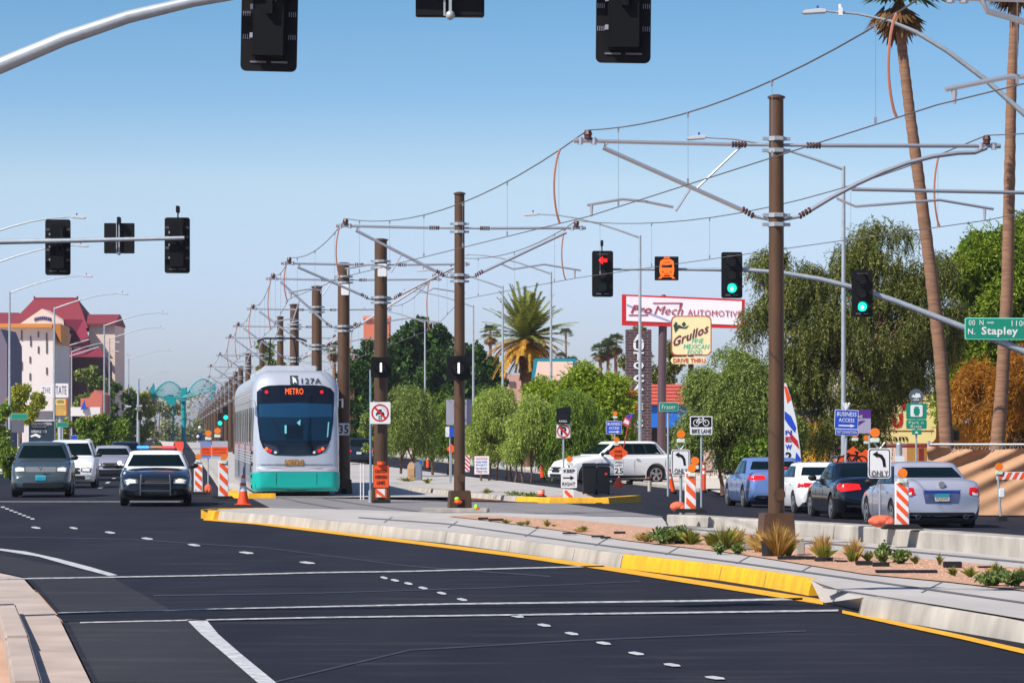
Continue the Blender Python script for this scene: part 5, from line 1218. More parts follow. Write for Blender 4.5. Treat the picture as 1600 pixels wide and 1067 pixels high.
# feather flags
def flag(px, s, pts, mm, label, polepts, cols=()):
    L = Loc('feather_flag', label, 'flag', px, s, -.05)
    m = MB().tube([L.pt(*p) for p in polepts], .02, 6); m.build('pole', mat('flag_pole_red', (190, 60, 70), .5), L.t)
    o = MB().prism([(L.x(a), L.z(b)) for a, b in pts], .0, .012).build('cloth', mm, L.t)
    for nm, ps, c in cols: MB().prism([(L.x(a), L.z(b)) for a, b in ps], -.008, -.002).build(nm, c, L.t)
    return L
flag(985, 40, [(972, 662), (976, 652), (983, 647), (990, 646), (987, 656), (983, 668), (979, 666)], mat('flag_red', (200, 70, 80), .7), 'small feather flag with a blue tip in front of the brick pylon', [(974, 700), (980, 672), (987, 648)],
     [('blue_tip', [(978, 652), (983, 647), (990, 646), (987, 657)], mat('flag_blue', (50, 60, 170), .7)), ('white_band', [(974, 660), (977, 654), (985, 660), (983, 664)], white)])
fl_ = flag(1235, 55, [(1222, 600), (1228, 598), (1236, 622), (1244, 655), (1250, 700), (1252, 722), (1222, 722)], white, 'tall striped feather flag just right of the tall pole', [(1220, 770), (1221, 700), (1222, 600)],
     [('orange_band', [(1225, 603), (1229, 604), (1236, 624), (1230, 630)], orange), ('blue_band', [(1226, 642), (1236, 650), (1244, 668), (1242, 676), (1232, 664), (1226, 655)], blue), ('red_band', [(1230, 670), (1246, 688), (1249, 702), (1238, 690)], red),
      ('blue_foot', [(1244, 706), (1251, 716), (1251, 721), (1242, 720)], blue)])
for s_, y0, y1, c in (('N', 672, 679, blue), ('E', 682, 690, red), ('W', 694, 702, blue), ('2', 706, 719, black)): write(fl_, s_, 1227, 1237, y0, y1, c, bold=.03, y=-.012)

# street lights
def light(px, ytop, label, sgn, arm=4.3, z0=0, group='street lights', s=None, lampw_=True, dz=1.0):
    s = s or (675 - ytop) / 8.3; Y = F / s
    if Y > 1200: return
    t = thing('street_light', label, 'street light', (X(px, Y), Y, z0), 0, group)
    zt = Z(ytop, Y) - z0
    MB().tube([(0, 0, 0), (0, 0, .02), (0, 0, .5), (0, 0, zt)], [.16, .1, .085, .055], 12).build('pole', galv, t)
    pts = [(sgn * arm * u, 0, zt - .1 + dz * math.sin(u * PI / 2)) for u in (0, .2, .4, .6, .8, 1)]
    MB().tube(pts, [.045, .042, .038, .034, .03, .025], 8).build('lamp_arm', galv, t)
    luminaire(t, pts[-1], sgn, .62)
    return t
for px, y, lab in ((1318, 260, 'thin grey street light on the right whose arm passes behind the tall pole'), (1000, 368, 'street light whose pole crosses the red-framed sign'), (861, 425, 'street light standing in front of the right half of the date palm'),
                   (785.5, 447, 'street light standing in front of the left half of the date palm'), (739.5, 477, 'street light just right of the nose pole'), (664, 502, 'street light in front of the dark trees left of the nose pole')):
    light(px, y, lab, -1, z0=-.05, group='street lights on the right pavement')
for px, y, lab in ((-45, 372, 'street light off the left edge, only its lamp arm showing, topmost'), (-17, 412, 'street light off the left edge, its arm showing below the topmost one'), (15, 455, 'street light with its pole nearest the left edge'), (85, 480, 'street light in front of the white building and red roof'),
                   (163, 507, 'street light before the right wing of the red-roofed building'), (171, 528, 'street light close behind the one before the right wing')):
    light(px, y, lab, 1, z0=.1, group='street lights on the left pavement')
for i, (px, y) in enumerate(((112, 548), (119, 561), (139, 566), (146, 576), (201, 560), (218, 590))):
    light(px, y, ['first', 'second', 'third', 'fourth', 'fifth', 'sixth'][i] + ' small distant street light from the left, before the hotel', 1, z0=.0, group='distant street lights')
# far signal cluster and butterfly canopy
L = Loc('signal_pole', 'far grey signal pole with dark heads above the oncoming cars', 'signal pole', 216, 24, 0)
MB().tube([(0, 0, 0), (0, 0, L.z(592))], [.14, .05], 10).build('pole', galv, L.t)
for a, b, w, h in ((209, 635, 7, 6), (225, 635, 5, 13), (192, 636, 3, 10), (204, 645, 6, 9), (219, 649, 6, 14)): MB().box(L.pt(a, b, -.1), (w * L.k, .2, h * L.k)).build('signal_head', black, L.t, bevel=.02)
L.t.children[0]
MB().tube([L.pt(192, 636), L.pt(226, 634)], .06, 6).build('arm', galv, L.t)
for px, py, s in ((344, 660, 20), (353, 651, 21)):
    L = Loc('traffic_signal', 'tiny distant signal lit green %s of the pair left of the tram' % ('lower one' if px == 344 else 'upper one'), 'traffic signal', px, s, Z(py, F / s), 'tiny distant green signals')
    MB().box((0, 0, .25), (.36, .2, 1.0)).build('housing', black, L.t); MB().prism(circ(.16, 0, -.05), -.14, -.11).build('lens', litgreen, L.t)
L = Loc('butterfly_canopy', 'turquoise wing-shaped shade sculpture over the far street', 'canopy', 287, 13, 0)
tq = mat('turquoise_steel', (0, 150, 158), .5)
MB().tube([(0, 0, 0), (0, 0, L.z(606))], [.3, .26], 12).build('column', tq, L.t); MB().tube([L.pt(270, 715), L.pt(271, 620)], .12, 8).build('column', tq, L.t)
for sg, tipx, tipy in ((-1, 238, 612), (1, 334, 604)):
    for j in range(9):
        u = j / 8; m = MB(); pts = []
        for q in range(9):
            v = q / 8
            xx = 287 + (tipx - 287) * v; yy = 622 - 6 * u + (tipy - 616) * v - (9 + 9 * u) * math.sin(v * PI) * (.35 + .65 * u) + (1 - u) * 18 * v * (1 - v)
            pts.append(L.pt(xx, yy, -2.5 + 5 * u))
        m.tube(pts, .045 if j not in (0, 8) else .09, 5); m.build('rib', tq, L.t)
    MB().prism([(L.x(tipx - 4), L.z(610)), (L.x(tipx + 2), L.z(598)), (L.x(tipx + 4), L.z(606)), (L.x(tipx + 1), L.z(616))], -.2, .2).build('wing_tip', tq, L.t)
    MB().prism([(L.x(tipx - sg * 8), L.z(618)), (L.x(tipx + sg * 2), L.z(608)), (L.x(tipx - sg * 2), L.z(626))], -.3, .3).build('wing_tip', tq, L.t)
MB().prism([(L.x(282), L.z(628)), (L.x(285), L.z(607)), (L.x(292), L.z(605)), (L.x(291), L.z(626))], -.5, .5).build('hub', tq, L.t)
MB().prism([(L.x(254), L.z(620)), (L.x(268), L.z(616)), (L.x(276), L.z(622)), (L.x(273), L.z(634)), (L.x(266), L.z(634))], -.4, .4).build('hub', tq, L.t)
# small works clutter by the far left kerb and far median
for i, (px, py, s, c, lab) in enumerate(((281, 697, 26, 'red', 'bright orange-red mesh sheet standing far behind the police car'), (255, 695, 26, 'white', 'white wedge-shaped sign panel far behind the police car'))):
    L = Loc('works_screen', lab, 'works panel', px, s, .0)
    if c == 'red': MB().prism([(L.x(272), L.z(690)), (L.x(287), L.z(690)), (L.x(287), L.z(698)), (L.x(284), L.z(708)), (L.x(279), L.z(708)), (L.x(274), L.z(698))], -.02, .02).build('panel', mat('mesh_red', (250, 84, 66), .7), L.t)
    else: MB().prism([(L.x(250), L.z(689)), (L.x(272), L.z(690)), (L.x(270), L.z(701)), (L.x(257), L.z(700))], -.02, .02).build('panel', mat('soft_white', (226, 220, 216), .7), L.t)
    post(L, px, 700, ybot=720)
L = Loc('white_dome_bin', 'white round-topped kiosk behind the oncoming silver sedan', 'kiosk', 139, 27, .1)
MB().prism([(L.x(131), 0), (L.x(147.5), 0)] + [(L.x(139.2 + 8.3 * math.cos(a)), L.z(694 - 9 * math.sin(a))) for a in [PI * i / 8 for i in range(9)]], -.5, .5).build('body', mat('kiosk_white', (232, 230, 230), .6), L.t, bevel=.02)
MB().box((L.x(138), -.52, L.z(707)), (.3, .04, .5)).build('opening', mat('kiosk_dark', (60, 60, 90), .6), L.t)
for i, (px, y0, y1, s) in enumerate(((6, 724, 790, 40), (24, 700, 712, 34), (34, 698, 712, 33), (144, 706, 722, 28), (199, 694, 708, 25))):
    if i == 0: continue
    L = Loc('works_barrel', ['', 'small orange-red works drum above the bonnet corner of the SUV at the left edge', 'lime-topped works drum above the roof of the SUV at the left edge', 'orange works drum inside the gap before the white kiosk', 'orange works drum right behind the dark car roof'][i], 'drum', px, s, Z(y1, F / s), 'far works drums')
    h = (y1 - y0) * L.k; MB().tube([(0, 0, 0), (0, 0, h)], [.22, .17], 12).build('body', orange if i != 2 else MATS['lime'], L.t); MB().tube([(0, 0, h * .5), (0, 0, h * .7)], [.2, .19], 12).build('reflective_band', white, L.t)
# ================================================================ buildings
def bld(name, label, px, s, z0=0): return Loc(name, label, 'building', px, s, z0)
cream = mat('stucco_cream', (232, 206, 190), .85, noise=.06, scale=.3); whitew = mat('stucco_white', (222, 216, 212), .85, noise=.06, scale=.3)
redroof = mat('red_roof_tiles', (132, 44, 56), .8, noise=.12, scale=1.5, bump=.3, stretch=(4, 1, 1)); slit = mat('window_slit', (86, 80, 84), .4)
# white office block with an ochre cornice
L = bld('office_block', 'white office block with slit windows and an ochre cornice at the left edge', 20, 17.0)
D = 12
fx0, fx1 = L.x(-90), L.x(83)
MB().box(((fx0 + fx1) / 2, D / 2, L.z(512) / 2), (fx1 - fx0, D, L.z(512))).build('wall', whitew, L.t)
m = MB().box(((fx0 + fx1) / 2 + .0, D / 2 - .35, (L.z(512) + L.z(506)) / 2 + .003), (fx1 - fx0 + .02, D + .7, L.z(506) - L.z(512)))
m.add([(fx1, -.7, L.z(506)), (fx1, 0, L.z(512)), (fx1 + .01, D, L.z(536)), (fx1 + .01, D, L.z(506)), (L.x(96), -.7, L.z(506)), (L.x(96), -.2, L.z(536))], [(0, 4, 5, 1), (4, 3, 2, 5), (0, 3, 4), (1, 5, 2)])
m.build('cornice', mat('ochre_cornice', (206, 136, 62), .7), L.t)
for a, y0, y1 in ((8, 515, 526), (21, 524, 541), (34, 516, 532), (48, 525, 541), (60, 518, 527), (73, 520, 552), (60, 541, 552), (21, 556, 570), (47, 557, 567), (34, 565, 578), (73, 574, 585), (47, 583, 594), (8, 556, 568)):
    MB().box((L.x(a), -.0, L.z((y0 + y1) / 2)), (.12, .14, (y1 - y0) * L.k)).build('window', slit, L.t)
L = bld('dark_wing', 'grey gabled wall cut off by the left edge', 0, 21)
MB().prism([(L.x(-60), 0), (L.x(11), 0), (L.x(11), L.z(538)), (L.x(1), L.z(514)), (L.x(-60), L.z(514))], 0, 8).build('wall', mat('grey_wall', (112, 104, 122), .8), L.t)
# red roofed hotel
L = bld('hotel', 'cream hotel with steep red roofs and a gable behind the white office block', 90, 13.7)
z = L.z
MB().box(((L.x(-60) + L.x(120)) / 2, 8, z(520) / 2), (L.x(120) - L.x(-60), 14, z(520))).build('wall', cream, L.t)
def hip(x0, x1, y0, r0, r1, ytop, D, name='roof', m=redroof, y=0.0):
    k = MB().add([(L.x(x0), y, z(y0)), (L.x(x1), y, z(y0)), (L.x(x1), y + D, z(y0)), (L.x(x0), y + D, z(y0)), (L.x(r0), y + D / 2, z(ytop)), (L.x(r1), y + D / 2, z(ytop))], [(0, 1, 5, 4), (1, 2, 5), (2, 3, 4, 5), (3, 0, 4), (0, 3, 2, 1)])
    return k.build(name, m, L.t)
hip(-100, 34, 506, -90, 15, 485, 14, y=.5)
r = hip(8, 136, 512, 37, 106, 462, 16, y=1)
m = MB().tube([(L.x(37), 9, z(461.5)), (L.x(106), 9, z(461.5))], .12, 6); m.tube([(L.x(37), 9, z(463)), (L.x(37), 9, z(458))], .1, 5); m.tube([(L.x(106), 9, z(463)), (L.x(106), 9, z(458))], .1, 5); m.build('ridge', redroof, r)
MB().prism([(L.x(34), z(506)), (L.x(68), z(483)), (L.x(104), z(504)), (L.x(104), z(513)), (L.x(34), z(513))], -1.2, 6).build('gable', cream, L.t)
o = MB(); 
for i in range(9): o.box((L.x(57 + i * 3), -1.25, z(499.5 - 2.2 * math.sin(i / 8 * PI)) + .0), (.14, .08, .35))
o.build('gable_sign', mat('sign_violet', (50, 44, 110), .6), L.t)
MB().box(((L.x(134) + L.x(175)) / 2, 8, z(507) / 2), (L.x(175) - L.x(134), 10, z(507))).build('wing_wall', cream, L.t)
o = MB().box((0, 0, 0), (1, 1, 1)).build('wing_roof', redroof, L.t)
me = MB().prism([(2.4, z(507)), (2.4, z(504)), (8.0, z(487.5)), (13.6, z(504)), (13.6, z(507))], L.x(104), L.x(175.6)).mesh('wing_roof', redroof)
for v in me.vertices: v.co = Vector((v.co.y, v.co.x, v.co.z))
bm = bmesh.new(); bm.from_mesh(me); bmesh.ops.recalc_face_normals(bm, faces=bm.faces); bm.to_mesh(me); bm.free()
o.data = me
dkr = mat('shaded_roof_tiles', (128, 34, 58), .75, noise=.15, scale=1.5); dkw = mat('porch_shadow_wall', (70, 44, 60), .8)  # shade over the porch put into these darker roof and wall colours
MB().add([(L.x(104), -3, z(500)), (L.x(132), -1, z(500)), (L.x(146), -4.5, z(528)), (L.x(150), -4.5, z(541)), (L.x(118), -6.5, z(545)), (L.x(112), -6, z(520)), (L.x(120), 2, z(520))], [(0, 4, 3, 2, 1), (0, 5, 4), (1, 2, 6)]).build('porch_roof', dkr, L.t, raw=True)
MB().add([(L.x(119), -7, z(553)), (L.x(163), -5, z(543)), (L.x(176), -7, z(560)), (L.x(120), -9, z(560))], [(0, 3, 2, 1)]).build('porch_roof', dkr, L.t, raw=True)
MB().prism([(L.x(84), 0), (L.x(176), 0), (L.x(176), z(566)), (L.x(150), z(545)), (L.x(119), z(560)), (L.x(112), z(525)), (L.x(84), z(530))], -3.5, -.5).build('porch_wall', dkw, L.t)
m = MB().prism([(L.x(97), 0), (L.x(119), 0), (L.x(119), z(524)), (L.x(97), z(522))], -6.6, -3.6)
m.build('tower', cream, L.t)
MB().prism([(L.x(96), z(523)), (L.x(122), z(519)), (L.x(118), z(512)), (L.x(106), z(511)), (L.x(97), z(516))], -6.8, -3.4).build('tower_roof', mat('slate_dark', (30, 40, 42), .7), L.t)
for a, b in ((120, 160), (140, 170)): pass
m = MB().tube([(L.x(120), -7.05, z(542)), (L.x(146), -4.6, z(532))], .08, 5); m.tube([(L.x(122), -9.05, z(560)), (L.x(162), -5.1, z(544))], .08, 5); m.build('eaves_trim', white, L.t)
# buildings low at left
L = bld('low_shop', 'white low building behind the dark lettered wall', 62, 20)
MB().box((L.x(62), 3, L.z(641) / 2), ((90 - 36) * L.k, 6, L.z(641))).build('wall', mat('shop_white', (224, 220, 222), .8), L.t); MB().box((L.x(62), 2.9, L.z(640)), ((92 - 34) * L.k, 6.6, .2)).build('parapet', mat('shop_parapet', (240, 238, 238), .8), L.t)
L = Loc('lettered_wall', 'dark blue-green wall sign with rows of white lettering', 'wall sign', 63, 24, 0)
cx, cz, w, h = L.box(45, 84, 658, 722); MB().prism(rr(w, h, .02, cx, cz), 0, .25).build('panel', mat('panel_petrol', (18, 42, 60), .5), L.t)
for s_, x0, x1, y0, y1 in (('SPEEDWAY MEDIA', 49, 81, 660, 664), ('COMPLETE SHOP', 50, 72, 665.5, 667.5), ('SERVICE CO', 49, 73, 672, 676)): write(L, s_, x0, x1, y0, y1, white, y=-.02, bold=.01)
MB().prism([(L.x(47), L.z(681)), (L.x(56), L.z(677)), (L.x(64), L.z(681)), (L.x(62), L.z(684)), (L.x(55), L.z(681)), (L.x(49), L.z(683))], -.02, 0).build('graphic', white, L.t)
L = Loc('pole_sign', 'white two-part pole sign with grey lettering above the yellow sign', 'shop sign', 84, 22, 0)
plate(L, 63, 81, 602, 619, mat('sign_offwhite', (226, 222, 224), .7), None, y=.1, t=.1); plate(L, 82, 107, 599, 621, MATS['sign_offwhite'], None, y=0, t=.12)
grey = mat('letter_grey', (110, 110, 120), .6)
write(L, 'THE', 66, 79, 605, 614, grey, y=-.01); write(L, 'STATE', 84, 104, 603, 616, grey, y=-.14)
plate(L, 87, 103, 623, 633, mat('sign_yellow', (226, 196, 110), .7), None, y=0, t=.12, name='lower_panel'); write(L, 'OPEN', 89, 100, 625, 630, mat('ink_dark', (40, 50, 30), .6), y=-.14); plate(L, 87, 104, 634, 649, mat('sign_ochre', (214, 170, 84), .7, noise=.3, scale=2), None, y=0, t=.12, name='lower_panel')
plate(L, 103, 106, 623, 648, mat('sign_rust', (190, 84, 40), .7), None, y=.1, t=.2, name='side_board'); plate(L, 83, 87, 620, 655, mat('sign_pole_dark', (44, 36, 50), .7), None, y=.1, t=.2, name='support')
MB().tube([(L.x(94), .2, 0), (L.x(94), .2, L.z(640))], .2, 8).build('post', galv, L.t)
L = bld('brick_shop', 'small brick-red building behind the cluster of thin poles at left', 150, 18)
MB().prism([(L.x(126), 0), (L.x(160), 0), (L.x(160), L.z(616)), (L.x(148), L.z(609)), (L.x(138), L.z(622)), (L.x(126), L.z(622))], 0, 6).build('wall', mat('terracotta', (196, 108, 92), .8), L.t)
plate(L, 112, 158, 636, 650, mat('soft_white', (226, 220, 216), .7), None, y=-.5, t=.2, name='fascia'); MB().prism([(L.x(128), L.z(640)), (L.x(134), L.z(625)), (L.x(137), L.z(640))], -1, -.8).build('blue_mark', blue, L.t)
# brick pylon sign
L = Loc('brick_pylon', 'tall dark brick pylon with white letters down its face', 'pylon sign', 998, 32, -.1)
cx, cz, w, h = L.box(978, 1018, 515, 740)
MB().box((cx, .5, L.z(515) / 2), (w, 1.0, L.z(515))).build('tower', brickmat('dark_brick', (74, 54, 60), (60, 44, 52), (112, 96, 100), 1, .42, .14), L.t)
for c, y0, y1 in (('A', 522, 534), ('U', 535, 548), ('T', 550, 563), ('O', 565, 577), ('C', 585, 597), ('A', 600, 610), ('R', 612, 618)): write(L, c, 989.5, 1006, y0, y1, white, bold=.035, y=-.05)
for c, y0, y1 in (('E', 630, 640), ('S', 655, 668)): write(L, c, 991, 1005, y0, y1, white, bold=.03, y=-.05)
MB().prism([(L.x(974), L.z(612)), (L.x(982), L.z(608)), (L.x(996), L.z(610)), (L.x(996), L.z(642)), (L.x(988), L.z(642)), (L.x(982), L.z(630)), (L.x(976), L.z(622))], -.12, -.02).build('red_arrow', mat('arrow_red', (190, 16, 30), .6), L.t)
# auto shop sign
L = Loc('shop_sign', 'long white sign in a red frame reading Pro Mech Automotive', 'shop sign', 1065, 33, -.1)
pw = mat('sign_lightbox_white', (240, 228, 234), .6)
R = [(972, 460), (1164, 468), (1162, 513), (972, 508)]
MB().prism([(L.x(a), L.z(b)) for a, b in R], -.1, .5).build('frame', red, L.t)
MB().prism([(L.x(a), L.z(b)) for a, b in [(978.5, 463), (1159, 471), (1158, 508), (978.5, 501.5)]], -.13, -.09).build('face', pw, L.t)
sc_ = mat('script_red', (160, 50, 66), .6)
def w2(s_, x0, x1, y0, y1, rot=.03, **k): 
    o = write(L, s_, x0, x1, y0, y1, sc_, y=-.16, **k); o.rotation_euler = (PI / 2, rot, 0); return o
w2('Pro', 985, 1018, 477, 490, shear=.35, bold=.02); w2('Mech', 1022, 1067, 478.5, 492, shear=.35, bold=.0); w2('AUTOMOTIVE', 1074, 1158, 485, 494.5)
m = MB().box((L.x(1043), -.15, L.z(473.8)), (46 * L.k, .02, .045)); m.box((L.x(997), -.15, L.z(492.5)), (30 * L.k, .02, .045)); m.prism([(L.x(1062), L.z(474)), (L.x(1066), L.z(474.5)), (L.x(1064), L.z(481)), (L.x(1061), L.z(481))], -.16, -.14); m.build('underline', sc_, L.t)
MB().prism([(L.x(979), L.z(475)), (L.x(1050), L.z(502)), (L.x(1050), L.z(505)), (L.x(979), L.z(478))], -.145, -.14).build('blue_stroke', mat('pale_blue_stroke', (150, 160, 196), .6), L.t)
MB().tube([(L.x(1033), .25, 0), (L.x(1036), .25, L.z(508))], .2, 12).build('support_pole', mat('pole_plum', (88, 66, 72), .6), L.t); MB().ball((L.x(1037), .1, L.z(464)), (.15, .1, .12)).build('finial', rust, L.t)
# food sign
L = Loc('food_sign', 'rounded cream sign reading Grullos Fine Mexican Food with a drive thru strip', 'shop sign', 1080, 36, -.1)
plate(L, 1048, 1111, 494, 556, mat('sign_cream', (240, 224, 170), .6), mat('sign_edge_red', (176, 76, 70), .6), r=.22, y=-.3, t=.18, inset=.05)
ink = mat('ink_plum', (104, 40, 60), .6); aqua = mat('ink_aqua', (20, 196, 186), .6)
o = write(L, 'Grullos', 1051, 1106, 507, 541, ink, bold=.02, y=-.5, shear=.2)
for v in o.data.vertices: v.co.y = v.co.y * .42 + v.co.x * .42
for s_, x0, x1, y0, y1 in (('FINE', 1080, 1098, 529, 536), ('MEXICAN', 1067, 1107, 538, 545.5), ('FOOD', 1073, 1096, 547, 554)): write(L, s_, x0, x1, y0, y1, aqua, y=-.5, shear=.2, bold=.0)
m = MB()
for pts in ([(1051, 510), (1055, 503), (1058, 506), (1054, 512)], [(1052, 512), (1060, 508), (1068, 512), (1075, 509), (1071, 514), (1060, 513), (1054, 520)], [(1064, 507), (1068, 503), (1071, 507), (1067, 511)]): m.prism([(L.x(a), L.z(b)) for a, b in pts], -.5, -.485)
m.build('cactus_mark', mat('ink_green', (30, 64, 52), .6), L.t)
plate(L, 1048, 1103, 558, 569, mat('sign_cream', (240, 224, 170), .6), None, r=.14, y=-.3, t=.15, name='lower_strip'); write(L, 'DRIVE THRU', 1051, 1101, 560, 567, mat('ink_rust', (200, 84, 70), .6), y=-.47, bold=.02)
MB().box((0, .1, L.z(570) - .0), (.2, .3, .3)).build('bracket', rust, L.t); MB().tube([(0, .25, 0), (0, .25, L.z(520))], .12, 8).build('support_pole', MATS['pole_plum'], L.t)
# blue fascia shop with red tiled roof
L = bld('tiled_shop', 'shop with a red tiled roof and bright blue fascia right of the brick pylon', 1030, 29, -.1)
z = L.z
tile = mat('clay_roof_tiles', (206, 94, 76), .75, noise=.15, scale=2, bump=.6, stretch=(3, 1, 1))
MB().prism([(L.x(940), 0), (L.x(1100), 0), (L.x(1100), z(640)), (L.x(940), z(640))], .5, 8).build('wall', mat('shop_dark_wall', (44, 36, 40), .7), L.t)
MB().prism([(L.x(955), z(668)), (L.x(1085), z(668)), (L.x(1085), z(634)), (L.x(955), z(634))], -1.2, -.6).build('fascia', mat('fascia_blue', (20, 104, 200), .6), L.t)
rf_ = MB().add([(L.x(950), -1.4, z(633)), (L.x(1092), -1.4, z(633)), (L.x(1092), 3.5, z(599)), (L.x(950), 3.5, z(599)), (L.x(1092), 7, z(633)), (L.x(950), 7, z(633))], [(0, 1, 2, 3), (3, 2, 4, 5), (0, 3, 5), (1, 4, 2)]).build('roof', tile, L.t)
m = MB()
for i in range(6): m.tube([(L.x(950), -1.4 + 4.9 * i / 6 - .05, z(633) + (z(599) - z(633)) * i / 6 + .05), (L.x(1092), -1.4 + 4.9 * i / 6 - .05, z(633) + (z(599) - z(633)) * i / 6 + .03)], .03, 4)
m.build('tile_courses', mat('clay_tile_edge', (150, 60, 52), .8), rf_)
# teal-framed pink sign
L = Loc('billboard', 'cream billboard in a thick teal frame rising out of pale trees', 'billboard', 865, 27, -.1)
MB().prism([(L.x(a), L.z(b)) for a, b in [(827, 612), (835, 560), (899, 560), (902, 600), (900, 612)]], 0, .5).build('frame', mat('frame_teal', (0, 132, 150), .6), L.t)
MB().prism([(L.x(a), L.z(b)) for a, b in [(833, 608), (840, 565), (895, 565), (897, 608)]], -.04, .02).build('face', mat('billboard_cream', (240, 214, 176), .7, noise=.5, scale=.35, c2=(236, 190, 190)), L.t)
for a in (840, 890): MB().tube([(L.x(a), .3, 0), (L.x(a), .3, L.z(600))], .15, 8).build('post', galv, L.t)
# ice cream stand sign
L = Loc('ice_cream_sign', 'big cream sign with red letters and the word Cream behind the park and ride sign', 'shop sign', 1400, 43, -.05)
cm = mat('sign_butter', (232, 214, 148), .6); mr_ = mat('maroon_frame', (116, 30, 40), .6)
plate(L, 1310, 1464, 614, 694, cm, mr_, r=.3, y=.1, t=.12, inset=.035)
for s_, x0, x1, y0, y1 in (('o', 1408, 1424, 626, 641), ('U', 1393, 1410, 646, 668), ('Y', 1364, 1382, 646, 668)): write(L, s_, x0, x1, y0, y1, red, bold=.06, y=-.05)
write(L, 'Ice Cream', 1330, 1418, 679, 689, black, y=-.05, bold=.01); MB().box((L.x(1400), -.03, L.z(673)), (118 * L.k, .02, .03)).build('divider', mr_, L.t); MB().box((L.x(1408), .1, L.z(697)), (112 * L.k, .2, .1)).build('sill', mr_, L.t)
for a in (1330, 1440): MB().box((L.x(a), .1, L.z(700) / 2), (.18, .18, L.z(700))).build('support_post', mr_, L.t)
# ochre building with weathered roof
L = bld('ochre_building', 'low ochre building with a weathered white roof behind the palm trunks', 1500, 41, -.05)
z = L.z
MB().prism([(L.x(1440), 0), (L.x(1532), 0), (L.x(1532), z(658)), (L.x(1440), z(658))], 0, 5).build('wall', mat('ochre_wall', (150, 106, 24), .8, noise=.15, scale=1), L.t)
MB().add([(L.x(1430), -1, z(661)), (L.x(1545), -1, z(661)), (L.x(1528), 2.5, z(636)), (L.x(1430), 2.5, z(636)), (L.x(1545), 6, z(661)), (L.x(1430), 6, z(661))], [(0, 1, 2, 3), (3, 2, 4, 5), (1, 4, 2), (0, 3, 5)]).build('roof', mat('roof_weathered', (206, 186, 182), .9, noise=.35, scale=2.5, bump=.4), L.t)
MB().box((L.x(1488), -.9, z(662.5)), (115 * L.k, .15, .1)).build('fascia', mat('fascia_maroon', (90, 40, 36), .7), L.t)
MB().box((L.x(1488), -.02, z(680)), (.5, .06, .4)).build('window', glass, L.t)
L = bld('white_building', 'white building glimpsed through the foliage behind the tall pole', 1220, 34, -.1)
MB().box((L.x(1220), 4, L.z(578) / 2), ((1330 - 1150) * L.k, 8, L.z(578))).build('wall', mat('bldg_white', (222, 214, 210), .8, noise=.1, scale=.6), L.t); MB().box((L.x(1235), -.05, L.z(645)), (90 * L.k, .4, .3)).build('fascia', mat('navy', (24, 40, 92), .5), L.t)
MB().box((L.x(1262), -.1, L.z(690)), (60 * L.k, .4, 1.8)).build('yellow_wall', mat('yellow_wall', (204, 146, 22), .8), L.t)
MB().box((L.x(1240), -.03, L.z(615)), (1.3, .2, .8)).build('window', glass, L.t)
L = bld('red_top_tower', 'brick-orange building top rising behind the dark trees', 588, 12, 0)
MB().box((0, 3, L.z(497) / 2), (40 * L.k, 6, L.z(497))).build('wall', mat('brick_orange', (206, 116, 88), .8), L.t); MB().box((0, 2.9, L.z(496)), (42 * L.k, 6.6, .4)).build('parapet', mat('brick_orange_light', (226, 140, 110), .8), L.t)
L = bld('tan_apartments', 'pale pink building glimpsed behind the date palm trunk', 790, 12, 0)
MB().box((0, 4, L.z(585) / 2), (110 * L.k, 6, L.z(585))).build('wall', mat('bldg_dusty', (190, 150, 136), .8, noise=.2, scale=.4), L.t)
for a in (765, 800, 825): MB().box((L.x(a), .95, L.z(600)), (.8, .2, .7)).build('window', slit, L.t)
# tan fabric screen on a chain-link fence
L = Loc('fence_screen', 'tan fabric screen fence sagging in folds at the right edge', 'fence', 1455, 62, -.1)
x0, x1 = L.x(1449), L.x(1449) + 12; n = 200; mz = 24; zt = L.z(698)
vs = []
for i in range(n + 1):
    u = i / n
    for j in range(mz + 1):
        v = j / mz
        w_ = u * 3.2 - v * 1.0; fold = .17 * abs(math.sin(w_ * 4.6)) ** .6 * v + .10 * math.sin(w_ * 9 + v) * v + .06 * math.sin(u * 44 + v * 5) + .07 * math.sin(w_ * 24 + 2 * v) * (.3 + v)
        dip = .09 * abs(math.sin(u * PI * 4)) * v ** 4
        vs.append((x0 + (x1 - x0) * u, fold - .0 + .0, zt * v - dip + .02))
k_ = mz + 1
o = MB().add(vs, [(i * k_ + j, (i + 1) * k_ + j, (i + 1) * k_ + j + 1, i * k_ + j + 1) for i in range(n) for j in range(mz)]).build('fabric', mat('tan_fabric', (182, 140, 106), .9, noise=.08, scale=3, bump=.15), L.t, raw=True)
for p in o.data.polygons: p.use_smooth = True
for i in range(5): MB().tube([(x0 + 3 * i, .2, 0), (x0 + 3 * i, .2, zt + .15)], .04, 8).build('fence_post', galv, L.t)
m = MB().tube([(x0, .2, zt + .06), (x1, .2, zt + .06)], .03, 6)
for i in range(60): m.tube([(x0 + .2 * i, .2, zt - .12), (x0 + .2 * i + .1, .2, zt + .06), (x0 + .2 * i + .2, .2, zt - .12)], .01, 4)
m.build('top_rail', galv, L.t)
L.t.rotation_euler[2] = -.28
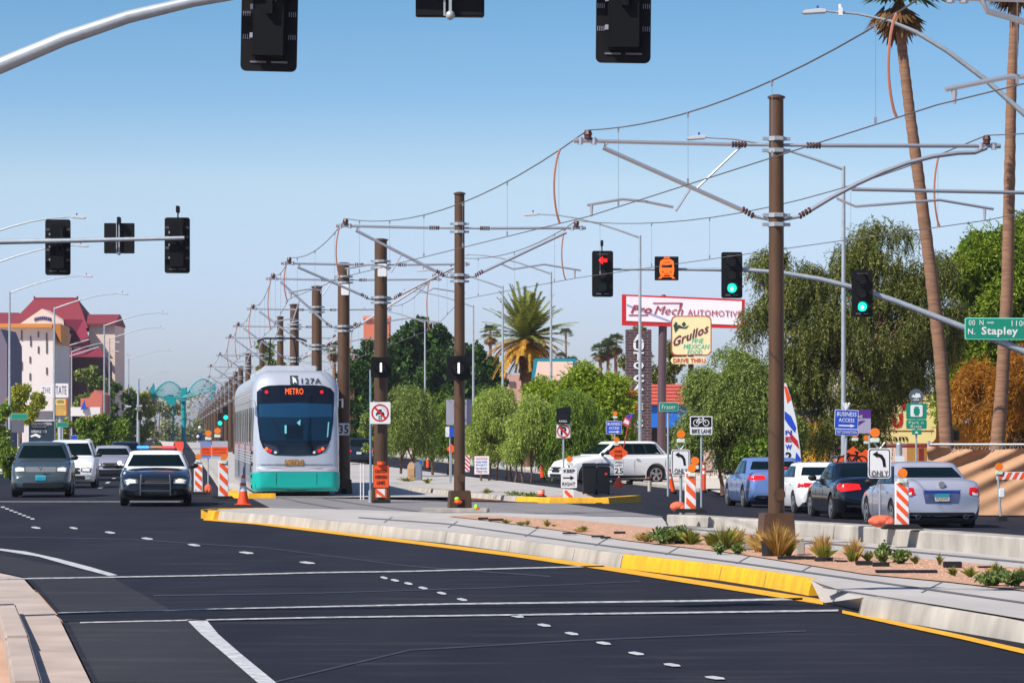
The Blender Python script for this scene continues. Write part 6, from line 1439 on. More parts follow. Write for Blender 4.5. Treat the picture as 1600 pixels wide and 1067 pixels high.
# ================================================================ trees and plants
R = random.Random(11)
def rv(): 
    while True:
        v = Vector((R.uniform(-1, 1), R.uniform(-1, 1), R.uniform(-1, 1)))
        if 0.05 < v.length < 1: return v.normalized()
def leaf(mb, p, d, l, w):
    a = d.cross(rv()); a = a.normalized() * w / 2 if a.length > 1e-3 else Vector((w / 2, 0, 0))
    mb.v += [tuple(p - a * .6), tuple(p + a * .6), tuple(p + d * l * .55 + a), tuple(p + d * l), tuple(p + d * l * .55 - a)]
    n = len(mb.v) - 5; mb.f.append((n, n + 1, n + 2, n + 3, n + 4)); mb.mi.append(0)
def blob_leaves(mb, blobs, n, l, w, droop=0.0, shell=.55):
    tot = sum(b[1] ** 2 for b in blobs)
    for c, r, sq in blobs:
        for _ in range(int(n * r * r / tot)):
            v = rv(); u = R.random() ** (1 - shell); lump = .82 + .22 * math.sin(v.x * 7 + c[0] * 3) * math.sin(v.z * 6 + c[2]) + R.uniform(-.08, .08)
            p = Vector(c) + Vector((v.x * r, v.y * r, v.z * r * sq)) * (.35 + .65 * u) * lump
            d = (rv() + v * .6 + Vector((0, 0, -droop))).normalized()
            leaf(mb, p, d, l * R.uniform(.7, 1.3), w * R.uniform(.8, 1.2))
def limbs(mb, base, h, r, tips, bend=.15):
    b = Vector(base)
    fork = b + Vector((R.uniform(-.05, .05) * h, 0, h * .38))
    mb.tube([b, b.lerp(fork, .5) + Vector((R.uniform(-1, 1) * bend * .3, 0, 0)), fork], [r, r * .85, r * .7], 8)
    for t in tips:
        t = Vector(t); m_ = fork.lerp(t, .5) + Vector((R.uniform(-.3, .3), R.uniform(-.3, .3), .25)) * h * .06
        mb.tube([fork, m_, t], [r * .55, r * .35, r * .12], 6)
lm = {
 'dark': leafmat('leaves_dark', (18, 36, 12), (66, 102, 32), (104, 144, 50)), 'mid': leafmat('leaves_mid', (60, 88, 24), (142, 170, 56), (182, 198, 90)),
 'light': leafmat('leaves_light', (100, 122, 42), (178, 196, 90), (208, 212, 126)), 'lime': leafmat('leaves_lime', (84, 112, 16), (166, 186, 46), (200, 210, 86)),
 'olive': leafmat('leaves_olive', (62, 84, 34), (150, 168, 78), (194, 200, 124)), 'weep': leafmat('leaves_weeping', (38, 50, 16), (124, 134, 54), (188, 168, 102)),
 'rustl': leafmat('leaves_rust', (84, 56, 12), (204, 136, 34), (232, 172, 66)), 'yellowgreen': leafmat('leaves_yellowgreen', (104, 120, 26), (186, 192, 58), (218, 208, 100)),
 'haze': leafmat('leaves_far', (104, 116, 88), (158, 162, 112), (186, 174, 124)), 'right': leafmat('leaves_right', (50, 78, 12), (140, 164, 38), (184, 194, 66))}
def inside(poly, x, y):
    c = False; n = len(poly)
    for i in range(n):
        (x1, y1), (x2, y2) = poly[i], poly[i - 1]
        if (y1 > y) != (y2 > y) and x < (x2 - x1) * (y - y1) / (y2 - y1) + x1: c = not c
    return c
def edge_d(poly, x, y):
    d = 1e9
    for i in range(len(poly)):
        a, b = Vector(poly[i - 1]), Vector(poly[i]); ab = b - a; t = max(0, min(1, (Vector((x, y)) - a).dot(ab) / max(ab.length_squared, 1e-6)))
        d = min(d, (a + ab * t - Vector((x, y))).length)
    return d
def foliage(mb, L, poly, n, droop=.35, steps=(4, 9), ll=.11, lw=.03, depth=1.0, gap=.12, fr=1.0, core=0, step=.08, lift=.3, lean=0.0, per=2):
    xs = [p[0] for p in poly]; ys = [p[1] for p in poly]; f1, f2, f3 = R.uniform(0, 6), R.uniform(0, 6), R.uniform(0, 6)
    k = L.k; half = (max(xs) - min(xs)) * k / 2
    def field(x, z, y): return math.sin(x * 2.1 * fr + f1 + 1.3 * math.sin(z * 1.7 * fr)) * math.sin(z * 2.6 * fr + f2 + y) + .5 * math.sin(x * 5.3 * fr + z * 3.1 + f3) * math.sin(z * 5.7 * fr + y * 2)
    cnt = 0; tries = 0
    while cnt < n and tries < n * 12:
        tries += 1
        x, y = R.uniform(min(xs), max(xs)), R.uniform(min(ys), max(ys))
        if not inside(poly, x, y): continue
        e = edge_d(poly, x, y) * k; dm = min(1.0, math.sqrt(min(1, e / (half * .8 + .01)))) * half * depth; yy = R.choice((-1, 1)) * dm * R.random() ** .45
        x += R.gauss(0, 4.5); y += R.gauss(0, 4.0) - 1; lx, lz = L.x(x), L.z(y)
        if field(lx, lz, yy * .8) < -gap + (R.random() - .5) * .5: continue
        cnt += 1; p = Vector((lx, yy, lz))
        d = Vector((R.uniform(-.8, .8) + lean, R.uniform(-.7, .7), lift + R.uniform(-.3, .3)))
        for q in range(R.randint(*steps)):
            d = (d + Vector((R.uniform(-.2, .2), R.uniform(-.2, .2), -droop))).normalized(); p = p + d * step
            for _ in range(per): 
                dd = (d + rv() * .8).normalized(); a = dd.cross(rv()); a = a.normalized() * lw / 2; l_ = ll * R.uniform(.6, 1.3)
                mb.v += [tuple(p), tuple(p + dd * l_ * .5 + a), tuple(p + dd * l_), tuple(p + dd * l_ * .5 - a)]; i = len(mb.v) - 4; mb.f.append((i, i + 1, i + 2, i + 3)); mb.mi.append(0)
    for _ in range(core):
        x, y = R.uniform(min(xs), max(xs)), R.uniform(min(ys), max(ys))
        if not inside(poly, x, y) or edge_d(poly, x, y) * k < .35: continue
        lx, lz = L.x(x), L.z(y); yy = R.uniform(-.35, .35) * half * depth
        if field(lx, lz, 0) < -gap: continue
        leaf(mb, Vector((lx, yy, lz)), rv(), ll * 2.2, lw * 3.2)
def ptree(name, label, px, s, poly, lk, n, group=None, trunkx=None, r=.07, cat='tree', z0=-.1, limbk=5, **kw):
    L = Loc(name, label, cat, px, s, z0, group); mb = MB(); foliage(mb, L, poly, n, **kw); mb.build('crown', lm[lk], L.t, raw=True)
    m = MB(); xs = [p[0] for p in poly]; ys = [p[1] for p in poly]; y0, y1 = min(ys), max(ys)
    for bx in (trunkx or [px]):
        tips = []
        for _ in range(limbk):
            for _t in range(30):
                x, y = bx + R.uniform(-.45, .45) * (max(xs) - min(xs)), y0 + (y1 - y0) * R.uniform(.12, .6)
                if inside(poly, x, y): tips.append((L.x(x), R.uniform(-.4, .4), L.z(y))); break
        limbs(m, (L.x(bx), R.uniform(-.3, .3), 0), max(1.0, L.z(y0 + (y1 - y0) * .8)), r, tips)
    m.build('trunk', bark, L.t)
    return L
def tree(name, label, px, s, z0, blobs, lk, n, l=.22, w=.1, r=.16, droop=.2, group=None, trunkx=None, cat='tree', shell=.55, depth=.7, trunks=1, hidden_trunk=False):
    """blobs: photo ellipses (x, y, rx_px, ry_px)"""
    L = Loc(name, label, cat, px, s, z0, group)
    bl = []
    for (a, b, rx, ry) in blobs:
        bl.append(((L.x(a), R.uniform(-.4, .4) * depth * rx * L.k, L.z(b)), rx * L.k, ry / rx))
    mb = MB(); q_ = .66 if s > 17 else .85; blob_leaves(mb, bl, int(n * (2.0 if s > 17 else 1.2)), l * q_, w * q_ * 1.05, droop, shell); mb.build('crown', lm[lk], L.t, raw=True)
    m = MB(); top = max(c[2] for c, _, _ in bl); low = min(c[2] - r_ * q for c, r_, q in bl)
    for i in range(trunks):
        bx = (L.x(trunkx[i]) if trunkx else R.uniform(-.3, .3) * (trunks - 1))
        near = sorted(bl, key=lambda q: abs(q[0][0] - bx))[:max(2, 6 // trunks)]
        limbs(m, (bx, R.uniform(-.3, .3) * (trunks > 1), 0), max(1.2, low + 1.0), r, [c for c, _, _ in near])
    m.build('trunk', bark, L.t)
    return L
def spread(x0, x1, y0, y1, n, r0, r1, f=None):
    out = []
    for _ in range(n):
        for _t in range(60):
            x, y = R.uniform(x0, x1), R.uniform(y0, y1)
            if f is None or f(x, y): break
        rx = R.uniform(r0, r1); out.append((x, y, rx, rx * R.uniform(.65, .95)))
    return out
def ell(cx, cy, rx, ry): return lambda x, y: ((x - cx) / rx) ** 2 + ((y - cy) / ry) ** 2 < 1
# dark evergreens behind
def ficus(label, px, s_, poly, nb, n):
    L = Loc('ficus_tree', label, 'tree', px, s_, 0, 'dark evergreen trees'); xs = [p[0] for p in poly]; ys = [p[1] for p in poly]; bl = []
    while len(bl) < nb:
        x, y = R.uniform(min(xs), max(xs)), R.uniform(min(ys), max(ys))
        if inside(poly, x, y):
            rx = R.uniform(9, 17); bl.append(((L.x(x), R.uniform(-1, 1) * min(2.5, edge_d(poly, x, y) * L.k), L.z(y)), rx * L.k, R.uniform(.7, .95)))
    mb = MB(); blob_leaves(mb, bl, n, .22, .13, .1, .65)
    for _ in range(n // 6):
        x, y = R.uniform(min(xs), max(xs)), R.uniform(min(ys), max(ys))
        if inside(poly, x, y) and edge_d(poly, x, y) > 9: leaf(mb, Vector((L.x(x), R.uniform(-.5, 1.0), L.z(y))), rv(), .6, .45)
    mb.build('crown', lm['dark'], L.t, raw=True); m = MB(); limbs(m, (0, 0, 0), 3.5, .4, [c for c, _, _ in bl[:7]]); m.build('trunk', bark, L.t)
ficus('large dark evergreen tree rising highest left of the nose pole', 650, 19, [(606, 690), (600, 600), (604, 540), (620, 508), (640, 494), (655, 490), (672, 500), (690, 512), (706, 535), (714, 600), (716, 690)], 80, 30000)
ficus('lower dark evergreen tree between the tram and the nose pole', 578, 20, [(534, 690), (530, 600), (540, 560), (560, 545), (585, 530), (605, 535), (625, 560), (628, 690)], 60, 20000)
ficus('dark evergreen tree right of the nose pole, below the date palm fronds', 740, 19.5, [(700, 690), (698, 560), (706, 536), (722, 528), (740, 540), (758, 552), (775, 566), (786, 600), (792, 650), (790, 690)], 60, 22000)
tree('evergreen_tree', 'small dark tree peeking out beside the tram pole', 552, 22, 0, spread(532, 568, 560, 690, 12, 8, 15), 'dark', 3500, .3, .18, .3)
# feathery trees along the pavement
G_ = 'feathery young trees along the right pavement'
ptree('desert_tree', 'feathery grey-green tree just right of the pole with the barred circle', 636, 33, [(603, 700), (600, 650), (610, 618), (632, 603), (655, 606), (672, 625), (676, 665), (672, 702), (640, 690)], 'olive', 4200, G_, [626, 648], fr=1.6)
ptree('desert_tree', 'pale green tree left of the nose pole, behind the two cabinets', 684, 32, [(655, 708), (650, 660), (660, 632), (690, 618), (716, 632), (722, 690), (714, 712), (690, 695)], 'mid', 4200, G_, [676, 700], fr=1.6)
ptree('desert_tree', 'pale drooping tree directly right of the nose pole with many thin stems', 772, 36, [(738, 705), (733, 660), (738, 628), (756, 612), (778, 605), (800, 611), (815, 635), (818, 680), (808, 712), (790, 700), (772, 715), (752, 700)], 'light', 6800, G_, [752, 764, 776, 790, 800], droop=.5, fr=1.3, limbk=3, r=.05)
ptree('desert_tree', 'pale drooping tree with rusty stems below the left edge of the teal-framed sign', 822, 37, [(796, 700), (797, 655), (806, 630), (828, 618), (850, 628), (860, 670), (850, 712), (832, 700), (815, 712)], 'light', 4600, G_, [805, 817, 830], droop=.5, fr=1.4, limbk=3, r=.05)
ptree('desert_tree', 'bright leafy tree in front of the teal-framed sign', 862, 34, [(824, 660), (830, 620), (838, 602), (846, 608), (858, 596), (870, 604), (884, 600), (900, 588), (908, 610), (915, 650), (880, 665), (850, 662)], 'lime', 4200, G_, [862], droop=.15, ll=.15, lw=.06, fr=1.5)
ptree('desert_tree', 'dense dark green tree behind the no parking sign', 893, 37, [(852, 715), (846, 670), (852, 635), (875, 612), (902, 612), (926, 630), (936, 670), (938, 712), (925, 735), (900, 722), (872, 730)], 'mid', 8200, G_, [893, 905], droop=.45, core=2500, fr=1.3)
ptree('desert_tree', 'upright bright yellow-green tree left of the brick pylon', 946, 34, [(905, 720), (908, 650), (902, 610), (906, 582), (911, 572), (918, 590), (924, 604), (938, 596), (950, 588), (960, 596), (976, 600), (982, 640), (980, 700), (960, 735), (925, 735)], 'lime', 8200, G_, [935, 955], droop=.12, ll=.15, lw=.06, fr=1.4, core=1500)
ptree('olive_tree', 'large grey-green tree spreading left of the tall pole under the mast arm', 1150, 47, [(1074, 705), (1068, 660), (1078, 615), (1092, 580), (1108, 560), (1130, 548), (1150, 550), (1172, 566), (1190, 580), (1215, 590), (1240, 615), (1248, 660), (1245, 705), (1215, 722), (1180, 712), (1140, 722), (1100, 712)], 'olive', 21000, None, [1128, 1165, 1215], droop=.3, core=6000, fr=.9, r=.08)
tree('hedge', 'dark shrubs below the large olive-green tree behind the light blue car', 1190, 50, -.1, spread(1160, 1230, 690, 725, 12, 10, 16), 'mid', 3600, .18, .08, .04, .3, cat='shrub')
# weeping tree: hanging strands
def weeping(L, outline, n, lk, ltop=0, seg=(5, 12), lf=.16, lw=.05):
    mb = MB()
    for _ in range(n):
        for _t in range(80):
            x, y = R.uniform(*outline['x']), R.uniform(*outline['y'])
            if outline['f'](x, y): break
        p = Vector((L.x(x), R.uniform(-1, 1) * outline['d'], L.z(y))); d = Vector((R.uniform(-.5, .5), R.uniform(-.5, .5), .25))
        for k in range(R.randint(*seg)):
            d = (d + Vector((R.uniform(-.12, .12), R.uniform(-.12, .12), -.45))).normalized(); p = p + d * .12
            for q in range(2): leaf(mb, p, (d + rv() * .5).normalized(), lf * R.uniform(.7, 1.3), lw)
    return mb.build('crown', lm[lk], L.t, raw=True)
L = Loc('weeping_tree', 'huge dark weeping tree filling the right behind the sloping mast arm', 'tree', 1330, 46, -.1)
WP = [(1160, 500), (1168, 455), (1172, 418), (1184, 396), (1205, 386), (1228, 382), (1250, 386), (1268, 396), (1280, 412), (1292, 420), (1302, 402), (1312, 388), (1326, 380), (1336, 362), (1352, 348), (1374, 344), (1396, 352), (1412, 352), (1426, 372), (1442, 392), (1464, 392), (1484, 402), (1500, 430), (1508, 480), (1500, 530), (1478, 575), (1448, 596), (1424, 604), (1396, 618), (1384, 655), (1374, 700), (1350, 704), (1300, 705), (1262, 700), (1248, 650), (1232, 630), (1222, 575), (1200, 552), (1176, 548), (1166, 530)]
mb = MB(); foliage(mb, L, WP, 11500, droop=.42, steps=(5, 12), ll=.12, lw=.032, depth=.75, gap=.02, fr=.85, core=12000, step=.075, lift=.35)
mb.build('crown', lm['weep'], L.t, raw=True)
m = MB(); b0 = (L.x(1340), 0, 0)
m.tube([b0, (L.x(1338), 0, 2.2), (L.x(1350), 0, 3.6)], [.34, .28, .22], 10)
for tx, ty in ((1230, 430), (1290, 470), (1345, 380), (1410, 400), (1450, 450), (1380, 500), (1300, 540), (1250, 520)):
    e = Vector((L.x(tx), R.uniform(-1.2, 1.2), L.z(ty))); s_ = Vector((L.x(1350), 0, 3.4)); m.tube([s_, s_.lerp(e, .5) + Vector((0, 0, .5)), e], [.14, .09, .03], 6)
m.build('trunk', bark, L.t)
# bright tree and rusty tree at right
ptree('mesquite_tree', 'bright green tree behind the street sign at the right edge', 1560, 44, [(1476, 660), (1472, 600), (1480, 520), (1470, 470), (1486, 430), (1500, 405), (1512, 385), (1530, 366), (1548, 372), (1556, 352), (1580, 344), (1610, 335), (1660, 330), (1670, 640), (1560, 600), (1510, 650)], 'right', 17000, None, [1540], r=.18, droop=.16, ll=.15, lw=.05, fr=.7, core=9000, steps=(3, 7))
ptree('rusty_tree', 'rust-orange wispy tree behind the rightmost palm trunk', 1575, 47, [(1502, 640), (1506, 600), (1524, 576), (1550, 560), (1600, 552), (1660, 556), (1665, 700), (1570, 705), (1552, 690), (1530, 650)], 'rustl', 11000, None, [1575], r=.14, droop=.3, ll=.2, lw=.02, fr=1.0, core=5000, lean=-.5, lift=.5)
tree('background_tree', 'olive tree seen between the pylon and the sign pole', 1022, 27, -.1, spread(975, 1060, 520, 620, 22, 12, 20), 'weep', 6500, .26, .1, .2, .6)
tree('background_tree', 'dark background tree filling the gap right of the food sign', 1150, 36, -.1, spread(1120, 1210, 575, 660, 16, 12, 20), 'olive', 4500, .2, .1, .2, .6)
# left side
tree('roadside_tree', 'bright round green tree above the white minivan', 160, 27, .1, spread(122, 196, 652, 700, 26, 10, 15, ell(160, 680, 38, 34)), 'mid', 7500, .24, .12, .12, .3, None, [161])
tree('roadside_tree', 'yellow-green tree beside the first light pole at left', 32, 24, .1, spread(14, 60, 596, 655, 18, 9, 14, ell(34, 632, 28, 42)), 'yellowgreen', 4500, .26, .12, .12, .3, None, [33])
tree('roadside_tree', 'dark green tree cut off by the left edge', -10, 30, .1, spread(-34, 6, 630, 740, 20, 9, 14), 'mid', 5000, .22, .12, .12, .3, None, [-6])
tree('hedge', 'shrubs behind the SUV at the left edge', 20, 38, .1, spread(-10, 34, 700, 745, 12, 7, 12), 'mid', 3000, .16, .08, .04, .2, cat='shrub')
tree('background_tree', 'mottled yellow-brown tree between the signs and the green tree at left', 108, 21, .1, spread(86, 128, 652, 700, 12, 8, 13), 'yellowgreen', 3000, .28, .12, .12, .3)
tree('background_tree', 'dark tree climbing the shaded porch of the hotel', 140, 16, .1, spread(122, 172, 570, 650, 18, 8, 13, lambda x, y: y > 560 + abs(x - 140) * .3), 'olive', 4200, .4, .18, .2, .3)
tree('background_tree', 'tall dark tree just right of the hotel', 190, 15, .1, spread(172, 206, 602, 690, 16, 8, 13), 'dark', 3800, .4, .2, .2, .3)
tree('background_tree', 'tawny green tree behind the far signal pole', 216, 13, .1, spread(196, 236, 612, 700, 16, 8, 13), 'yellowgreen', 3600, .45, .22, .2, .3)
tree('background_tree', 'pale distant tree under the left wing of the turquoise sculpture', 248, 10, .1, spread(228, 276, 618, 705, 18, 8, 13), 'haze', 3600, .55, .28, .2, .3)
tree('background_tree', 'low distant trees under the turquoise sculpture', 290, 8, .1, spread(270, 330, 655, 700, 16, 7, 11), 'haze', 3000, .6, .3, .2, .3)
tree('background_tree', 'yellow-green distant tree seen between the far poles', 352, 11, .1, spread(338, 372, 640, 695, 12, 6, 10), 'yellowgreen', 2200, .5, .25, .2, .3)
tree('background_tree', 'green tree visible behind the left roof corner of the tram', 420, 14, .1, spread(402, 440, 540, 620, 12, 7, 11), 'olive', 1800, .4, .2, .2, .3)
tree('background_tree', 'shrubby green tree right of the dark blue SUV', 600, 26, 0, spread(568, 640, 640, 705, 16, 9, 14), 'olive', 3200, .26, .1, .1, .4)
# a far tree line as one mass
mb = MB(); 
for i in range(16000):
    x = R.uniform(-500, 330); Y = R.uniform(1100, 1300); h = 11 + 3 * math.sin(x * .035) + 3 * math.sin(x * .11 + 1)
    leaf(mb, Vector((x, Y, R.uniform(0, h))), rv(), 1.6, 1.0)
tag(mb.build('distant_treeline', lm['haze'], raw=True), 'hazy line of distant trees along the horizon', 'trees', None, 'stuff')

# ---- palms
def frond(mb, p, d, L_, up, w, droop, n=10, tri=True):
    q = Vector(p); dd = Vector(d).normalized(); side = dd.cross(Vector((0, 0, 1)));
    side = side.normalized() if side.length > .01 else Vector((1, 0, 0)); prev = q
    for k in range(n):
        t = (k + 1) / n; dd = (dd + Vector((0, 0, -droop / n * 2))).normalized(); q2 = q + dd * L_ / n
        mb.add([q - side * .02, q + side * .02, q2 + side * .02, q2 - side * .02], [(0, 1, 2, 3)])
        for j in range(4):
            b = q.lerp(q2, j / 4)
            for sg in (-1, 1):
                lw = w * math.sin(min(1, t * 1.1 + .12) * PI * .92) + .06
                tip = b + (side * sg * .8 + dd * .75 + Vector((0, 0, -.22 + R.uniform(-.1, .1)))).normalized() * lw
                mb.add([b, b + dd * .1, tip], [(0, 1, 2)])
        q = q2
pgreen = leafmat('palm_fronds_green', (90, 104, 34), (164, 166, 72)); pgold = leafmat('palm_fronds_golden', (150, 104, 28), (214, 166, 62)); pdead = leafmat('palm_fronds_dead', (82, 58, 34), (146, 110, 66))
L = Loc('date_palm', 'big date palm with golden drooping fronds above the pale trees', 'palm', 822, 26.5, -.1)
hub = Vector((L.x(822), 0, L.z(528)))
m = MB()
for i in range(70):
    a = R.uniform(0, 2 * PI); e = R.uniform(.15, 1.4); d = Vector((math.cos(a) * math.cos(e), math.sin(a) * math.cos(e), math.sin(e))); frond(m, hub, d, R.uniform(2.6, 3.4), 0, .55, .3)
m.build('green_fronds', pgreen, L.t, raw=True)
m = MB()
for i in range(46):
    a = 2 * PI * i / 46 + R.uniform(-.1, .1); e = R.uniform(-.35, .5); d = Vector((math.cos(a) * math.cos(e), math.sin(a) * math.cos(e), math.sin(e))); frond(m, hub + Vector((0, 0, -.25)), d, R.uniform(2.4, 3.2), 0, .5, .62)
m.build('golden_fronds', pgold, L.t, raw=True)
m = MB()
for i in range(26):
    a = R.uniform(0, 2 * PI); e = R.uniform(-1.2, -.4); d = Vector((math.cos(a) * math.cos(e), math.sin(a) * math.cos(e), math.sin(e))); frond(m, hub + Vector((0, 0, -.6)), d, R.uniform(1.4, 2.4), 0, .3, .4)
m.build('dead_fronds', pgold if False else pdead, L.t, raw=True)
m = MB().tube([(L.x(826), 0, 0), (L.x(824), 0, L.z(640)), (L.x(822), 0, L.z(560)), hub], [.33, .3, .36, .42], 10); m.build('trunk', bark, L.t)
palmbark = mat('palm_trunk', (140, 104, 80), .9, noise=.35, scale=3, bump=.6, stretch=(.6, .6, 6))
def fanpalm(L, pts, r, fr, nfr, dead=True, gm='palm_fronds_green', det=1):
    P = [Vector(L.pt(a, b)) for a, b in pts]
    m = MB(); n = 26 if not dead or fr < 1 else 80; pp = []; rr2 = []
    for i in range(n + 1):
        u = i / n * (len(P) - 1); j = min(int(u), len(P) - 2); p = P[j].lerp(P[j + 1], u - j); pp.append(p); rr2.append((r[0] + (r[1] - r[0]) * i / n) * (1 + .07 * (i % 2) + R.uniform(-.02, .02)))
    m.tube(pp, rr2, 12); m.build('trunk', palmbark, L.t)
    top = P[-1]; g = MB(); dd = MB()
    def fan(mb, c, d, size, k=11):
        side = d.cross(Vector((0, 0, 1))); side = side.normalized() if side.length > .01 else Vector((1, 0, 0)); upv = side.cross(d)
        c2 = c + d * size * .55; mb.add([c - side * .015, c + side * .015, c2 + side * .015, c2 - side * .015], [(0, 1, 2, 3)])
        for q in range(k):
            a = (q / (k - 1) - .5) * 2.5; t = c2 + (d * math.cos(a) + side * math.sin(a) + Vector((0, 0, -.25 - .2 * R.random()))) * size * .62; s2 = side * math.cos(a) - d * math.sin(a)
            mb.add([c2, c2.lerp(t, .6) + s2 * size * .055, t, c2.lerp(t, .6) - s2 * size * .055], [(0, 1, 2, 3)])
    for i in range(nfr):
        a = R.uniform(0, 2 * PI); e = R.uniform(-.35, 1.4); fan(g, top, Vector((math.cos(a) * math.cos(e), math.sin(a) * math.cos(e), math.sin(e))), fr * R.uniform(.8, 1.1))
    g.build('crown', MATS[gm], L.t, raw=True)
    if dead:
        for i in range(int(nfr * .5)):
            a = R.uniform(0, 2 * PI); e = R.uniform(-1.35, -.5); fan(dd, top + Vector((0, 0, -.15)), Vector((math.cos(a) * math.cos(e), math.sin(a) * math.cos(e), math.sin(e))), fr * R.uniform(.7, .95))
        dd.build('dead_skirt', pdead, L.t, raw=True)
lm['x'] = None
MATS['palm_dark'] = leafmat('palm_fan_dark', (36, 50, 18), (88, 112, 44), (136, 146, 70))
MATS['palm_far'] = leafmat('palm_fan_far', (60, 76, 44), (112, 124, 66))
L = Loc('fan_palm', 'tall leaning fan palm left of the street sign', 'palm', 1480, 50, -.1, 'tall fan palms at right')
fanpalm(L, [(1482, 770), (1479, 690), (1470, 560), (1455, 430), (1437, 290), (1422, 180), (1410, 80), (1404, -14)], (.23, .14), 1.35, 46, gm='palm_dark')
L = Loc('fan_palm', 'tall upright fan palm nearest the right edge', 'palm', 1558, 48, -.1, 'tall fan palms at right')
fanpalm(L, [(1556, 770), (1559, 690), (1566, 600), (1574, 450), (1577, 300), (1580, 150), (1586, 20), (1589, -56)], (.25, .13), 1.35, 46, gm='palm_dark')
far_p = [(938, 548, 15, 700), (950, 543, 15, 700), (962, 535, 15, 710), (766, 520, 14, 650), (884, 522, 10, 690), (876, 560, 12, 690), (894, 566, 12, 690), (522, 545, 17, 690), (1008, 560, 22, 700)]
pl = ['leftmost of the three small fan palms before the brick pylon', 'middle one of the three small fan palms before the brick pylon', 'rightmost of the three small fan palms before the brick pylon', 'small fan palm whose crown shows left of the date palm', 'dark tiny palm silhouette right of the date palm',
      'tiny palm low behind the teal-framed sign', 'tiny brownish palm above the right corner of the teal-framed sign', 'small fan palm between the tram and the number-plate pole', 'small fan palm showing between the pylon and the plum sign pole']
for (a, b, s, yb), lab in zip(far_p, pl):
    L = Loc('fan_palm', lab, 'palm', a, s, 0, 'small far palms')
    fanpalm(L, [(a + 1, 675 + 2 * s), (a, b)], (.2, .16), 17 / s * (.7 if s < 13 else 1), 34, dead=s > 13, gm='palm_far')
# ---- grasses in the gravel bed
blade_m = leafmat('grass_blades', (70, 92, 26), (150, 150, 58), (196, 166, 84)); straw = leafmat('straw_blades', (150, 112, 50), (214, 176, 100)); shr = leafmat('low_shrub_leaves', (62, 92, 38), (128, 144, 78), (160, 160, 104))
def tuft(name, label, px, py, hpx, wpx, mm, n, z=ZS + .02, cat='grass', wide=.0045, shrubby=False):
    b = G(px, py, z); k = b.y / F
    t = thing(name, label, cat, b, 0, 'plants in the median gravel bed'); m = MB(); h = hpx * k; w = wpx * k / 2
    for _ in range(n):
        a = R.uniform(0, 2 * PI); u = R.random() ** .7; e = Vector((math.cos(a) * w * u * 1.15, math.sin(a) * w * u, 0)); hh = h * R.uniform(.5, 1.0) * (1 - .35 * u)
        p0 = e * .25; p1 = e * .6 + Vector((0, 0, hh * .65)); ar = R.uniform(.8, 1.9); p2 = e * ar + Vector((R.uniform(-.03, .03), 0, hh * (1.05 - .28 * max(0, ar - .9)))); s_ = Vector((math.sin(a * 3), math.cos(a * 5), 0)).normalized() * wide / 2
        if shrubby:
            for q in range(4): leaf(m, p0.lerp(p2, R.random()) + Vector((0, 0, .02)), (rv() + Vector((0, 0, .5))).normalized(), .06, .035)
        else: m.add([p0 - s_, p0 + s_, p1 + s_ * .8, p2, p1 - s_ * .8], [(0, 1, 2, 3, 4)])
    m.build('blades' if not shrubby else 'leaves', mm, t, raw=True); return t
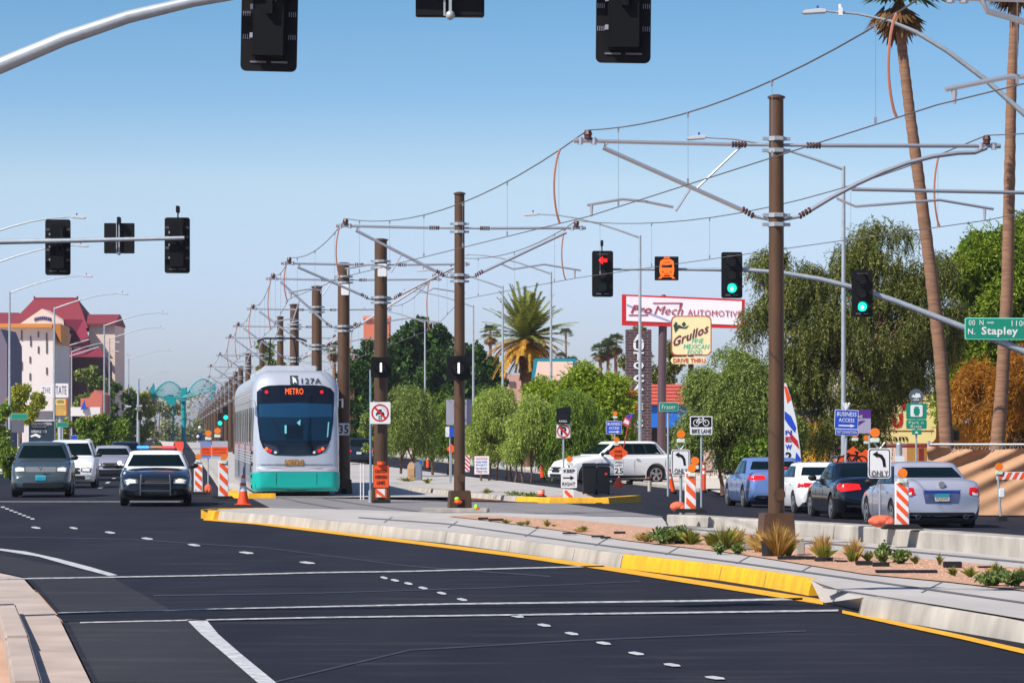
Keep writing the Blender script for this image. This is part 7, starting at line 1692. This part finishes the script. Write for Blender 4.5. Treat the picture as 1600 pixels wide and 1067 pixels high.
T = [(1215, 868, 64, 60, straw, 420, 'large straw-coloured grass clump at the foot of the tall pole'), (1185, 862, 46, 30, straw, 160, 'straw grass clump left of the tall pole box'), (1232, 868, 34, 24, blade_m, 140, 'green grass clump under the straw clump of the tall pole'),
     (1285, 872, 50, 36, straw, 200, 'two-tone grass clump in a black ring right of the tall pole, upper straw part'), (1287, 874, 28, 28, blade_m, 160, 'green grass in the black ring right of the tall pole'), (1334, 876, 48, 36, straw, 190, 'straw grass clump between the ring plant and the small green tufts'),
     (1330, 877, 26, 20, blade_m, 80, 'green base tuft in the straw clump below the turn sign'), (1356, 876, 22, 18, blade_m, 70, 'small green tuft left of the black edging trays'), (1380, 878, 28, 14, shr, 60, 'upright broad-leaved sprig above the black trays'), (1408, 880, 20, 20, shr, 70, 'low green tuft right of the black trays'),
     (1431, 880, 18, 14, blade_m, 50, 'thin green tuft below the sedan bumper'), (1468, 882, 24, 10, blade_m, 40, 'thin upright tuft near the black box tray'), (1490, 899, 18, 16, blade_m, 60, 'small tuft beside the black box tray'), (1516, 901, 20, 20, blade_m, 70, 'small dry tuft near the right end of the gravel'),
     (1556, 898, 26, 16, blade_m, 60, 'taller dry tuft near the right edge of the gravel'), (1548, 914, 18, 28, shr, 80, 'low green shrub near the right end of the gravel'), (1566, 909, 18, 16, shr, 60, 'second low green shrub near the right end of the gravel'), (1582, 915, 20, 20, shr, 70, 'third low green shrub near the right edge'), (1595, 903, 24, 16, blade_m, 60, 'tuft touching the right edge'),
     (1130, 858, 44, 50, blade_m, 260, 'big green grass clump left of the straw clumps'), (1153, 853, 40, 34, straw, 130, 'dry grass clump right of the big green clump'), (1110, 852, 28, 26, blade_m, 120, 'green grass clump between the shrubs and the big clump'), (1080, 850, 30, 34, blade_m, 150, 'medium grass clump right of the leafy shrub'),
     (1062, 848, 26, 30, shr, 130, 'leafy green shrub, larger one at the left of the clumps'), (1040, 849, 26, 34, shr, 120, 'leafy green shrub at the left end of the clumps'), (1012, 846, 22, 34, straw, 110, 'dry tuft at the left end of the clumps'), (1000, 844, 14, 20, blade_m, 60, 'low tuft left of the leafy shrubs'),
     (911, 830, 12, 14, blade_m, 60, 'small lone tuft in the middle of the bare gravel'), (905, 831, 8, 20, straw, 30, 'flat dry tuft beside the lone tuft in the middle'), (855, 822, 13, 12, blade_m, 50, 'small tuft left of the middle of the gravel'), (866, 822, 6, 12, straw, 24, 'tiny dry tuft left of the middle of the gravel'), (839, 826, 6, 8, blade_m, 30, 'tiny tuft nearest the kerb on the left gravel'),
     (813, 820, 8, 18, blade_m, 50, 'low wide tuft on the left gravel'), (824, 820, 10, 12, blade_m, 40, 'tuft touching the low wide one on the left gravel'), (791, 818, 10, 12, blade_m, 40, 'first small tuft right of the nose pole'), (1124, 864, 14, 12, shr, 40, 'small dark green sprout at the kerb below the big clump'), (1153, 864, 10, 10, shr, 30, 'second small green sprout at the kerb')]
for px, py, h, w, mm, n, lab in T: tuft('grass_tuft' if mm is not shr else 'shrub', lab, px, py, h * (1.12 if mm is not straw else 1.02), w * 1.15, mm, int(n * 2.8), shrubby=mm is shr, cat='grass tuft' if mm is not shr else 'shrub')
for i, (px, py, h, w, mm, n, lab) in enumerate([(805, 776, 10, 30, shr, 70, 'low green plants along the far gravel nose'), (830, 777, 8, 26, shr, 60, 'low green plants beside the stubby orange drum'), (760, 771, 12, 16, blade_m, 50, 'yellowish tuft on the far gravel nose'), (636, 752, 10, 24, blade_m, 60, 'tuft below the tan mailbox cabinet'), (668, 755, 12, 16, blade_m, 50, 'tuft right of the grey cabinet')]):
    tuft('grass_tuft', lab, px, py, h, w, mm, n, z=.02, cat='grass tuft', wide=.03, shrubby=mm is shr)
# black pots, trays
blk = mat('black_plastic', (20, 20, 24), .5)
b = G(1201, 868, ZS + .02); k = b.y / F
t = thing('plant_pot', 'black plastic plant pot at the foot of the straw clump', 'plant pot', b); MB().tube([(0, 0, 0), (0, 0, .19), (0, 0, .195), (0, 0, .215)], [10.5 * k, 11.8 * k, 12.6 * k, 12.6 * k], 18).build('pot', blk, t)
b = G(1287, 876, ZS + .02); t = thing('plant_pot', 'sunken black pot ring around the two-tone grass clump', 'plant pot', b); MB().tube([(0, 0, 0), (0, 0, .05)], [.13, .135], 18).build('pot', blk, t)
for px, py, w, h, lab in ((1350, 882, 26, 6, 'short black edging tray lying on the gravel, left one'), (1376, 884, 26, 6, 'short black edging tray lying on the gravel, right one'), (1416, 894, 96, 4, 'long black edging strip lying on the gravel near the kerb'), (1488, 886, 28, 9, 'black box tray on the gravel under the sedan bumper'), (1245, 873, 60, 4, 'black edging strip right of the plant pot'), (1314, 877, 20, 2, 'thin black strip between the grass clumps'),
                          (934, 839, 20, 3, 'thin black tray on the bare gravel, left one'), (946, 841, 16, 3, 'thin black tray on the bare gravel, right one'), (890, 834, 22, 2.5, 'thin black strip left of the two black trays'), (968, 833, 18, 3, 'thin black tray at the back of the bare gravel'), (775, 813, 24, 3, 'thin black strip on the gravel right of the nose pole'), (755, 811, 16, 3, 'thin black strip right behind the single lime glove'), (1540, 886, 24, 2, 'thin dark strip at the back of the right gravel')):
    b = G(px, py, ZS + .02); k = b.y / F
    o = MB().box((0, 0, h * k / 2), (w * k, .16, h * k)).build('edging_tray', blk, bevel=.004); o.location = b; tag(o, lab, 'tray', 'black edging trays on the gravel')
for px, py, lab in ((1170, 858, 'small square concrete footing left of the tall pole'), (1252, 866, 'small square concrete footing right of the tall pole')):
    b = G(px, py, ZS + .02); k = b.y / F; o = MB().box((0, .15, .09), (.12 if px < 1200 else .1, .3, .18)).build('concrete_footing', kerbm, bevel=.01); o.location = b; tag(o, lab, 'footing')
# ================================================================ light, sky, air, camera
SUN_EL = math.radians(46); az = Vector((-.80, -.60, 0)).normalized()      # direction towards the sun
sd = Vector((az.x * math.cos(SUN_EL), az.y * math.cos(SUN_EL), math.sin(SUN_EL)))
w = bpy.data.worlds.new('World'); S.world = w; w.use_nodes = True
nt_ = w.node_tree; bg = nt_.nodes['Background']
sky = nt_.nodes.new('ShaderNodeTexSky'); sky.sky_type = 'NISHITA'; sky.sun_disc = False
sky.sun_elevation = SUN_EL; sky.sun_rotation = math.atan2(az.x, az.y); sky.altitude = 400; sky.air_density = 1.0; sky.dust_density = 1.0; sky.ozone_density = 2.0
tc = nt_.nodes.new('ShaderNodeTexCoord'); sp = nt_.nodes.new('ShaderNodeSeparateXYZ'); rp = nt_.nodes.new('ShaderNodeValToRGB')
nt_.links.new(tc.outputs['Generated'], sp.inputs[0]); nt_.links.new(sp.outputs['Z'], rp.inputs[0])
el = rp.color_ramp.elements
SKY = [(0.0, (.66, .71, 1.0)), (.04, (.65, .70, .985)), (.070, (.68, .72, .85)), (.095, (.42, .57, .75)), (.12, (.33, .51, .67)), (.25, (.28, .42, .60)), (1.0, (.54, .56, .62))]
el[0].position = 0; el[0].color = (*SKY[0][1], 1); el[1].position = 1; el[1].color = (*SKY[-1][1], 1)
for p, c in SKY[1:-1]: e = el.new(p); e.color = (*c, 1)
mx = nt_.nodes.new('ShaderNodeMixRGB'); mx.blend_type = 'MULTIPLY'; mx.inputs[0].default_value = 1
nt_.links.new(sky.outputs[0], mx.inputs[1]); nt_.links.new(rp.outputs[0], mx.inputs[2]); nt_.links.new(mx.outputs[0], bg.inputs[0])
bg.inputs[1].default_value = .15
l = bpy.data.lights.new('sun', 'SUN'); l.energy = 5.0; l.angle = math.radians(.5); l.color = (1, .95, .87)
lo = bpy.data.objects.new('sun', l); COL.objects.link(lo); lo.rotation_euler = sd.to_track_quat('Z', 'Y').to_euler(); lo.location = (0, 0, 50)
cam_ = bpy.data.cameras.new('camera'); co = bpy.data.objects.new('camera', cam_); COL.objects.link(co); S.camera = co
co.location = (0, 0, H); co.rotation_euler = (PI / 2, 0, 0); cam_.sensor_width = 36; cam_.lens = 36 * F / 1600
cam_.shift_y = (HZ - 533.5) / 1600; cam_.clip_start = 1; cam_.clip_end = 30000
S.view_settings.view_transform = 'Standard'; S.view_settings.look = 'None'; S.view_settings.exposure = .28; S.view_settings.gamma = 1
S.cycles.max_bounces = 6; S.cycles.use_denoising = True

hz = bpy.data.materials.new('haze'); hz.use_nodes = True; n_ = hz.node_tree; n_.nodes.remove(n_.nodes['Principled BSDF'])
pv = n_.nodes.new('ShaderNodeVolumePrincipled'); pv.inputs['Color'].default_value = (.86, .90, .96, 1); pv.inputs['Density'].default_value = .00013; pv.inputs['Anisotropy'].default_value = .3
n_.links.new(pv.outputs[0], n_.nodes['Material Output'].inputs['Volume'])
hb = MB().box((0, 7000, 13.7), (12400, 14900, 30)).build('haze', hz, smooth=False); tag(hb, kind='stuff'); tag(hb, 'thin pale air filling the whole street', 'haze')
